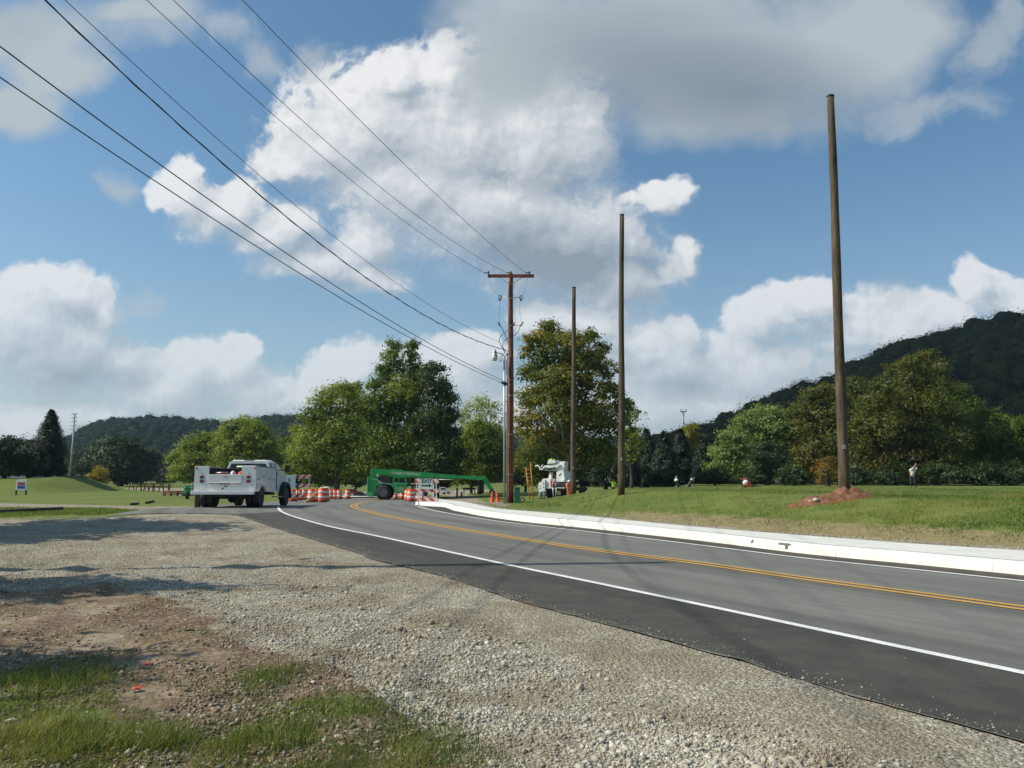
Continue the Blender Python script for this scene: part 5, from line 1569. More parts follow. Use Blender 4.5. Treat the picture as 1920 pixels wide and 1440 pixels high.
# ------------------------------------------------------------------ green telehandler
def telehandler():
    p = gp(718, 937.3)
    Y0 = p.y + 0.25
    z = float(zb(p.x, Y0))
    k = Y0 / F
    ox = p.x
    X = lambda u: at(u, 900, Y0).x - ox
    Z = lambda v: at(718, v, Y0).z - z
    t = thing('telehandler', 'green telescopic handler parked across the road with its long boom lowered to the right', 'telehandler', (ox, Y0, z))
    D = 2.2
    r = (Z(909.5)) / 2
    for (x, y) in ((0.0, 0.0), (0.0, D - 0.4), (X(784), 0.0), (X(784), D - 0.4)):
        f = 1 if y < 1 else -1
        ty = MB()
        ty.lathe([(r * .55, -0.2), (r * .93, -0.22), (r, -0.12), (r, 0.12), (r * .93, 0.22), (r * .55, 0.2)], 30, (0, 0, 0), 'y')
        for q in range(20):
            a = 2 * math.pi * q / 20
            for s in (-1, 1):
                M = Matrix.Rotation(a + s * .08, 4, 'Y')
                ty.box(-r * .05, r * .05, min(0, s * .22), max(0, s * .22), r * .96, r * 1.07, M)
        o = ty.build('wheel', M_rubber, t, (x, y, r))
        MB().lathe([(r * .58, -f * 0.215), (r * .54, -f * 0.20), (r * .42, -f * 0.1), (r * .20, -f * 0.12), (r * .18, -f * 0.19), (0, -f * 0.19)], 24, (0, 0, 0), 'y').build('rim', M_dgrey, o)
    # engine / counterweight body
    body = MB().prism([(X(690), Z(930)), (X(704), Z(929)), (X(706), Z(912)), (X(720), Z(907)), (X(736), Z(911)), (X(741), Z(924)), (X(758), Z(924)), (X(758), Z(908)), (X(712), Z(905)), (X(707), Z(897)), (X(690), Z(893.5))], 0.05, D - 0.45, 'y')
    body.build('chassis', M_greenp, t)
    MB().box(X(688.3), X(690.3), 0.0, D - 0.4, Z(929), Z(894), bev=0.02).build('rear_bumper', M_greenl, t)
    MB().prism([(X(689.5), Z(931)), (X(701), Z(931)), (X(699), Z(923)), (X(689.5), Z(923))], -0.05, D - .35, 'y').build('counterweight', M_greenl, t)
    # pale swoosh decal
    MB().prism([(X(697), Z(898.8)), (X(707), Z(898.8)), (X(719), Z(905.5)), (X(736), Z(906.8)), (X(736), Z(908)), (X(709), Z(906)), (X(711), Z(902.5)), (X(704), Z(899.6)), (X(697), Z(899.6))], 0.035, 0.048, 'y').build('decal', M_galv, t)
    MB().box(X(708), X(730), 0.25, D - .6, Z(905.5), Z(893)).build('dark_block', M_under, t)  # dark block filling the gap between boom and body
    for vv in (916, 919): MB().box(X(700), X(711), 0.03, 0.05, Z(vv + .5), Z(vv)).build('grille', M_greenl, t)
    # cab
    cab = MB().prism([(X(736), Z(907)), (X(737), Z(894.5)), (X(758), Z(895)), (X(762), Z(907))], 0.1, 1.0, 'y').build('cab', M_greenp, t)
    MB().prism([(X(738.5), Z(905.5)), (X(739.5), Z(896)), (X(747), Z(896)), (X(747), Z(905.5))], 0.085, 0.10, 'y').build('window', M_glass, cab)
    MB().prism([(X(748.5), Z(905.5)), (X(748.5), Z(896)), (X(756.5), Z(896)), (X(760), Z(905.5))], 0.085, 0.10, 'y').build('window', M_glass, cab)
    # step box / tank with lettering
    tank = MB().prism([(X(740.5), Z(905.2)), (X(763.5), Z(907.3)), (X(758), Z(923)), (X(745.5), Z(924.8))], -0.28, 0.05, 'y').build('tank_box', M_greenp, t)
    MB().prism([(X(740), Z(904.4)), (X(764), Z(906.6)), (X(763), Z(908.4)), (X(741), Z(906.6))], -0.30, 0.06, 'y').build('step', M_greenl, tank)
    MB().prism([(X(741), Z(906.8)), (X(744.5), Z(907)), (X(746.5), Z(923.5)), (X(744.5), Z(924.2))], -0.295, -0.281, 'y').build('edge_stripe', M_greenl, tank)
    def ring(cx_, cz_, r0, r1, y, parent, mat):
        m = MB(); n = 20; L_ = []
        for j in range(n):
            a = 2 * math.pi * j / n; c, s = math.cos(a), math.sin(a)
            L_.append([(cx_ + r0 * c, y, cz_ + r0 * s), (cx_ + r1 * c, y, cz_ + r1 * s), (cx_ + r1 * c, y + .01, cz_ + r1 * s), (cx_ + r0 * c, y + .01, cz_ + r0 * s)])
        L_.append(L_[0]); m.loft(L_, cap=False); return m.build('ring_emblem', mat, parent)
    ring(X(752.7), Z(911.6), 0.045, 0.085, -0.294, tank, M_yellow)
    text('SUNBELT', 0.145, M_refl, tank, face_front(X(752.7), -0.283, Z(915.5)), bold=0.003, ext=0.002)
    text('RENTALS', 0.125, M_refl, tank, face_front(X(752.7), -0.283, Z(919.3)), bold=0.002, ext=0.002)
    # boom
    y0, y1 = 0.55, 1.25
    boom = MB().prism([(X(693), Z(893)), (X(693), Z(879.3)), (X(722), Z(880.3)), (X(778), Z(884.2)), (X(812), Z(886.8)), (X(812), Z(896.6)), (X(778), Z(895.0)), (X(730), Z(893.4)), (X(715), Z(889)), (X(702), Z(893))], y0, y1, 'y').build('boom', M_greenp, t)
    MB().box(X(692.3), X(694.6), y0 - .02, y1 + .02, Z(892), Z(878.9)).build('boom_end_plate', M_greenl, boom)
    MB().prism([(X(730), Z(880.7)), (X(753), Z(882.3)), (X(753), Z(881.2)), (X(730), Z(879.8))], y0 + .1, y1 - .1, 'y').build('hose_tray', M_greenl, boom)
    inner = MB().prism([(X(812), Z(895.6)), (X(812), Z(887.6)), (X(855), Z(890.4)), (X(855), Z(898.0))], y0 + .06, y1 - .06, 'y').build('boom_section', M_greenp, t)
    in2 = MB().prism([(X(855), Z(897.4)), (X(855), Z(891)), (X(906), Z(893.6)), (X(909), Z(900.4)), (X(903), Z(900.2))], y0 + .12, y1 - .12, 'y').build('boom_section', M_greenp, t)
    MB().prism([(X(904), Z(893.4)), (X(911), Z(894.4)), (X(925), Z(918)), (X(924.5), Z(927)), (X(919), Z(922)), (X(905), Z(901))], y0 + .16, y1 - .16, 'y').build('gooseneck', M_greenp, t)
    MB().tube([(X(822), y0 - .03, Z(899)), (X(850), y0 - .03, Z(899.6))], 0.03, 6).build('hydraulic_ram', M_plasticw, t)
    MB().tube([(X(762), y0, Z(907)), (X(790), y0, Z(909)), ], 0.05, 8).build('lift_cylinder', M_galv, t)
    car = MB().box(X(917), X(928), -0.1, D - .4, Z(924), Z(921)).box(X(920), X(925), -0.1, -.02, Z(932), Z(917)).box(X(920), X(925), 1.7, 1.78, Z(932), Z(917)).box(X(919), X(927), -0.1, D - .4, Z(932), Z(930)).build('fork_carriage', M_under, t)
    for yy in (0.3, 1.3): MB().box(X(925), X(925) + 1.0, yy, yy + .12, 0.04, 0.09).build('fork', M_under, t)
    # lettering along the boom
    def along(u0, v0, u1, v1, body, size, bold):
        a = math.atan2(Z(v1) - Z(v0), X(u1) - X(u0))
        M = Matrix.Translation((X((u0 + u1) / 2), y0 - 0.003, Z((v0 + v1) / 2))) @ Matrix.Rotation(-a, 4, 'Y') @ UPRIGHT
        o = text(body, size, M_refl, boom, M, bold=bold, ext=0.003)
        w_ = max(v.co.x for v in o.data.vertices) - min(v.co.x for v in o.data.vertices)
        return w_
    along(735.8, 886.9, 782.5, 889.7, 'SUNBELT RENTALS', 0.285, 0.004)
    ring(X(731.8), Z(886.3), 0.045, 0.11, y0 - .008, boom, M_yellow)
    MB().box(X(706), X(709), 0.0, 0.03, Z(893), Z(889)).build('work_lamp', M_plasticw, t)
telehandler()

# ------------------------------------------------------------------ people
def person(label, loc, rz, joints, cloth, scale=1.0, lower=None, hat=None, group=None):
    """joints: dict name->(x,y,z,r); bones fixed; one continuous skinned body"""
    bones = [('pelvis', 'waist'), ('waist', 'chest'), ('chest', 'neck'), ('neck', 'head0'), ('head0', 'head1'),
             ('chest', 'shl'), ('shl', 'ell'), ('ell', 'wrl'), ('wrl', 'pal'), ('chest', 'shr'), ('shr', 'elr'), ('elr', 'wrr'), ('wrr', 'par'),
             ('pelvis', 'hil'), ('hil', 'knl'), ('knl', 'anl'), ('anl', 'tol'), ('pelvis', 'hir'), ('hir', 'knr'), ('knr', 'anr'), ('anr', 'tor')]
    J = dict(joints)
    for s, pa, wr in (('l', 'pal', 'wrl'), ('r', 'par', 'wrr')):
        d = (Vector(J[pa][:3]) - Vector(J[wr][:3])).normalized()
        side_ = d.cross(Vector((0, 1, 0.2))).normalized()
        for f in range(5):
            off = (f - 2) * 0.018
            ln = (0.05, 0.075, 0.085, 0.078, 0.06)[f]
            if f == 0: q = Vector(J[pa][:3]) + side_ * (-0.05) + d * 0.01
            else: q = Vector(J[pa][:3]) + side_ * off + d * ln
            J['f%s%d' % (s, f)] = (*q, 0.009); bones.append((pa, 'f%s%d' % (s, f)))
    names = list(J)
    def skin(nm, names, bones, grow, mat, parent):
        me = bpy.data.meshes.new(nm)
        me.from_pydata([tuple(Vector(J[n][:3]) * scale) for n in names], [(names.index(a), names.index(b_)) for a, b_ in bones], [])
        o = bpy.data.objects.new(nm, me); COL.objects.link(o)
        md = o.modifiers.new('Skin', 'SKIN'); sv = me.skin_vertices[0].data
        for i, n in enumerate(names):
            rr = (J[n][3] + grow) * scale; sv[i].radius = (rr, rr)
        sv[0].use_root = True
        ss = o.modifiers.new('s', 'SUBSURF'); ss.levels = 2; ss.render_levels = 2
        dg = bpy.context.evaluated_depsgraph_get()
        m2 = bpy.data.meshes.new_from_object(o.evaluated_get(dg)); m2.materials.clear(); m2.materials.append(mat)
        m2.polygons.foreach_set('use_smooth', [True] * len(m2.polygons))
        bpy.data.objects.remove(o); bpy.data.meshes.remove(me)
        o = bpy.data.objects.new(nm, m2); COL.objects.link(o); o.parent = parent
        return o
    t = thing('person', label, 'person', loc, rz, group)
    skin('body', names, bones, 0.0, M_skin, t)
    tor = ['pelvis', 'waist', 'chest', 'shl', 'shr', 'ell', 'elr']
    skin('shirt', tor, [('pelvis', 'waist'), ('waist', 'chest'), ('chest', 'shl'), ('chest', 'shr'), ('shl', 'ell'), ('shr', 'elr')], 0.018, cloth, t)
    leg = ['pelvis', 'hil', 'knl', 'anl', 'hir', 'knr', 'anr']
    skin('trousers', leg, [('pelvis', 'hil'), ('hil', 'knl'), ('knl', 'anl'), ('pelvis', 'hir'), ('hir', 'knr'), ('knr', 'anr')], 0.016, lower or M_denim, t)
    h = Vector(J['head0'][:3]).lerp(Vector(J['head1'][:3]), 0.45) * scale
    if hat == 'helmet':
        MB().lathe([(0.155, 0.03), (0.15, 0.035), (0.125, 0.06), (0.11, 0.12), (0.06, 0.165), (0.0, 0.175)], 16, (h.x, h.y, h.z - 0.02)).build('hard_hat', M_plasticw, t)
    else:
        MB().sphere((h.x, h.y + 0.012, h.z + 0.03), 0.108, 12, 8, (0.95, 1.0, 0.95)).build('hair', M_hair, t)
    for s in (-1, 1):
        MB().sphere((h.x + s * 0.035, h.y - 0.088, h.z + 0.005), 0.011, 6, 4).build('eye', M_black, t)
        b0 = Vector(J['an' + ('l' if s < 0 else 'r')][:3]) * scale; b1 = Vector(J['to' + ('l' if s < 0 else 'r')][:3]) * scale
        MB().tube([b0 + Vector((0, 0.02, -0.03)), b0.lerp(b1, .6) + Vector((0, 0, -0.01)), b1], [0.06, 0.055, 0.035], 8).build('boot', M_black, t)
    MB().tube([(h.x, h.y - 0.09, h.z), (h.x, h.y - 0.115, h.z - 0.03), (h.x, h.y - 0.095, h.z - 0.04)], [0.01, 0.014, 0.012], 6).build('nose', M_skin, t)
    return t

STAND = dict(pelvis=(0, 0, 0.96, 0.135), waist=(0, 0, 1.10, 0.125), chest=(0, 0, 1.34, 0.145), neck=(0, 0, 1.50, 0.055), head0=(0, -0.01, 1.58, 0.085), head1=(0, -0.015, 1.70, 0.095),
    shl=(-0.19, 0, 1.43, 0.065), ell=(-0.27, 0.02, 1.14, 0.046), wrl=(-0.28, -0.08, 0.90, 0.031), pal=(-0.28, -0.10, 0.84, 0.035),
    shr=(0.19, 0, 1.43, 0.065), elr=(0.27, 0.02, 1.14, 0.046), wrr=(0.28, -0.08, 0.90, 0.031), par=(0.28, -0.10, 0.84, 0.035),
    hil=(-0.10, 0, 0.88, 0.095), knl=(-0.12, -0.02, 0.49, 0.062), anl=(-0.13, 0.02, 0.09, 0.042), tol=(-0.15, -0.17, 0.03, 0.035),
    hir=(0.10, 0, 0.88, 0.095), knr=(0.12, -0.02, 0.49, 0.062), anr=(0.13, 0.02, 0.09, 0.042), tor=(0.15, -0.17, 0.03, 0.035))
def people():
    # lime worker: arm raised, feet hidden by the crest of the lawn
    j = dict(STAND); j.update(ell=(-0.40, 0.0, 1.50, 0.046), wrl=(-0.46, -0.03, 1.74, 0.031), pal=(-0.47, -0.04, 1.80, 0.035), elr=(0.32, 0.02, 1.18, 0.046), wrr=(0.16, -0.12, 1.02, 0.031), par=(0.10, -0.14, 0.99, 0.035))
    p = at(1150, 898, 78); z = gz(p.x, p.y)
    person('worker in a lime safety shirt raising one arm beside a bare wooden pole', (p.x, p.y, z), 0.2, j, M_lime, (p.z - z) / 1.80)
    j = dict(STAND); j.update(elr=(0.30, -0.1, 1.16, 0.046), wrr=(0.20, -0.3, 1.2, 0.031), par=(0.18, -0.35, 1.22, 0.035))
    p = at(1067, 898.5, 73); z = gz(p.x, p.y)
    person('worker in orange clothing and a white hard hat beside the white digger truck', (p.x, p.y, z), 0.6, j, M_vest, (p.z - z) / 1.86, lower=M_vest, hat='helmet')
    # golfer at the end of a swing
    j = dict(STAND)
    j.update(chest=(0.05, 0, 1.33, 0.145), neck=(0.07, 0, 1.49, 0.055), head0=(0.06, -0.01, 1.57, 0.085), head1=(0.06, -0.015, 1.69, 0.095),
             shl=(-0.12, -0.05, 1.42, 0.065), shr=(0.22, 0.05, 1.43, 0.065), ell=(0.12, -0.18, 1.62, 0.046), wrl=(0.27, -0.08, 1.84, 0.031), pal=(0.29, -0.07, 1.90, 0.035),
             elr=(0.40, 0.02, 1.62, 0.046), wrr=(0.31, -0.04, 1.86, 0.031), par=(0.31, -0.06, 1.92, 0.035), knr=(0.16, -0.08, 0.49, 0.062), anr=(0.24, 0.05, 0.10, 0.042), tor=(0.22, -0.1, 0.03, 0.035))
    p = at(1709, 868.5, 58); z = gz(p.x, p.y)
    g_ = person('golfer in a pale shirt and dark trousers at the end of a swing', (p.x, p.y, z), -0.3, j, M_shirt, (p.z - z) / 1.98)
    c = MB().tube([(0.30, -0.06, 1.98), (0.10, 0.15, 2.15), (-0.35, 0.4, 1.75)], [0.012, 0.008, 0.008], 6)
    ct = thing('golf_club', 'golf club raised over the shoulder of the golfer', 'golf club', (p.x, p.y, z), -0.3)
    c.build('shaft', M_silver, ct); MB().box(-0.40, -0.33, 0.38, 0.46, 1.66, 1.76, bev=.01).build('club_head', M_black, ct)
    # worker sitting up in the bucket of the digger truck: see digger truck
people()

# ------------------------------------------------------------------ white digger truck
def digger_truck():
    Y0 = 74.0
    p = at(1038, 920, Y0); z = gz(p.x, p.y + 1)
    t = thing('digger_truck', 'white utility digger truck with outriggers and a folded boom, working behind the shortest bare pole', 'utility truck', (p.x - 0.2, Y0, z), -0.42)
    X = lambda u: at(u, 900, Y0).x - p.x
    Z = lambda v: at(1038, v, Y0).z - z
    mw = M_whited
    MB().box(X(1013), X(1064), 0.3, 6.5, Z(921), Z(915)).box(X(1019), X(1062), 0.2, 0.5, Z(917), Z(914)).build('chassis', M_under, t)
    MB().box(X(1023), X(1064), 0.0, 0.18, Z(916.5), Z(913.8), bev=.02).build('rear_bumper', M_galv, t)
    for u in (1051, 1055, 1059): MB().lathe([(0.04, -0.02), (0.04, 0)], 8, (X(u), 0, Z(915)), 'y').build('marker_lamp', M_red, t)
    MB().box(X(1022), X(1036), 0.1, 3.6, Z(914), Z(897.5), bev=.03).build('left_locker', mw, t)
    MB().box(X(1053), X(1066), 0.6, 3.6, Z(903.5), Z(901), bev=.02).build('right_shelf', mw, t)
    MB().box(X(1052), X(1064), 0.4, 3.4, Z(914), Z(904)).build('cargo_space', M_under, t)
    MB().box(X(1057), X(1061), 0.5, 0.9, Z(901), Z(896.8), bev=.02).build('bucket_liner', M_plasticw, t)
    MB().box(X(1035.5), X(1040), 0.05, 0.3, Z(911), Z(902)).build('red_panel', M_redpan, t)
    for k in range(4): MB().tube([(X(1040 + 2 * k), 0.0, Z(914)), (X(1041 + 2 * k), -0.05, Z(906 + k)), (X(1043 + 1.6 * k), 0.05, Z(899 + 2 * k))], 0.035, 6).build('hydraulic_hose', (M_plasticw, M_under, M_redpan, M_galv)[k], t)
    # turntable pedestal
    ped = MB().prism([(X(1041), Z(903)), (X(1044), Z(882)), (X(1056), Z(882)), (X(1059), Z(903))], 0.8, 2.2, 'y').build('pedestal', mw, t)
    MB().prism([(X(1046), Z(892)), (X(1051), Z(887)), (X(1052), Z(889)), (X(1047), Z(893))], 0.78, 0.80, 'y').build('access_slot', M_under, ped)
    # elbow and booms
    MB().prism([(X(1042), Z(881)), (X(1043), Z(868)), (X(1049), Z(865)), (X(1058), Z(865)), (X(1056), Z(881)), (X(1052), Z(882))], 0.9, 1.9, 'y').build('boom_elbow', mw, t)
    MB().box(X(1055.5), X(1059), 0.8, 1.3, Z(870), Z(865), bev=.03).build('winch_cover', M_plasticw, t)
    MB().prism([(X(1014), Z(876.5)), (X(1018), Z(872.8)), (X(1044), Z(869)), (X(1050), Z(871)), (X(1044), Z(876)), (X(1022), Z(877))], 0.7, 1.5, 'y').build('boom', mw, t)
    MB().prism([(X(1016), Z(882)), (X(1017), Z(876.5)), (X(1044), Z(874.5)), (X(1044), Z(883)), (X(1026), Z(883))], 0.95, 1.45, 'y').build('lower_boom', M_galv, t)
    MB().tube([(X(999), 0.8, Z(873.6)), (X(1003), 0.8, Z(872.6)), (X(1007), 0.8, Z(874.5)), (X(1008.5), 0.8, Z(880)), (X(1014), 0.8, Z(880)), (X(1015.5), 0.8, Z(876)), (X(1020), 0.8, Z(873.5))], 0.07, 8).build('pole_guide', M_plasticw, t)
    MB().tube([(X(1010), 0.85, Z(878)), (X(1014), 0.8, Z(870.5))], [0.10, 0.05], 8).build('hook_block', M_galv, t)
    for k, q in enumerate(((1020, 876, 1032, 881), (1024, 881, 1040, 876))): MB().tube([(X(q[0]), 0.66, Z(q[1])), (X(q[2]), 0.66, Z(q[3]))], 0.05, 6).build('hydraulic_line', M_under, t)
    # bucket with its worker
    bk = MB().prism([(X(1025), Z(869.3)), (X(1026.5), Z(862.6)), (X(1041), Z(862.2)), (X(1041), Z(868.3))], 0.6, 1.6, 'y').build('work_bucket', M_plasticw, t)
    # cab with frame
    cab = MB().loft([[(X(1018), 3.9, Z(912)), (X(1018), 3.9, Z(884)), (X(1042), 3.9, Z(884)), (X(1042), 3.9, Z(912))], [(X(1018), 6.3, Z(912)), (X(1020), 5.6, Z(884.5)), (X(1040), 5.6, Z(884.5)), (X(1042), 6.3, Z(912))]]).build('cab', mw, t)
    MB().box(X(1023), X(1041), 3.86, 3.9, Z(894), Z(885.5)).build('rear_window', M_glass, cab)
    fr = MB()
    for a in ((1022, 896, 1022, 884), (1033.2, 896, 1033.2, 884), (1042, 896, 1042, 884), (1022, 884, 1042, 884), (1022, 895, 1042, 895), (1034, 885, 1041, 893), (1041, 885, 1034, 893)):
        fr.tube([(X(a[0]), 3.7, Z(a[1])), (X(a[2]), 3.7, Z(a[3]))], 0.05, 6)
    fr.build('cab_guard', mw, t)
    MB().prism([(X(1013.5), Z(902)), (X(1019), Z(886)), (X(1022), Z(885)), (X(1022), Z(898)), (X(1016), Z(905))], 2.0, 2.3, 'y').build('auger_rest', mw, t)
    # outriggers: near left leg open, far left leg, right legs
    def outr(u0, u1, v0, v1, vf, y):
        o = MB().prism([(X(u0), Z(v1)), (X(u0 - .5), Z(v0 + 3)), (X(u0 + 2), Z(v0)), (X(u1), Z(v0 + 2)), (X(u1), Z(v1))], y, y + .35, 'y').build('outrigger', M_plasticw, t)
        MB().tube([(X((u0 + u1) / 2), y + .15, Z(v1 - 2)), (X((u0 + u1) / 2), y + .15, 0.03)], 0.07, 8).build('jack_leg', M_galv, o)
        MB().box(X(u0 - 1.5), X(u1 + 1), y - .1, y + .4, 0.0, 0.06).build('foot_pad', M_under, o)
        for q in (0.3, 0.6): MB().box(X((u0 + u1) / 2 - 1), X((u0 + u1) / 2 + 1), y - .012, y, Z(v1) * (1 - q) + Z(v0) * q - .06, Z(v1) * (1 - q) + Z(v0) * q + .06).build('slot', M_under, o)
    outr(1010.5, 1017.5, 904, 922, 930, 0.2)
    outr(1019.5, 1025.5, 897.5, 921, 930, -0.1)
    outr(1063.5, 1066, 905, 920, 929, 0.4)
    MB().prism([(X(1011), Z(924)), (X(1017), Z(921)), (X(1011), Z(930)), (X(1008), Z(931))], 0.2, 0.25, 'y').build('brace_plate', M_galv, t)
    MB().tube([(X(1041), 0.0, Z(914)), (X(1042), 0.0, 0.02)], 0.06, 6).build('step_rail', M_galv, t)
    MB().tube([(X(1048), 0.0, Z(914)), (X(1045.5), 0.0, 0.02)], 0.05, 6).build('step_rail', M_galv, t)
    for s, u in ((-1, 1023), (1, 1060)):
        for y in (1.4, 5.4):
            wheel(t, (X(u), y, 0.5), 0.5, 0.34, 0.55, 'wheel', face=s, dual=(y < 2))
    # worker in the bucket
    j = dict(STAND); j.update(ell=(-0.36, -0.05, 1.25, 0.05), elr=(0.36, -0.05, 1.25, 0.05), wrl=(-0.26, -0.3, 1.15, 0.031), wrr=(0.26, -0.3, 1.15, 0.031), pal=(-.24, -.36, 1.14, .035), par=(.24, -.36, 1.14, .035), head0=(0, -.1, 1.52, .085), head1=(0, -.17, 1.58, .095), neck=(0, -.05, 1.47, .055))
    q = at(1035.5, 857.5, Y0 + 1.15)
    person('worker in a lime safety shirt bending over in the bucket of the digger truck', (q.x, Y0 + 1.15, q.z - 1.62), 0.0, j, M_lime)
digger_truck()

def ladder():
    p = gp(996, 929); Y = 70.0
    a = at(997, 930, Y); b_ = at(990.5, 866, Y)
    z = gz(a.x, Y)
    t = thing('ladder', 'yellow orange fibreglass extension ladder standing left of the white digger truck', 'ladder', (a.x, Y, z))
    H = b_.z - z; dx_ = b_.x - a.x
    for o_ in (-0.16, 0.16):
        MB().tube([(o_, 0, 0), (dx_ + o_ * 1.3, 1.0, H * (0.86 if o_ < 0 else 1.0))], 0.045, 6).build('rail', M_yellow, t)
    n = 9
    for k in range(1, n): MB().tube([(-0.2 + dx_ * k / n, k / n, H * .9 * k / n), (0.2 + dx_ * k / n, k / n, H * .9 * k / n)], 0.028, 6).build('rung', M_yellow, t)
ladder()

def small_street_things():
    p = gp(969.5, 938); z = gz(p.x, 41.4)
    x = at(969.5, 930, 41.4).x
    t = thing('utility_pedestal', 'green utility pedestal box right of the red brown pole', 'pedestal', (x, 41.4, z))
    H = at(969, 912.5, 41.4).z - z
    MB().box(-0.15, 0.15, -0.15, 0.15, 0, H - .08, bev=.015).build('housing', M_pedg, t)
    MB().box(-0.165, 0.165, -0.165, 0.165, H - .078, H - .02, bev=.02).build('cap', M_pedg, t)
    MB().box(-.02, .02, -.16, -.15, H * .55, H * .6).build('lock', M_black, t)
    # black pipe coil behind
    x = at(980, 930, 41.8).x; z = gz(x, 41.8)
    t = thing('pipe_end', 'open end of a black corrugated pipe lying right of the green pedestal', 'pipe', (x, 41.8, z))
    m = MB(); m.lathe([(0.10, -0.02), (0.125, 0), (0.13, 0.04), (0.115, 0.08), (0.13, 0.12), (0.115, 0.16), (0.13, 0.2), (0.115, .25), (.13, .3), (.12, .5), (0.09, .5), (0.09, 0.02)], 18, (0, 0, 0.12), 'y', cap=False); m.build('pipe', M_black, t)
    # dark post left of the truck with two thin boards
    p = gp(370.5, 951); z = gz(p.x, p.y)
    t = thing('wooden_post', 'dark square timber post standing left of the white service truck', 'post', (p.x, p.y, z))
    H = at(370, 908, p.y).z - z
    MB().box(-0.10, 0.10, -0.10, 0.10, -0.1, H, bev=.012).build('post', M_timber, t)
    for q in (0.93, 0.84): MB().box(-0.55, 0.22, -.13, -.10, H * q - .02, H * q + .02).build('board', M_timber, t)
    # green towed compressor behind it
    p = gp(352, 935.5); z = gz(p.x, p.y)
    t = thing('towed_compressor', 'small green machine on wheels with a white end panel, left of the timber post', 'machine', (p.x, p.y, z), 0.3)
    k = p.y / F
    MB().box(-8 * k, 5 * k, 0, 1.0, 9 * k, 24 * k, bev=.15).build('housing', M_greenp, t)
    pn = MB().box(5.5 * k, 10 * k, -0.1, 0.3, 8 * k, 30 * k, bev=.02).build('end_panel', M_plasticw, t)
    for q in (14, 20, 26): MB().box(7 * k, 8.5 * k, -.11, -.1, q * k, (q + 1.5) * k).build('vent', M_black, pn)
    for s in (0, 1.0): wheel(t, (-2 * k, s, 0.27), 0.27, 0.16, .5, 'wheel')
    MB().tube([(-8 * k, .5, 8 * k), (-15 * k, .5, 6 * k), (-17 * k, .5, 3 * k)], 0.05, 6).build('tow_bar', M_galv, t)
    MB().box(-9 * k, 9 * k, .05, .95, 6 * k, 9 * k).build('frame', M_under, t)
    # welcome style sign on two legs
    p = gp(38.5, 928); z = gz(p.x, p.y); k = p.y / F
    t = thing('entrance_sign', 'white framed sign with red and blue panels on dark legs before the grass bank', 'sign', (p.x, p.y, z))
    n = 10
    arch = [(-10 * k, 9 * k), (10 * k, 9 * k), (10 * k, 27 * k)] + [(10 * k * math.cos(a), 27 * k + 2.6 * k * math.sin(a)) for a in np.linspace(0.1, math.pi - .1, n)] + [(-10 * k, 27 * k)]
    bd = MB().prism(arch, 0, 0.12, 'y').build('board', M_plasticw, t)
    MB().box(-6.8 * k, 6.8 * k, -.012, 0, 18.3 * k, 23.5 * k).build('red_panel', M_redpan, bd)
    MB().box(-6.8 * k, 6.8 * k, -.012, 0, 12 * k, 17.2 * k).build('blue_panel', M_blue, bd)
    for s in (-1, 1): MB().box(s * 9 * k - .06, s * 9 * k + .06, .01, .11, -0.3, 9 * k).build('leg', M_black, t)
    # black pipe lying in the verge
    a = gp(-60, 966.5); b_ = gp(117, 957.2)
    t = MB().tube([Vector((0, 0, 0.07)), Vector((b_.x - a.x, b_.y - a.y, gz(b_.x, b_.y) - gz(a.x, a.y) + 0.07))], 0.075, 12)
    o = t.build('drain_pipe', M_black); o.location = (a.x, a.y, gz(a.x, a.y)); tag(o, 'long black pipe lying in the grass strip at the left edge', 'pipe')
    # short logs on the far verge
    for (u0, v0, u1, v1, lb) in ((246, 946.6, 259, 945.6, 'short dark plank lying on the far side of the gravel track'), (274, 944.2, 288, 941, 'grey stick lying on the grass behind the gravel track')):
        a = gp(u0, v0); b_ = gp(u1, v1)
        o = MB().tube([(0, 0, 0.06), (b_.x - a.x, b_.y - a.y, 0.06 + gz(b_.x, b_.y) - gz(a.x, a.y))], 0.07, 8).build('log', M_timber)
        o.location = (a.x, a.y, gz(a.x, a.y)); tag(o, lb, 'log')
    # picnic tables far left
    def picnic(lb, u, v, s=1.0):
        p = gp(u, v); z = gz(p.x, p.y)
        t = thing('picnic_table', lb, 'picnic table', (p.x, p.y, z), random.uniform(-.3, .3), 'brown picnic tables beyond the field')
        t.scale = (s,) * 3
        MB().box(-0.95, 0.95, -.38, .38, .72, .77).build('table_top', M_brownwood, t)
        for q in (-.72, .72): MB().box(-0.95, 0.95, q - .14, q + .14, .43, .47).build('bench', M_brownwood, t)
        for x in (-.7, .7):
            MB().tube([(x, -.62, 0), (x, -.2, .72)], .05, 6).build('leg', M_brownwood, t); MB().tube([(x, .62, 0), (x, .2, .72)], .05, 6).build('leg', M_brownwood, t)
    for u, v, s, lb in ((257, 919.5, 1.15, 'leftmost picnic table, near the round tree'), (272, 921, 1.2, 'picnic table between the leftmost one and the pair'), (288, 921.5, 1.3, 'dark picnic table in the middle of the row'), (302, 922.5, 1.2, 'rightmost picnic table, next to the rail fence')):
        picnic(lb, u, v, s)
    # rail fence
    a = gp(308, 929.5); b_ = gp(346, 930)
    t = thing('rail_fence', 'low brown two rail fence left of the green machine', 'fence', (a.x, a.y, gz(a.x, a.y)))
    d = b_ - a; n = 3; H = at(308, 920, a.y).z - gz(a.x, a.y)
    for k in range(n + 1): MB().box(d.x * k / n - .08, d.x * k / n + .08, d.y * k / n - .08, d.y * k / n + .08, -0.2 + gz(a.x + d.x * k / n, a.y + d.y * k / n) - gz(a.x, a.y), H).build('post', M_brownwood, t)
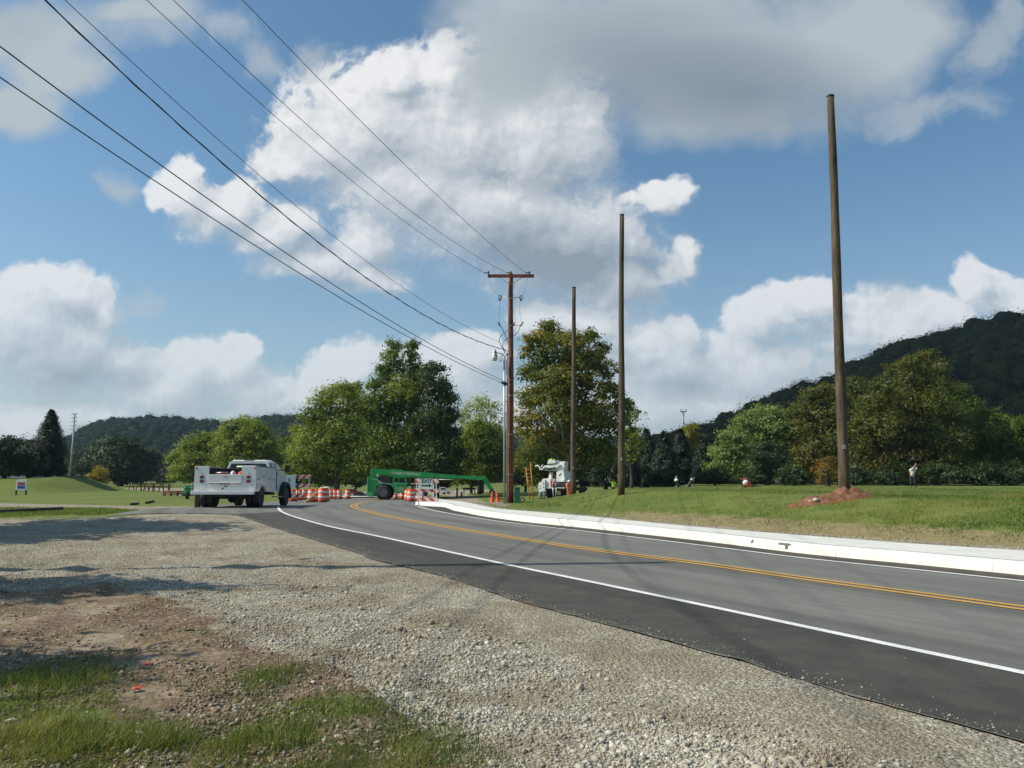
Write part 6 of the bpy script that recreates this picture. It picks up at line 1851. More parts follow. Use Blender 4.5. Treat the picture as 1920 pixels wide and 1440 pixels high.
    for q in (0.85, 0.45): MB().tube([(0, -.1, H * q), (d.x, d.y - .1, H * q)], 0.07, 6).build('rail', M_brownwood, t)
    # posts and a bench in the shade under the boom
    for u, v, w_, h_, lb in ((857, 930.5, .20, 1.0, 'dark timber post under the middle of the telehandler boom'), (865.5, 930.8, .20, .55, 'short dark post just right of the timber post under the boom'), (899.5, 926, .18, 0.8, 'dark post left of the boom tip')):
        p = gp(u, v); z = gz(p.x, p.y)
        t = thing('timber_post', lb, 'post', (p.x, p.y, z), .1)
        MB().box(-w_ / 2, w_ / 2, -w_ / 2, w_ / 2, -.1, h_, bev=.02).build('post', M_timber, t)
        MB().box(-w_ / 2 - .02, w_ / 2 + .02, -w_ / 2 - .02, w_ / 2 + .02, h_ + .001, h_ + .04, bev=.01).build('cap', M_timber, t)
    p = gp(880, 928); z = gz(p.x, p.y)
    t = thing('park_bench', 'dark park bench in the shade behind the pavement', 'bench', (p.x, p.y, z), .2)
    MB().box(-.9, .9, -.2, .2, .42, .47).build('seat', M_timber, t); MB().box(-.9, .9, .2, .25, .55, .85).build('backrest', M_timber, t)
    for x in (-.75, .75): MB().box(x - .04, x + .04, -.2, .24, 0, .419).build('leg', M_timber, t)
    # golf bags
    for u, v, lb, ln in ((1273, 918.5, 'golf bag with a white hood, leaning left of the pair on the lawn', -.25), (1289, 918.5, 'black golf bag tilted to the right, beside the white hooded bag', .55)):
        Y = 56.0; p = at(u, v, Y); z = gz(p.x, Y)
        t = thing('golf_bag', lb, 'golf bag', (p.x, Y, z), 0, 'golf bags standing on the lawn')
        Rm = Matrix.Rotation(ln, 4, 'Y')
        MB().lathe([(0.12, .02), (.13, .1), (.12, .6), (.14, .66)], 12, M=Rm).build('bag', M_black, t)
        MB().lathe([(.142, .60), (.145, .68), (.08, .78), (0, .8)], 12, M=Rm).build('hood', M_plasticw if u < 1280 else M_silver, t)
        for s in (-1, 1): MB().tube([Rm @ Vector((0, 0, .5)), Vector((s * .25, -.25, 0))], .012, 5).build('stand_leg', M_silver, t)
        for q in (0.0, .05): MB().tube([Rm @ Vector((q, 0, .6)), Rm @ Vector((q * 2, 0.02, .95))], .012, 5).build('club', M_silver, t)
    # red and white kit with a red sign
    Y = 57.0; p = at(1402, 917.5, Y); z = gz(p.x, Y)
    t = thing('golf_trolley', 'red golf trolley lying on the lawn with a white bag on it', 'golf trolley', (p.x, Y, z))
    MB().box(-.30, .42, -.2, .2, .06, .20, bev=.05).build('frame', M_redpan, t)
    MB().sphere((-.12, 0, .36), .22, 12, 8, (1, .8, .9)).build('bag', M_plasticw, t)
    MB().lathe([(0.12, -.03), (.13, 0), (.0, 0.01)], 12, (.05, -.19, .33), 'y').build('pocket', M_redpan, t)
    for x in (-.25, .35): MB().lathe([(.09, -.22), (.1, -.2), (.1, -.17), (.09, -.16)], 12, (x, 0, .1), 'y').build('wheel', M_black, t)
    MB().tube([(.4, 0, .15), (.95, 0, .06)], .03, 6).build('handle', M_black, t)
    p = at(1393, 918.5, Y); q = at(1393, 899, Y)
    t = thing('tee_sign', 'small red sign on a thin black post behind the golf trolley', 'sign', (p.x, Y + .1, z))
    H = q.z - z
    MB().tube([(0, 0, -.05), (0, 0, H)], .03, 6).build('post', M_black, t)
    MB().box(-.06, .40, -.03, 0, H - .06, H + .12, bev=.01).build('panel', M_redpan, t)
    MB().box(.02, .3, -.034, -.03, H + .02, H + .05).build('white_bar', M_plasticw, t)
    # bits of litter
    for u, v, lb, m_ in ((255, 1300, 'red plastic scrap nearest the grass', M_redor), (273, 1254, 'red plastic scrap on the bare soil', M_redor)):
        p = gp(u, v); z = gz(p.x, p.y)
        o = MB().prism([(-.03, .004), (-.012, .016), (.01, .012), (.032, .02), (.02, .004)], -.014, .016, 'y').build('plastic_scrap', m_); o.location = (p.x, p.y, z + .012); o.rotation_euler = (0.2, .1, 1.0)
        tag(o, lb, 'litter')
    for u, v, L_, a_, lb in ((262, 1376, .22, -.7, 'pale splinter of wood lying in the foreground grass'), (355, 1195, .1, 0.1, 'short twig lying on the bare soil'), (22, 1362, .09, .1, 'pale chip at the left edge of the foreground grass')):
        p = gp(u, v); z = gz(p.x, p.y)
        o = MB().tube([(-L_ / 2, 0, 0), (0, .01, .006), (L_ / 2, 0, 0)], [.006, .011, .004], 6).build('wood_splinter', M_rock if u != 355 else M_timber); o.location = (p.x, p.y, z + .025); o.rotation_euler = (0, 0, a_)
        tag(o, lb, 'splinter')
small_street_things()

# ------------------------------------------------------------------ parked cars
def car(name, label, u, v, width_px, paintm, kind, face=1, Yd=None):
    p = gp(u, v); z = gz(p.x, p.y); k = width_px * p.y / F
    L = k; t = thing(name, label, 'pickup' if kind == 'pickup' else 'car', (p.x, p.y, z), 0 if face > 0 else math.pi)
    s = L / 4.6
    if kind == 'pickup':
        prof = [(-2.5, .45), (2.45, .45), (2.5, .85), (2.35, 1.02), (1.25, 1.10), (.75, 1.62), (-.35, 1.68), (-.45, 1.12), (-2.5, 1.12)]
    elif kind == 'suv':
        prof = [(-2.3, .4), (2.3, .4), (2.32, .8), (2.15, .98), (1.2, 1.08), (.55, 1.62), (-1.9, 1.66), (-2.25, 1.1)]
    else:
        prof = [(-2.3, .38), (2.3, .38), (2.32, .7), (2.1, .86), (1.15, .95), (.4, 1.38), (-.9, 1.40), (-1.75, .98), (-2.28, .92)]
    w2 = .88
    low = [(x, z_) for x, z_ in prof]
    def lp(y, ins):
        return [(x * s - (ins * .12 * np.sign(x) if z_ > 1.2 else 0), y * s, z_ * s) for x, z_ in low]
    mb = MB(); loops = []
    for y, ins in ((-w2, 1), (-w2 + .06, 0.5), (w2 - .06, .5), (w2, 1)):
        loops.append([(x * s, (y if z_ < 1.15 else y * .84) * s, z_ * s) for x, z_ in low])
    body = mb.loft(loops).build('body', paintm, t)
    top = max(q[1] for q in prof)
    if kind == 'pickup': win = [[(-.30, 1.15), (.30, 1.15), (.30, 1.56), (-.28, 1.58)], [(.36, 1.15), (1.08, 1.15), (.68, 1.55), (.36, 1.56)]]
    elif kind == 'suv': win = [[(-1.95, 1.15), (-.9, 1.15), (-.9, 1.54), (-1.8, 1.54)], [(-.84, 1.15), (.1, 1.15), (.1, 1.54), (-.84, 1.54)], [(.16, 1.15), (1.0, 1.15), (.55, 1.53), (.16, 1.54)]]
    else: win = [[(-1.5, .98), (-.45, .98), (-.45, 1.32), (-.9, 1.32)], [(-.38, .98), (1.0, .98), (.35, 1.31), (-.38, 1.32)]]
    for wv in win:
        for sd in (-1, 1):
            yw = (w2 * .84 + .012)
            a = [(x * s, sd * (yw + (.14 if z_ < 1.16 and kind != 'car' else 0)) * s * .98, z_ * s) for x, z_ in wv]
            b_ = [(x, y + sd * .02, z_) for x, y, z_ in a]
            MB().loft([a, b_]).build('side_window', M_glass, t)
    for x in (-1.45, 1.5):
        for sd in (-1, 1):
            ty = MB().lathe([(.2 * s, -.1 * s), (.33 * s, -.11 * s), (.36 * s, -.05 * s), (.36 * s, .05 * s), (.33 * s, .11 * s), (.2 * s, .1 * s)], 18, (x * s, sd * (w2 - .07) * s, .36 * s), 'y').build('wheel', M_rubber, t)
            MB().lathe([(.21 * s, sd * .11 * s), (.17 * s, sd * .08 * s), (0, sd * .09 * s)], 14, (x * s, sd * (w2 - .07) * s, .36 * s), 'y').build('rim', M_silver, ty)
    for sd in (-1, 1):
        MB().box(2.27 * s, 2.34 * s, sd * .6 * s - .15 * s, sd * .6 * s + .15 * s, .66 * s, .82 * s).build('headlight', M_globe, t)
        MB().box(-2.34 * s if kind != 'pickup' else -2.52 * s, -2.26 * s if kind != 'pickup' else -2.47 * s, sd * .7 * s - .1 * s, sd * .7 * s + .1 * s, .75 * s, 1.0 * s).build('tail_light', M_red, t)
    return t
car('parked_car', 'dark red parked car farthest left, behind the lone traffic drum', 664, 928.0, 30, M_redcar, 'suv')
car('parked_car', 'crimson parked car right beside the dark red one', 678, 930.2, 29, M_magcar, 'car')
car('parked_car', 'dark blue car parked low behind the rear of the telehandler', 685, 932, 20, M_bluecar, 'car')
car('parked_pickup', 'white parked pickup seen right of the exit sign barricade', 829, 927.3, 36, M_white, 'pickup')

# ------------------------------------------------------------------ trees
def unit(n, r):
    v = r.normal(size=(n, 3)); return v / (np.linalg.norm(v, axis=1)[:, None] + 1e-9)

def leaves_mesh(name, C, Nrm, size, tint, mat, parent, r, aspect=0.55, rand=0.75):
    n = len(C)
    nr = Nrm + unit(n, r) * rand; nr /= np.linalg.norm(nr, axis=1)[:, None] + 1e-9
    a = np.cross(nr, unit(n, r)); a /= np.linalg.norm(a, axis=1)[:, None] + 1e-9
    b_ = np.cross(nr, a)
    s = (size * r.uniform(0.4, 1.45, n))[:, None]
    V = np.stack([C - a * s * .5, C + b_ * s * aspect * .5, C + a * s * .5, C - b_ * s * aspect * .5], 1).reshape(-1, 3)
    Fc = np.arange(n * 4).reshape(-1, 4)
    return mesh_np(name, V, Fc, mat, parent, {'tint': ('FACE', 'FLOAT', tint)})

def tree(label, base, lobes, leaf, mat, seed, dens=1.0, trunk_r=0.25, bark=None, cat='tree', fluff=1.0, tint0=0.45, tintv=0.22, leafname='crown', droop=0.0, name='broadleaf_tree', group=None, inner=1.0):
    """lobes: (x, y, z, r) relative to the base; returns the thing"""
    r = np.random.default_rng(seed)
    t = thing(name, label, cat, base, 0, group)
    Cs, Ns, Ts, Ss = [], [], [], []
    for (lx, ly, lz, lr) in lobes:
        nsub = max(10, int(36 * dens * (lr / 1.6) ** 1.6))
        d = unit(nsub, r)
        d[:, 2] = np.where(d[:, 2] < -0.55, -d[:, 2] * .5, d[:, 2])
        rad = lr * (0.62 + 0.42 * r.random(nsub) ** 0.7)
        # a few sprays reach out beyond the lobe
        rad = np.where(r.random(nsub) < 0.16, rad * 1.22, rad)
        sc = np.stack([d[:, 0] * rad, d[:, 1] * rad, d[:, 2] * rad * 0.9], 1) + np.array([lx, ly, lz])
        lt = r.normal(0, tintv * .5)
        m = int(26 * fluff)
        for c, dd in zip(sc, d):
            k = max(5, int(m * r.uniform(.5, 1.4)))
            sg = lr * 0.11 + 0.13
            o = r.normal(size=(k, 3)) * np.array([sg, sg, sg * 0.62])
            Cs.append(c + o); Ns.append(np.tile(dd * .8 + np.array([0, 0, .5]), (k, 1)))
            Ts.append(np.clip(r.normal(tint0 + lt + r.normal(0, tintv * .6), 0.10, k), 0, 1)); Ss.append(np.full(k, leaf))
        # sparse bigger leaves inside so the crown is not hollow
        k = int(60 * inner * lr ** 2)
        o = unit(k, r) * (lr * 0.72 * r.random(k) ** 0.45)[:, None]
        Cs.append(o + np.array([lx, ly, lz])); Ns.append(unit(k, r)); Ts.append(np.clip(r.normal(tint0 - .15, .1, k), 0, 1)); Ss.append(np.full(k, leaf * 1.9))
    C = np.concatenate(Cs); N_ = np.concatenate(Ns); T = np.concatenate(Ts); S = np.concatenate(Ss)
    keep = C[:, 2] > 0.25
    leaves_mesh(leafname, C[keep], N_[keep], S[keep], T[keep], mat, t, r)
    # trunk with limbs to the lobes
    m = MB()
    zs = [l[2] for l in lobes]; top = max(zs); cxm = np.mean([l[0] for l in lobes]); cym = np.mean([l[1] for l in lobes])
    P = [Vector((0, 0, -0.4))]
    for q in (0.12, 0.3, 0.5, 0.7, 0.88):
        P.append(Vector((cxm * q + r.normal(0, .12), cym * q + r.normal(0, .12), top * q)))
    m.tube(P, [trunk_r * 1.35, trunk_r, trunk_r * .85, trunk_r * .62, trunk_r * .4, trunk_r * .15], 9)
    for l in lobes:
        h0 = max(l[2] * .45, top * .14)
        q = min(h0 / top, .85)
        s0 = Vector((cxm * q, cym * q, h0)); e = Vector(l[:3]); mid = s0.lerp(e, .5) + Vector((r.normal(0, .2), r.normal(0, .2), -0.08 * (e - s0).length))
        rr = trunk_r * (1 - q) * .5 + 0.03
        m.tube([s0, mid, e + (e - s0).normalized() * l[3] * .4], [rr, rr * .6, rr * .22], 5)
    m.build('trunk', bark or M_bark, t)
    return t

def tree_px(label, Y, lobes, base_u, leaf, mat, seed, depth=0.55, base_dv=None, **kw):
    r = np.random.default_rng(seed + 1000)
    bx_ = at(base_u, 900, Y).x
    z = gz(bx_, Y)
    L_ = []
    xs = [l[0] for l in lobes]; wpx = (max(xs) - min(xs)) / 2 + 20
    for (u, v, rp) in lobes:
        edge = 1 - min(1, abs(u - base_u) / wpx)
        dy_ = r.uniform(-1, 1) * depth * wpx * Y / F * (0.4 + .6 * edge)
        p = at(u, v, Y + dy_)
        L_.append((p.x - bx_, dy_, p.z - z, rp * 1.13 * (Y + dy_) / F))
    # rear copies of the big lobes give the crown its depth
    for (u, v, rp) in lobes[::3]:
        p = at(u, v, Y)
        L_.append((p.x - bx_, wpx * Y / F * 0.75, p.z - z, rp * Y / F * 1.0))
    return tree(label, (bx_, Y, z), L_, leaf, mat, seed, **kw)

def conifer(label, u, v_top, v_bot, w_px, Y, mat, seed, leaf=0.22, group=None, dens=1.0):
    r = np.random.default_rng(seed)
    p = at(u, v_top, Y); bx_ = p.x; z = gz(bx_, Y)
    H = p.z - z; Wd = w_px / 2 * Y / F
    zb0 = max(0.3, at(u, v_bot, Y).z - z)
    t = thing('conifer_tree', label, 'tree', (bx_, Y, z), 0, group)
    Cs, Ns, Ts = [], [], []
    nb = int(230 * dens)
    for k in range(nb):
        q = r.random() ** 0.8                # 0 bottom .. 1 top
        a = r.uniform(0, 2 * math.pi)
        prof = (1 - q) ** 0.75 * (0.62 + 0.38 * min(1, q * 5)) * r.uniform(0.82, 1.14)
        R_ = Wd * prof + 0.05
        h = zb0 + (H - zb0) * q
        m = int(14 + 55 * R_)
        f = r.random(m) ** 0.6
        c = np.stack([math.cos(a) * R_ * f, math.sin(a) * R_ * f, h + 0.10 * R_ * f ** 2 * np.sign(q - .2) + r.normal(0, .06, m)], 1) + r.normal(0, 0.10 + .05 * R_, (m, 3))
        Cs.append(c); Ns.append(np.tile([math.cos(a), math.sin(a), .8], (m, 1))); Ts.append(np.clip(r.normal(.4 + .15 * r.normal(), .15, m), 0, 1))
    C = np.concatenate(Cs)
    keep = C[:, 2] > .1
    leaves_mesh('crown', C[keep], np.concatenate(Ns)[keep], np.full(keep.sum(), leaf), np.concatenate(Ts)[keep], mat, t, r, .4)
    # dark inner cone of twigs
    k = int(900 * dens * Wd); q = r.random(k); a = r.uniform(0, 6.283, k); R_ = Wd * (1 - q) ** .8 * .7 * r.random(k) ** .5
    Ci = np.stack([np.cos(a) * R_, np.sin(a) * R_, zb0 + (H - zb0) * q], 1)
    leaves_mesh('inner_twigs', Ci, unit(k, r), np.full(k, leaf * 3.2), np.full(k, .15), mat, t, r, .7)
    MB().tube([(0, 0, -.3), (0, 0, H * .6), (0, 0, H)], [0.2 * Wd / 2 + .08, .1, .02], 8).build('trunk', M_bark, t)
    return t

# left edge
conifer('tall dark conical evergreen behind the grass bank at the left', 97, 772, 900, 84, 91, L_con, 11, leaf=.20, dens=1.9)
tree_px('dark tree at the very left edge of the picture', 89, [(8,830,17),(14,850,22),(-8,858,24),(24,870,20),(4,885,26),(30,890,16),(-25,880,24)], 8, .24, L_dark, 12, tint0=.3)
tree_px('small dark tree between the left edge tree and the conical evergreen', 90, [(54,834,13),(48,850,15),(60,858,14),(44,875,18),(62,880,16),(54,892,17)], 54, .22, L_dark, 13, tint0=.25)
tree_px('big round dark green tree in front of the left hill', 175, [(215,838,24),(240,842,24),(192,848,24),(262,855,20),(176,868,20),(215,868,34),(250,876,30),(272,882,16),(170,888,16),(195,886,24),(232,890,28),(262,895,18)], 226, .42, L_dark, 14, tint0=.55, dens=.62, trunk_r=.6)
tree_px('low dark bushy tree below the light mast', 122, [(148,878,13),(160,888,15),(140,893,13),(165,900,12),(150,903,12),(174,906,9)], 155, .26, L_dark, 15, tint0=.3)
tree_px('small tree with golden leaves beside the low dark bushy tree', 118, [(183,884,10),(178,893,10),(190,896,9),(184,903,11),(176,905,8)], 184, .22, L_gold, 16, tint0=.35)
tree_px('hazy green trees\' nearest one, right of the round tree', 260, [(298,868,17),(312,876,16),(288,884,16),(305,893,20),(322,895,14)], 304, .5, L_dark, 17, tint0=.6, dens=.7)
tree_px('hazy green tree left of the round tree behind the light mast', 255, [(142,858,16),(152,872,18),(136,880,16),(148,893,18)], 146, .5, L_dark, 18, tint0=.6, dens=.7)
tree_px('yellow green tree left of the brighter one behind the white truck', 150, [(382,826,17),(360,838,22),(392,846,24),(340,860,20),(368,866,28),(400,872,24),(328,882,13),(350,888,22),(386,892,22),(322,897,8)], 366, .36, L_yel, 19, tint0=.35, dens=.8)
tree_px('bright yellow green tree directly behind the white truck', 140, [(452,796,18),(436,808,22),(478,808,24),(420,828,22),(500,830,22),(458,832,34),(488,852,28),(425,858,28),(514,862,20),(455,870,34),(500,884,26),(420,888,22),(528,885,16)], 462, .34, L_yel, 20, tint0=.55, dens=.8)
tree_px('dark green tree filling the gap right of the bright yellow green tree', 150, [(540,835,20),(528,860,22),(548,870,20),(535,892,22)], 538, .34, L_mid, 21, tint0=.3, dens=.8)
tree_px('broad green tree left of the tall pair above the drums', 92, [(655,732,20),(632,738,24),(608,752,24),(660,765,34),(590,782,30),(625,790,42),(572,815,26),(655,820,42),(600,838,44),(556,850,24),(640,866,42),(578,880,32),(612,895,28),(668,885,30),(550,884,18)], 632, .27, L_mid, 22, tint0=.6, dens=1.05, trunk_r=.34, tintv=.3, inner=.7)
tree_px('tall slender topped tree, left half of the tall pair over the telehandler', 90, [(737,646,13),(733,668,19),(745,690,20),(718,690,14),(725,715,26),(700,722,16),(748,735,30),(706,755,28),(735,775,38),(690,790,30),(715,825,42),(750,850,38),(690,860,34),(725,888,30),(764,884,26)], 728, .26, L_mid, 23, tint0=.5, dens=1.0, fluff=.9, trunk_r=.3)
tree_px('tall tree with two pointed tops, middle of the trees over the telehandler', 94, [(772,648,12),(768,668,17),(776,692,20),(764,715,24),(788,735,28),(770,770,36),(800,790,34),(780,830,40),(800,870,38),(770,890,28)], 776, .26, L_mid, 24, tint0=.35, fluff=.9, trunk_r=.3)
tree_px('darker glossy tree on the right flank of the tall pair', 88, [(806,690,14),(824,694,15),(798,712,22),(828,722,20),(842,748,18),(815,748,28),(838,780,24),(808,790,32),(836,820,30),(850,855,24),(815,858,36),(842,886,28),(805,895,24)], 818, .26, L_dark, 25, tint0=.75, dens=1.0, trunk_r=.3)
tree_px('pale feathery tree top behind the street lamp', 125, [(902,755,17),(880,768,17),(925,765,17),(868,785,16),(905,782,24),(938,790,18),(890,810,26)], 904, .30, L_pale, 26, tint0=.4, fluff=.55, dens=.75, inner=.15, trunk_r=.25)
tree_px('green tree left of the red brown pole, below the pale tree top', 104, [(895,805,24),(925,812,24),(872,830,24),(905,840,34),(938,850,26),(862,862,24),(890,872,32),(925,882,32),(950,880,24),(866,895,20)], 900, .28, L_mid, 27, tint0=.45, trunk_r=.28)
tree_px('spreading sycamore with yellowing leaves and pale limbs right of the red brown pole', 84, [(1028,616,18),(1008,640,22),(1045,640,24),(1076,640,22),(1105,632,17),(990,662,15),(1128,655,15),(1030,675,32),(1068,680,30),(1108,675,26),(1138,695,20),(1000,700,26),(1045,718,34),(1092,722,36),(1140,735,26),(1000,745,28),(1165,765,20),(1050,770,42),(1110,778,38),(990,795,30),(1148,800,30),(1030,830,42),(1085,838,42),(1000,862,34),(1130,855,36),(1055,885,36),(1010,895,26)], 1062, .27, L_syc, 28, tint0=.42, tintv=.4, dens=1.3, fluff=1.1, inner=1.0, trunk_r=.42, bark=M_barkpale)
tree_px('thin pale tree peeking out right of the sycamore', 96, [(1178,762,14),(1192,780,15),(1172,790,16),(1186,812,18),(1195,835,17),(1175,850,22)], 1182, .26, L_mid, 29, tint0=.8, fluff=.7, inner=.5)
gd = 'dark evergreens behind the lawn'
for k, (u, vt, w_, Y, lb) in enumerate(((1172, 820, 60, 100, 'dark evergreen just right of the second bare pole'), (1212, 808, 62, 112, 'dark evergreen between the second bare pole and the far mast'), (1245, 812, 58, 108, 'dark evergreen left of the far mast'), (1276, 808, 54, 116, 'dark evergreen right below the far mast'), (1318, 822, 50, 110, 'dark evergreen touching the pale green tree'), (1135, 830, 60, 104, 'dark evergreen behind the lower right of the sycamore'))):
    conifer(lb, u, vt, 908, w_ * 1.15, Y, L_con, 40 + k, leaf=.26, group=gd, dens=1.5)
tree_px('golden green tree top rising behind the dark evergreens', 135, [(1295,808,14),(1282,822,14),(1306,824,14),(1294,842,20),(1310,858,18),(1280,862,18),(1296,885,20)], 1295, .34, L_gold, 30, tint0=.1, dens=.7)
tree_px('pale green tree at the left end of the right hand grove', 100, [(1452,776,20),(1425,782,24),(1398,796,24),(1470,800,24),(1372,822,24),(1435,815,38),(1356,850,20),(1395,850,36),(1465,845,32),(1345,880,17),(1375,885,28),(1425,880,34),(1470,885,26)], 1415, .28, L_pale, 31, tint0=.05, dens=.95)
tree_px('small dark evergreen in front of the pale green tree', 90, [(1440,842,16),(1425,862,22),(1460,866,22),(1440,888,28),(1412,896,20),(1468,896,20)], 1440, .24, L_dark, 32, tint0=.35)
tree_px('rusting green tree left of the nearest bare pole', 98, [(1550,738,20),(1525,748,22),(1575,755,24),(1505,770,18),(1545,785,36),(1590,790,28),(1508,812,26),(1560,830,38),(1520,850,30),(1590,850,32),(1500,880,24),(1545,885,30),(1590,892,26)], 1548, .28, L_rust, 33, tint0=.22, tintv=.3)
tree_px('small russet tree at the foot of the right hand grove', 80, [(1552,868,13),(1540,882,14),(1562,888,13),(1550,900,13)], 1551, .2, L_rust, 34, tint0=.9)
tree_px('largest tree of the right hand grove, right of the nearest bare pole', 92, [(1740,672,16),(1712,682,20),(1686,700,22),(1752,694,22),(1720,716,30),(1660,730,26),(1770,730,24),(1640,760,28),(1690,758,38),(1748,762,36),(1788,785,26),(1620,800,26),(1665,808,38),(1725,815,44),(1780,830,34),(1630,850,34),(1690,865,42),(1750,872,38),(1795,880,24),(1615,890,26)], 1705, .28, L_rust, 35, tint0=.25, tintv=.3, dens=1.05, trunk_r=.45)
tree_px('green tree right of the largest tree of the right hand grove', 96, [(1845,778,17),(1870,790,20),(1822,802,20),(1850,820,30),(1885,828,24),(1815,845,24),(1860,862,34),(1825,885,28),(1880,890,26)], 1848, .28, L_mid, 36, tint0=.3)
tree_px('green tree at the right edge of the picture', 94, [(1915,800,20),(1940,815,24),(1905,830,24),(1935,850,30),(1905,870,30),(1945,885,28),(1965,850,28)], 1925, .28, L_mid, 37, tint0=.2)
tree_px('olive tree filling the gap between the rusting tree and the largest tree', 104, [(1600,730,26),(1618,760,30),(1585,780,26),(1620,810,34),(1600,850,36),(1630,880,30)], 1606, .28, L_rust, 38, tint0=.15)
tree_px('olive tree left of the rusting tree, behind the pale green tree', 112, [(1495,790,24),(1480,815,24),(1505,840,28),(1490,870,30)], 1492, .3, L_rust, 39, tint0=.1)
tree_px('olive tree behind the right flank of the largest tree', 108, [(1795,740,22),(1815,765,26),(1790,790,28),(1830,800,26),(1805,830,34),(1812,870,32)], 1806, .3, L_mid, 80, tint0=.2)
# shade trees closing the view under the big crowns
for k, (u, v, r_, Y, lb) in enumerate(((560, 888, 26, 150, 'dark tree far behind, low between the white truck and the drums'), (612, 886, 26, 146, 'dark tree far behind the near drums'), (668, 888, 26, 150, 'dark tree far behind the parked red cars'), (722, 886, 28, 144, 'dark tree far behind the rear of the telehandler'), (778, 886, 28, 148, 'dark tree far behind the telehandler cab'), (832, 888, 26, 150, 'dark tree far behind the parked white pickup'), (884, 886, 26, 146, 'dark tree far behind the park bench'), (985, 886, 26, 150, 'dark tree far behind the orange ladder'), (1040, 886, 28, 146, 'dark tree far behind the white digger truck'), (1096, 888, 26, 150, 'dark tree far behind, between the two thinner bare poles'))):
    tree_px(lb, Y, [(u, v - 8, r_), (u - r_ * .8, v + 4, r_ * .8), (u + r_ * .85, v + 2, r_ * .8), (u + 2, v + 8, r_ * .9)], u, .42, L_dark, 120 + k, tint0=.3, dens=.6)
# understory along the far edge of the lawn
und = [(1490, 895, 22), (1600, 893, 25), (1680, 893, 25), (1760, 893, 28), (1840, 893, 28), (1905, 893, 28), (1340, 893, 18), (1245, 896, 20)]
for k, (u, v, r_) in enumerate(und):
    tree_px('dark undergrowth bush number' if False else ['dark bush between the pale green and rusting trees', 'dark bush at the foot of the nearest bare pole\'s background', 'dark bush left of the golfer', 'dark bush right of the golfer', 'dark bush below the green tree beside the largest tree', 'dark bush at the right edge below the hill', 'dark bush at the left foot of the pale green tree', 'dark bush below the far mast among the evergreens'][k],
            86, [(u, v, r_), (u - r_ * .9, v + 6, r_ * .7), (u + r_ * .9, v + 4, r_ * .75), (u + 3, v + 12, r_ * .8)], u, .26, L_dark, 60 + k, tint0=.4, cat='bush', name='bush', trunk_r=.1)

# trees that stand outside the frame on the left and shade the gravel
tree('roadside tree standing left of the frame beyond the gravel', (-21.8, 21.5, 0), [(0,0,8.6,2.2),(1.6,1,7.4,2.0),(-1.6,.6,7.2,2.2),(.6,-1.6,6.6,1.8),(2.4,-.4,6.2,1.4),(-.6,2,9.2,1.6),(1.2,2.8,8.2,1.4),(3.4,1.6,7.8,1.8),(0,3.6,7.6,2.0),(-2,-2,7,2),(2.2,-2.4,7.4,1.5)], .34, L_mid, 70, fluff=.9, dens=.9, inner=1.2)
tree('small roadside tree standing left of the frame near the bare soil', (-13.0, 10.4, 0), [(0,0,5.6,1.0),(.9,.3,5.0,.8),(-.8,.3,4.8,1.0),(.2,-.5,6.4,.8),(1.3,.0,6.0,.7),(.5,.2,6.6,.9),(1.6,.1,6.6,.7),(-1.2,0,5.2,1)], .22, L_mid, 71, fluff=1, dens=1.3, inner=3, trunk_r=.12)
tree('slender roadside tree standing left of the frame near the grass', (-9.7, 5.75, 0), [(0,0,4.6,.8),(.5,.2,5.2,.7),(-.6,.1,4.0,.9),(.2,-.5,4.4,.8),(1.0,.1,5.0,.6),(.2,.6,4.4,.7)], .2, L_mid, 72, fluff=1, dens=1.3, inner=3, trunk_r=.1)
def shade_pole():
    x, y = -13.4, 12.7
    t = thing('utility_pole', 'leaning wooden pole left of the frame whose shadow crosses the gravel', 'pole', (x, y, gz(x, y)))
    m, pts = pole_mb(15.6, 0.21, 0.13, 0.25, 0.0, 6); m.build('shaft', M_pole, t)
    MB().tube([(.25, 0, 8.6), (.25, 1.6, 9.4)], .05, 8).build('bracket', M_galv, t)
shade_pole()

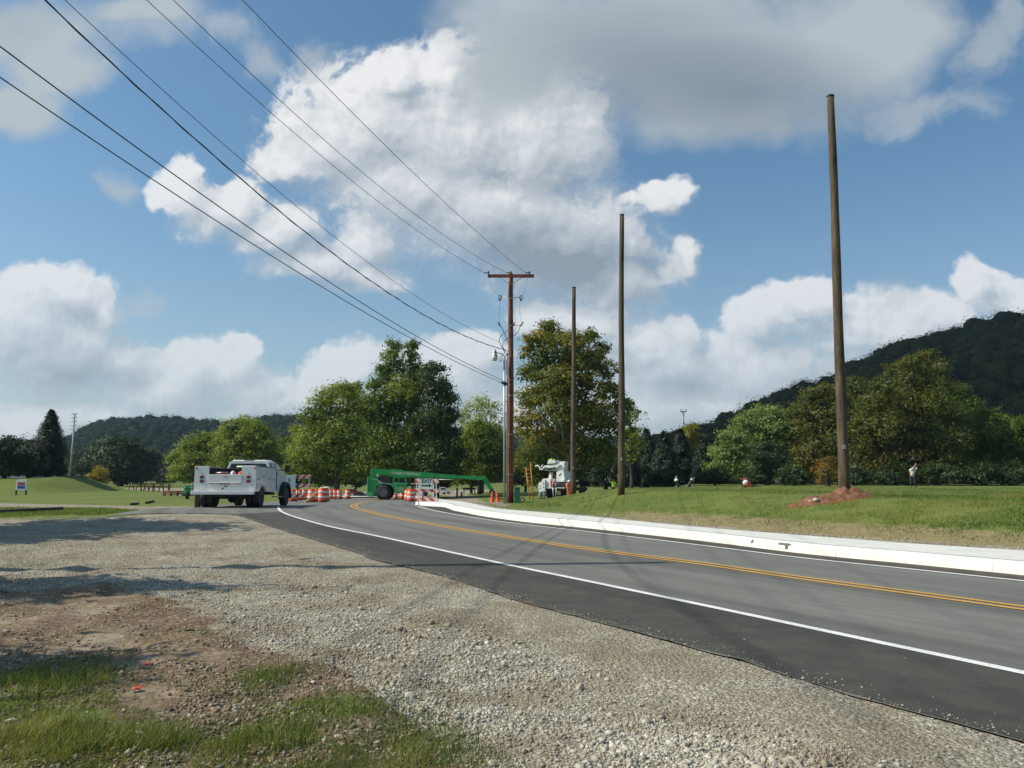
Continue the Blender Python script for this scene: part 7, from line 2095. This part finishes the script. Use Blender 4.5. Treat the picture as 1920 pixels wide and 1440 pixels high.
# ------------------------------------------------------------------ hills with their woods
def hill(prof, Df, Dr, Db, th, name, seed, ncrown, leaf, nl, crown_r, tint0, lm=None):
    us = np.array([p[0] for p in prof], float); vs = np.array([p[1] for p in prof], float)
    ts = (us - 960) / F / cp
    def Hs(t):
        v = np.interp(t, ts, vs)
        a = (720.0 - v) / F
        return (sp + a * cp) / (cp - a * sp) * Dr - th + EYE
    T = np.linspace(ts[0], ts[-1], 150); R_ = np.concatenate([np.linspace(Df, Dr, 34), np.linspace(Dr, Db, 14)[1:]])
    TT, RR = np.meshgrid(T, R_)
    def surf(t, y):
        q = np.clip((y - Df) / (Dr - Df), 0, 1); k = np.where(y <= Dr, q ** 0.85 * (1.0) , 1 - ((y - Dr) / (Db - Dr)) ** 1.5)
        return -2.5 + (Hs(t) + 2.5) * np.where(y <= Dr, sstep(q, -.15, 1.05) * .55 + .45 * q, k) + 5.0 * (fbm(t * y * .02, y * .02, seed, 3) - .5) * np.clip(q * 3, 0, 1) * (q < .97)
    Z = surf(TT, RR)
    V = np.stack([(TT * RR).ravel(), RR.ravel(), Z.ravel()], 1)
    n = len(T); fc = [(i * n + j, i * n + j + 1, (i + 1) * n + j + 1, (i + 1) * n + j) for i in range(len(R_) - 1) for j in range(n - 1)]
    o = mesh_np(name, V, fc, M_forestfloor, smooth=True); tag(o, kind='structure')
    r = np.random.default_rng(seed)
    # crowns, some of them standing proud of the rest
    t = r.uniform(ts[0], ts[-1], ncrown); q = r.random(ncrown) ** 0.75; y = Df + (Dr * 1.01 - Df) * q
    # extra crowns along the skyline
    k = int(ncrown * .18); y[:k] = Dr * r.uniform(.965, 1.01, k)
    x = t * y; z = surf(t, y)
    cr = crown_r * r.uniform(.55, 1.5, ncrown)
    pop = np.clip(r.normal(0, th * .15, ncrown), -th * .25, th * .3)
    nsub = 12; m = nl // nsub
    d = unit(ncrown * nsub, r); d[:, 2] = np.abs(d[:, 2]) * 1.1 - .15
    cc = np.repeat(np.stack([x, y, z + th * .45 + cr * .33 + pop], 1), nsub, 0) + d * np.repeat(cr, nsub)[:, None] * np.array([.84, .84, .74])
    C = np.repeat(cc, m, 0) + np.clip(r.normal(size=(len(cc) * m, 3)), -1.25, 1.25) * (np.repeat(np.repeat(cr, nsub), m) * .15)[:, None]
    N_ = np.repeat(d, m, 0) + np.array([0, 0, .5])
    # the closed canopy below the outer leaves
    iv, if_ = ico_mesh(2)
    bl = iv[None] * (cr[:, None, None] * np.array([.66, .66, .60])) * (1 + r.normal(0, .10, (ncrown, len(iv), 1)))
    bl = bl + np.stack([x, y, z + th * .45 + cr * .27 + pop], 1)[:, None, :]
    Fb = (if_[None] + (np.arange(ncrown) * len(iv))[:, None, None]).reshape(-1, 3)
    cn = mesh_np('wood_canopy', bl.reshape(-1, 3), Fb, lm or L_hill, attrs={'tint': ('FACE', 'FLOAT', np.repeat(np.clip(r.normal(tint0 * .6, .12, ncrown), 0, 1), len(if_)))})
    tag(cn, 'closed canopy of the wood on the hill at the ' + ('left' if us[0] < 500 else 'right'), 'wood', kind='stuff')
    tt = np.clip(np.repeat(np.repeat(r.normal(tint0, .2, ncrown), nsub), m) + r.normal(0, .1, len(C)), 0, 1)
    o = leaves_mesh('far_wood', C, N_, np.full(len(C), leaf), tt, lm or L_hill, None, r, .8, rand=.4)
    return o
M_forestfloor = paint('forest_floor', (0.012, 0.018, 0.008), 1.0, var=.4, vs=.05)
M_forestfloor.node_tree.nodes['Principled BSDF'].inputs['Specular IOR Level'].default_value = 0.0
o = hill([(60,880),(100,862),(125,832),(150,812),(185,794),(215,786),(260,783),(330,782),(370,788),(420,792),(470,790),(520,784),(560,782),(640,790),(760,800),(960,812),(1120,822),(1260,822),(1340,830)], 430, 700, 1000, 11, 'hill', 101, 3800, 1.0, 84, 5.0, .35)
tag(o, 'hazy blue green wood covering the hill at the left', 'wood', kind='stuff')
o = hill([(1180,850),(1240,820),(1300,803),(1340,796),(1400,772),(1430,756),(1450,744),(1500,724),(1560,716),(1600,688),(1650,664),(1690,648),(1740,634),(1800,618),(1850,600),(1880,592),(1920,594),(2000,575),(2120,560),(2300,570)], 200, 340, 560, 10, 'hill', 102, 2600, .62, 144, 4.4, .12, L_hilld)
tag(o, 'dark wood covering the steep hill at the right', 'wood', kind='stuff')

# ------------------------------------------------------------------ masts and the building at the left
def masts():
    Y = 165.0; p = at(131, 890, Y); z = gz(p.x, Y); k = Y / F
    q = at(133, 776, Y); H = q.z - z
    t = thing('light_mast', 'tall grey stadium light mast right of the conical evergreen', 'light mast', (p.x, Y, z))
    MB().tube([(-.1, 0, -.5), (.15, 0, H * .5), (.25, 0, H)], [.22, .17, .11], 10).build('mast', M_galv, t)
    for lv in (0.0, .8, 1.6, 2.4, 3.2):
        MB().box(-.25, .75, -.06, .06, H - lv - .05, H - lv + .05).build('crossbar', M_galv, t)
        for x in (-.15, .25, .65): MB().lathe([(.02, .1), (.16, .0), (.24, -.2), (.0, -.21)], 10, (x, -.25, H - lv + .1), 'z').build('floodlight', M_plasticw, t)
    MB().box(-.9, .9, -.5, .5, 0.0, 2.2, bev=.05).build('equipment_cabinet', M_galv, t)
    MB().box(1.0, 1.5, -.3, .3, .0, 3.0, bev=.03).build('transformer', M_wall, t)
    Y = 420.0; p = at(1282, 800, Y); q = at(1282, 771, Y); z0 = p.z - 14; H = q.z - z0
    t = thing('radio_mast', 'thin grey lattice mast with a small head on the skyline above the dark evergreens', 'mast', (p.x, Y, z0))
    m = MB()
    for a, b_ in ((-.55, -.4), (.55, -.4), (0, .6)): m.tube([(a, b_, 0), (a, b_, H)], .14, 5)
    n = 16
    for i in range(n):
        h0, h1 = H * i / n, H * (i + 1) / n
        m.tube([(-.55, -.4, h0), (.55, -.4, h1)], .09, 4); m.tube([(.55, -.4, h0), (-.55, -.4, h1)], .09, 4); m.tube([(0, .6, h0), (-.55, -.4, h1)], .09, 4)
    m.build('lattice', M_galv, t)
    MB().box(-1.6, 1.6, -.5, .5, H - .5, H + .1).build('platform', M_galv, t)
    for x in (-1.3, 1.3): MB().box(x - .2, x + .2, -.6, -.3, H - .6, H + 1.2).build('antenna', M_galv, t)
    # pale building between the dark trees
    Y = 190.0; p = at(32, 895, Y); q = at(32, 824, Y); z = gz(p.x, Y)
    t = thing('pale_building', 'long pale blue grey building behind the dark trees at the left', 'building', (p.x, Y, z))
    H = q.z - z
    MB().box(-9, 3.2, 0, 14, -.5, H - .7).build('wall', M_wall, t)
    MB().box(-9.4, 3.6, -.4, 14.4, H - .699, H, bev=.1).build('roof', M_roofm, t)
    for x in (-7.5, -4.5, -1.5, 1.2):
        w_ = MB().box(x - .7, x + .7, -.06, -.003, H * .45, H * .68).build('window', M_roofm, t)
        MB().box(x - .58, x + .58, -.075, -.061, H * .46, H * .67).build('pane', M_glass, w_)
masts()

# ------------------------------------------------------------------ the air
HAZE = True
if HAZE:
    hz = MB().box(-1050, 1050, -60, 1120, -12, 190).build('haze', None)
    m = bpy.data.materials.new('haze_air'); m.use_nodes = True
    nt = m.node_tree; nt.nodes.clear()
    out = nt.nodes.new('ShaderNodeOutputMaterial'); pv = nt.nodes.new('ShaderNodeVolumePrincipled')
    pv.inputs['Color'].default_value = (0.6, 0.8, 1.0, 1)
    pv.inputs['Density'].default_value = 0.00012
    pv.inputs['Anisotropy'].default_value = 0.2
    nt.links.new(pv.outputs[0], out.inputs['Volume'])
    hz.data.materials.append(m)
    tag(hz, 'thin bluish air between the camera and the hills', 'haze', kind='stuff')
    scene.cycles.volume_bounces = 0
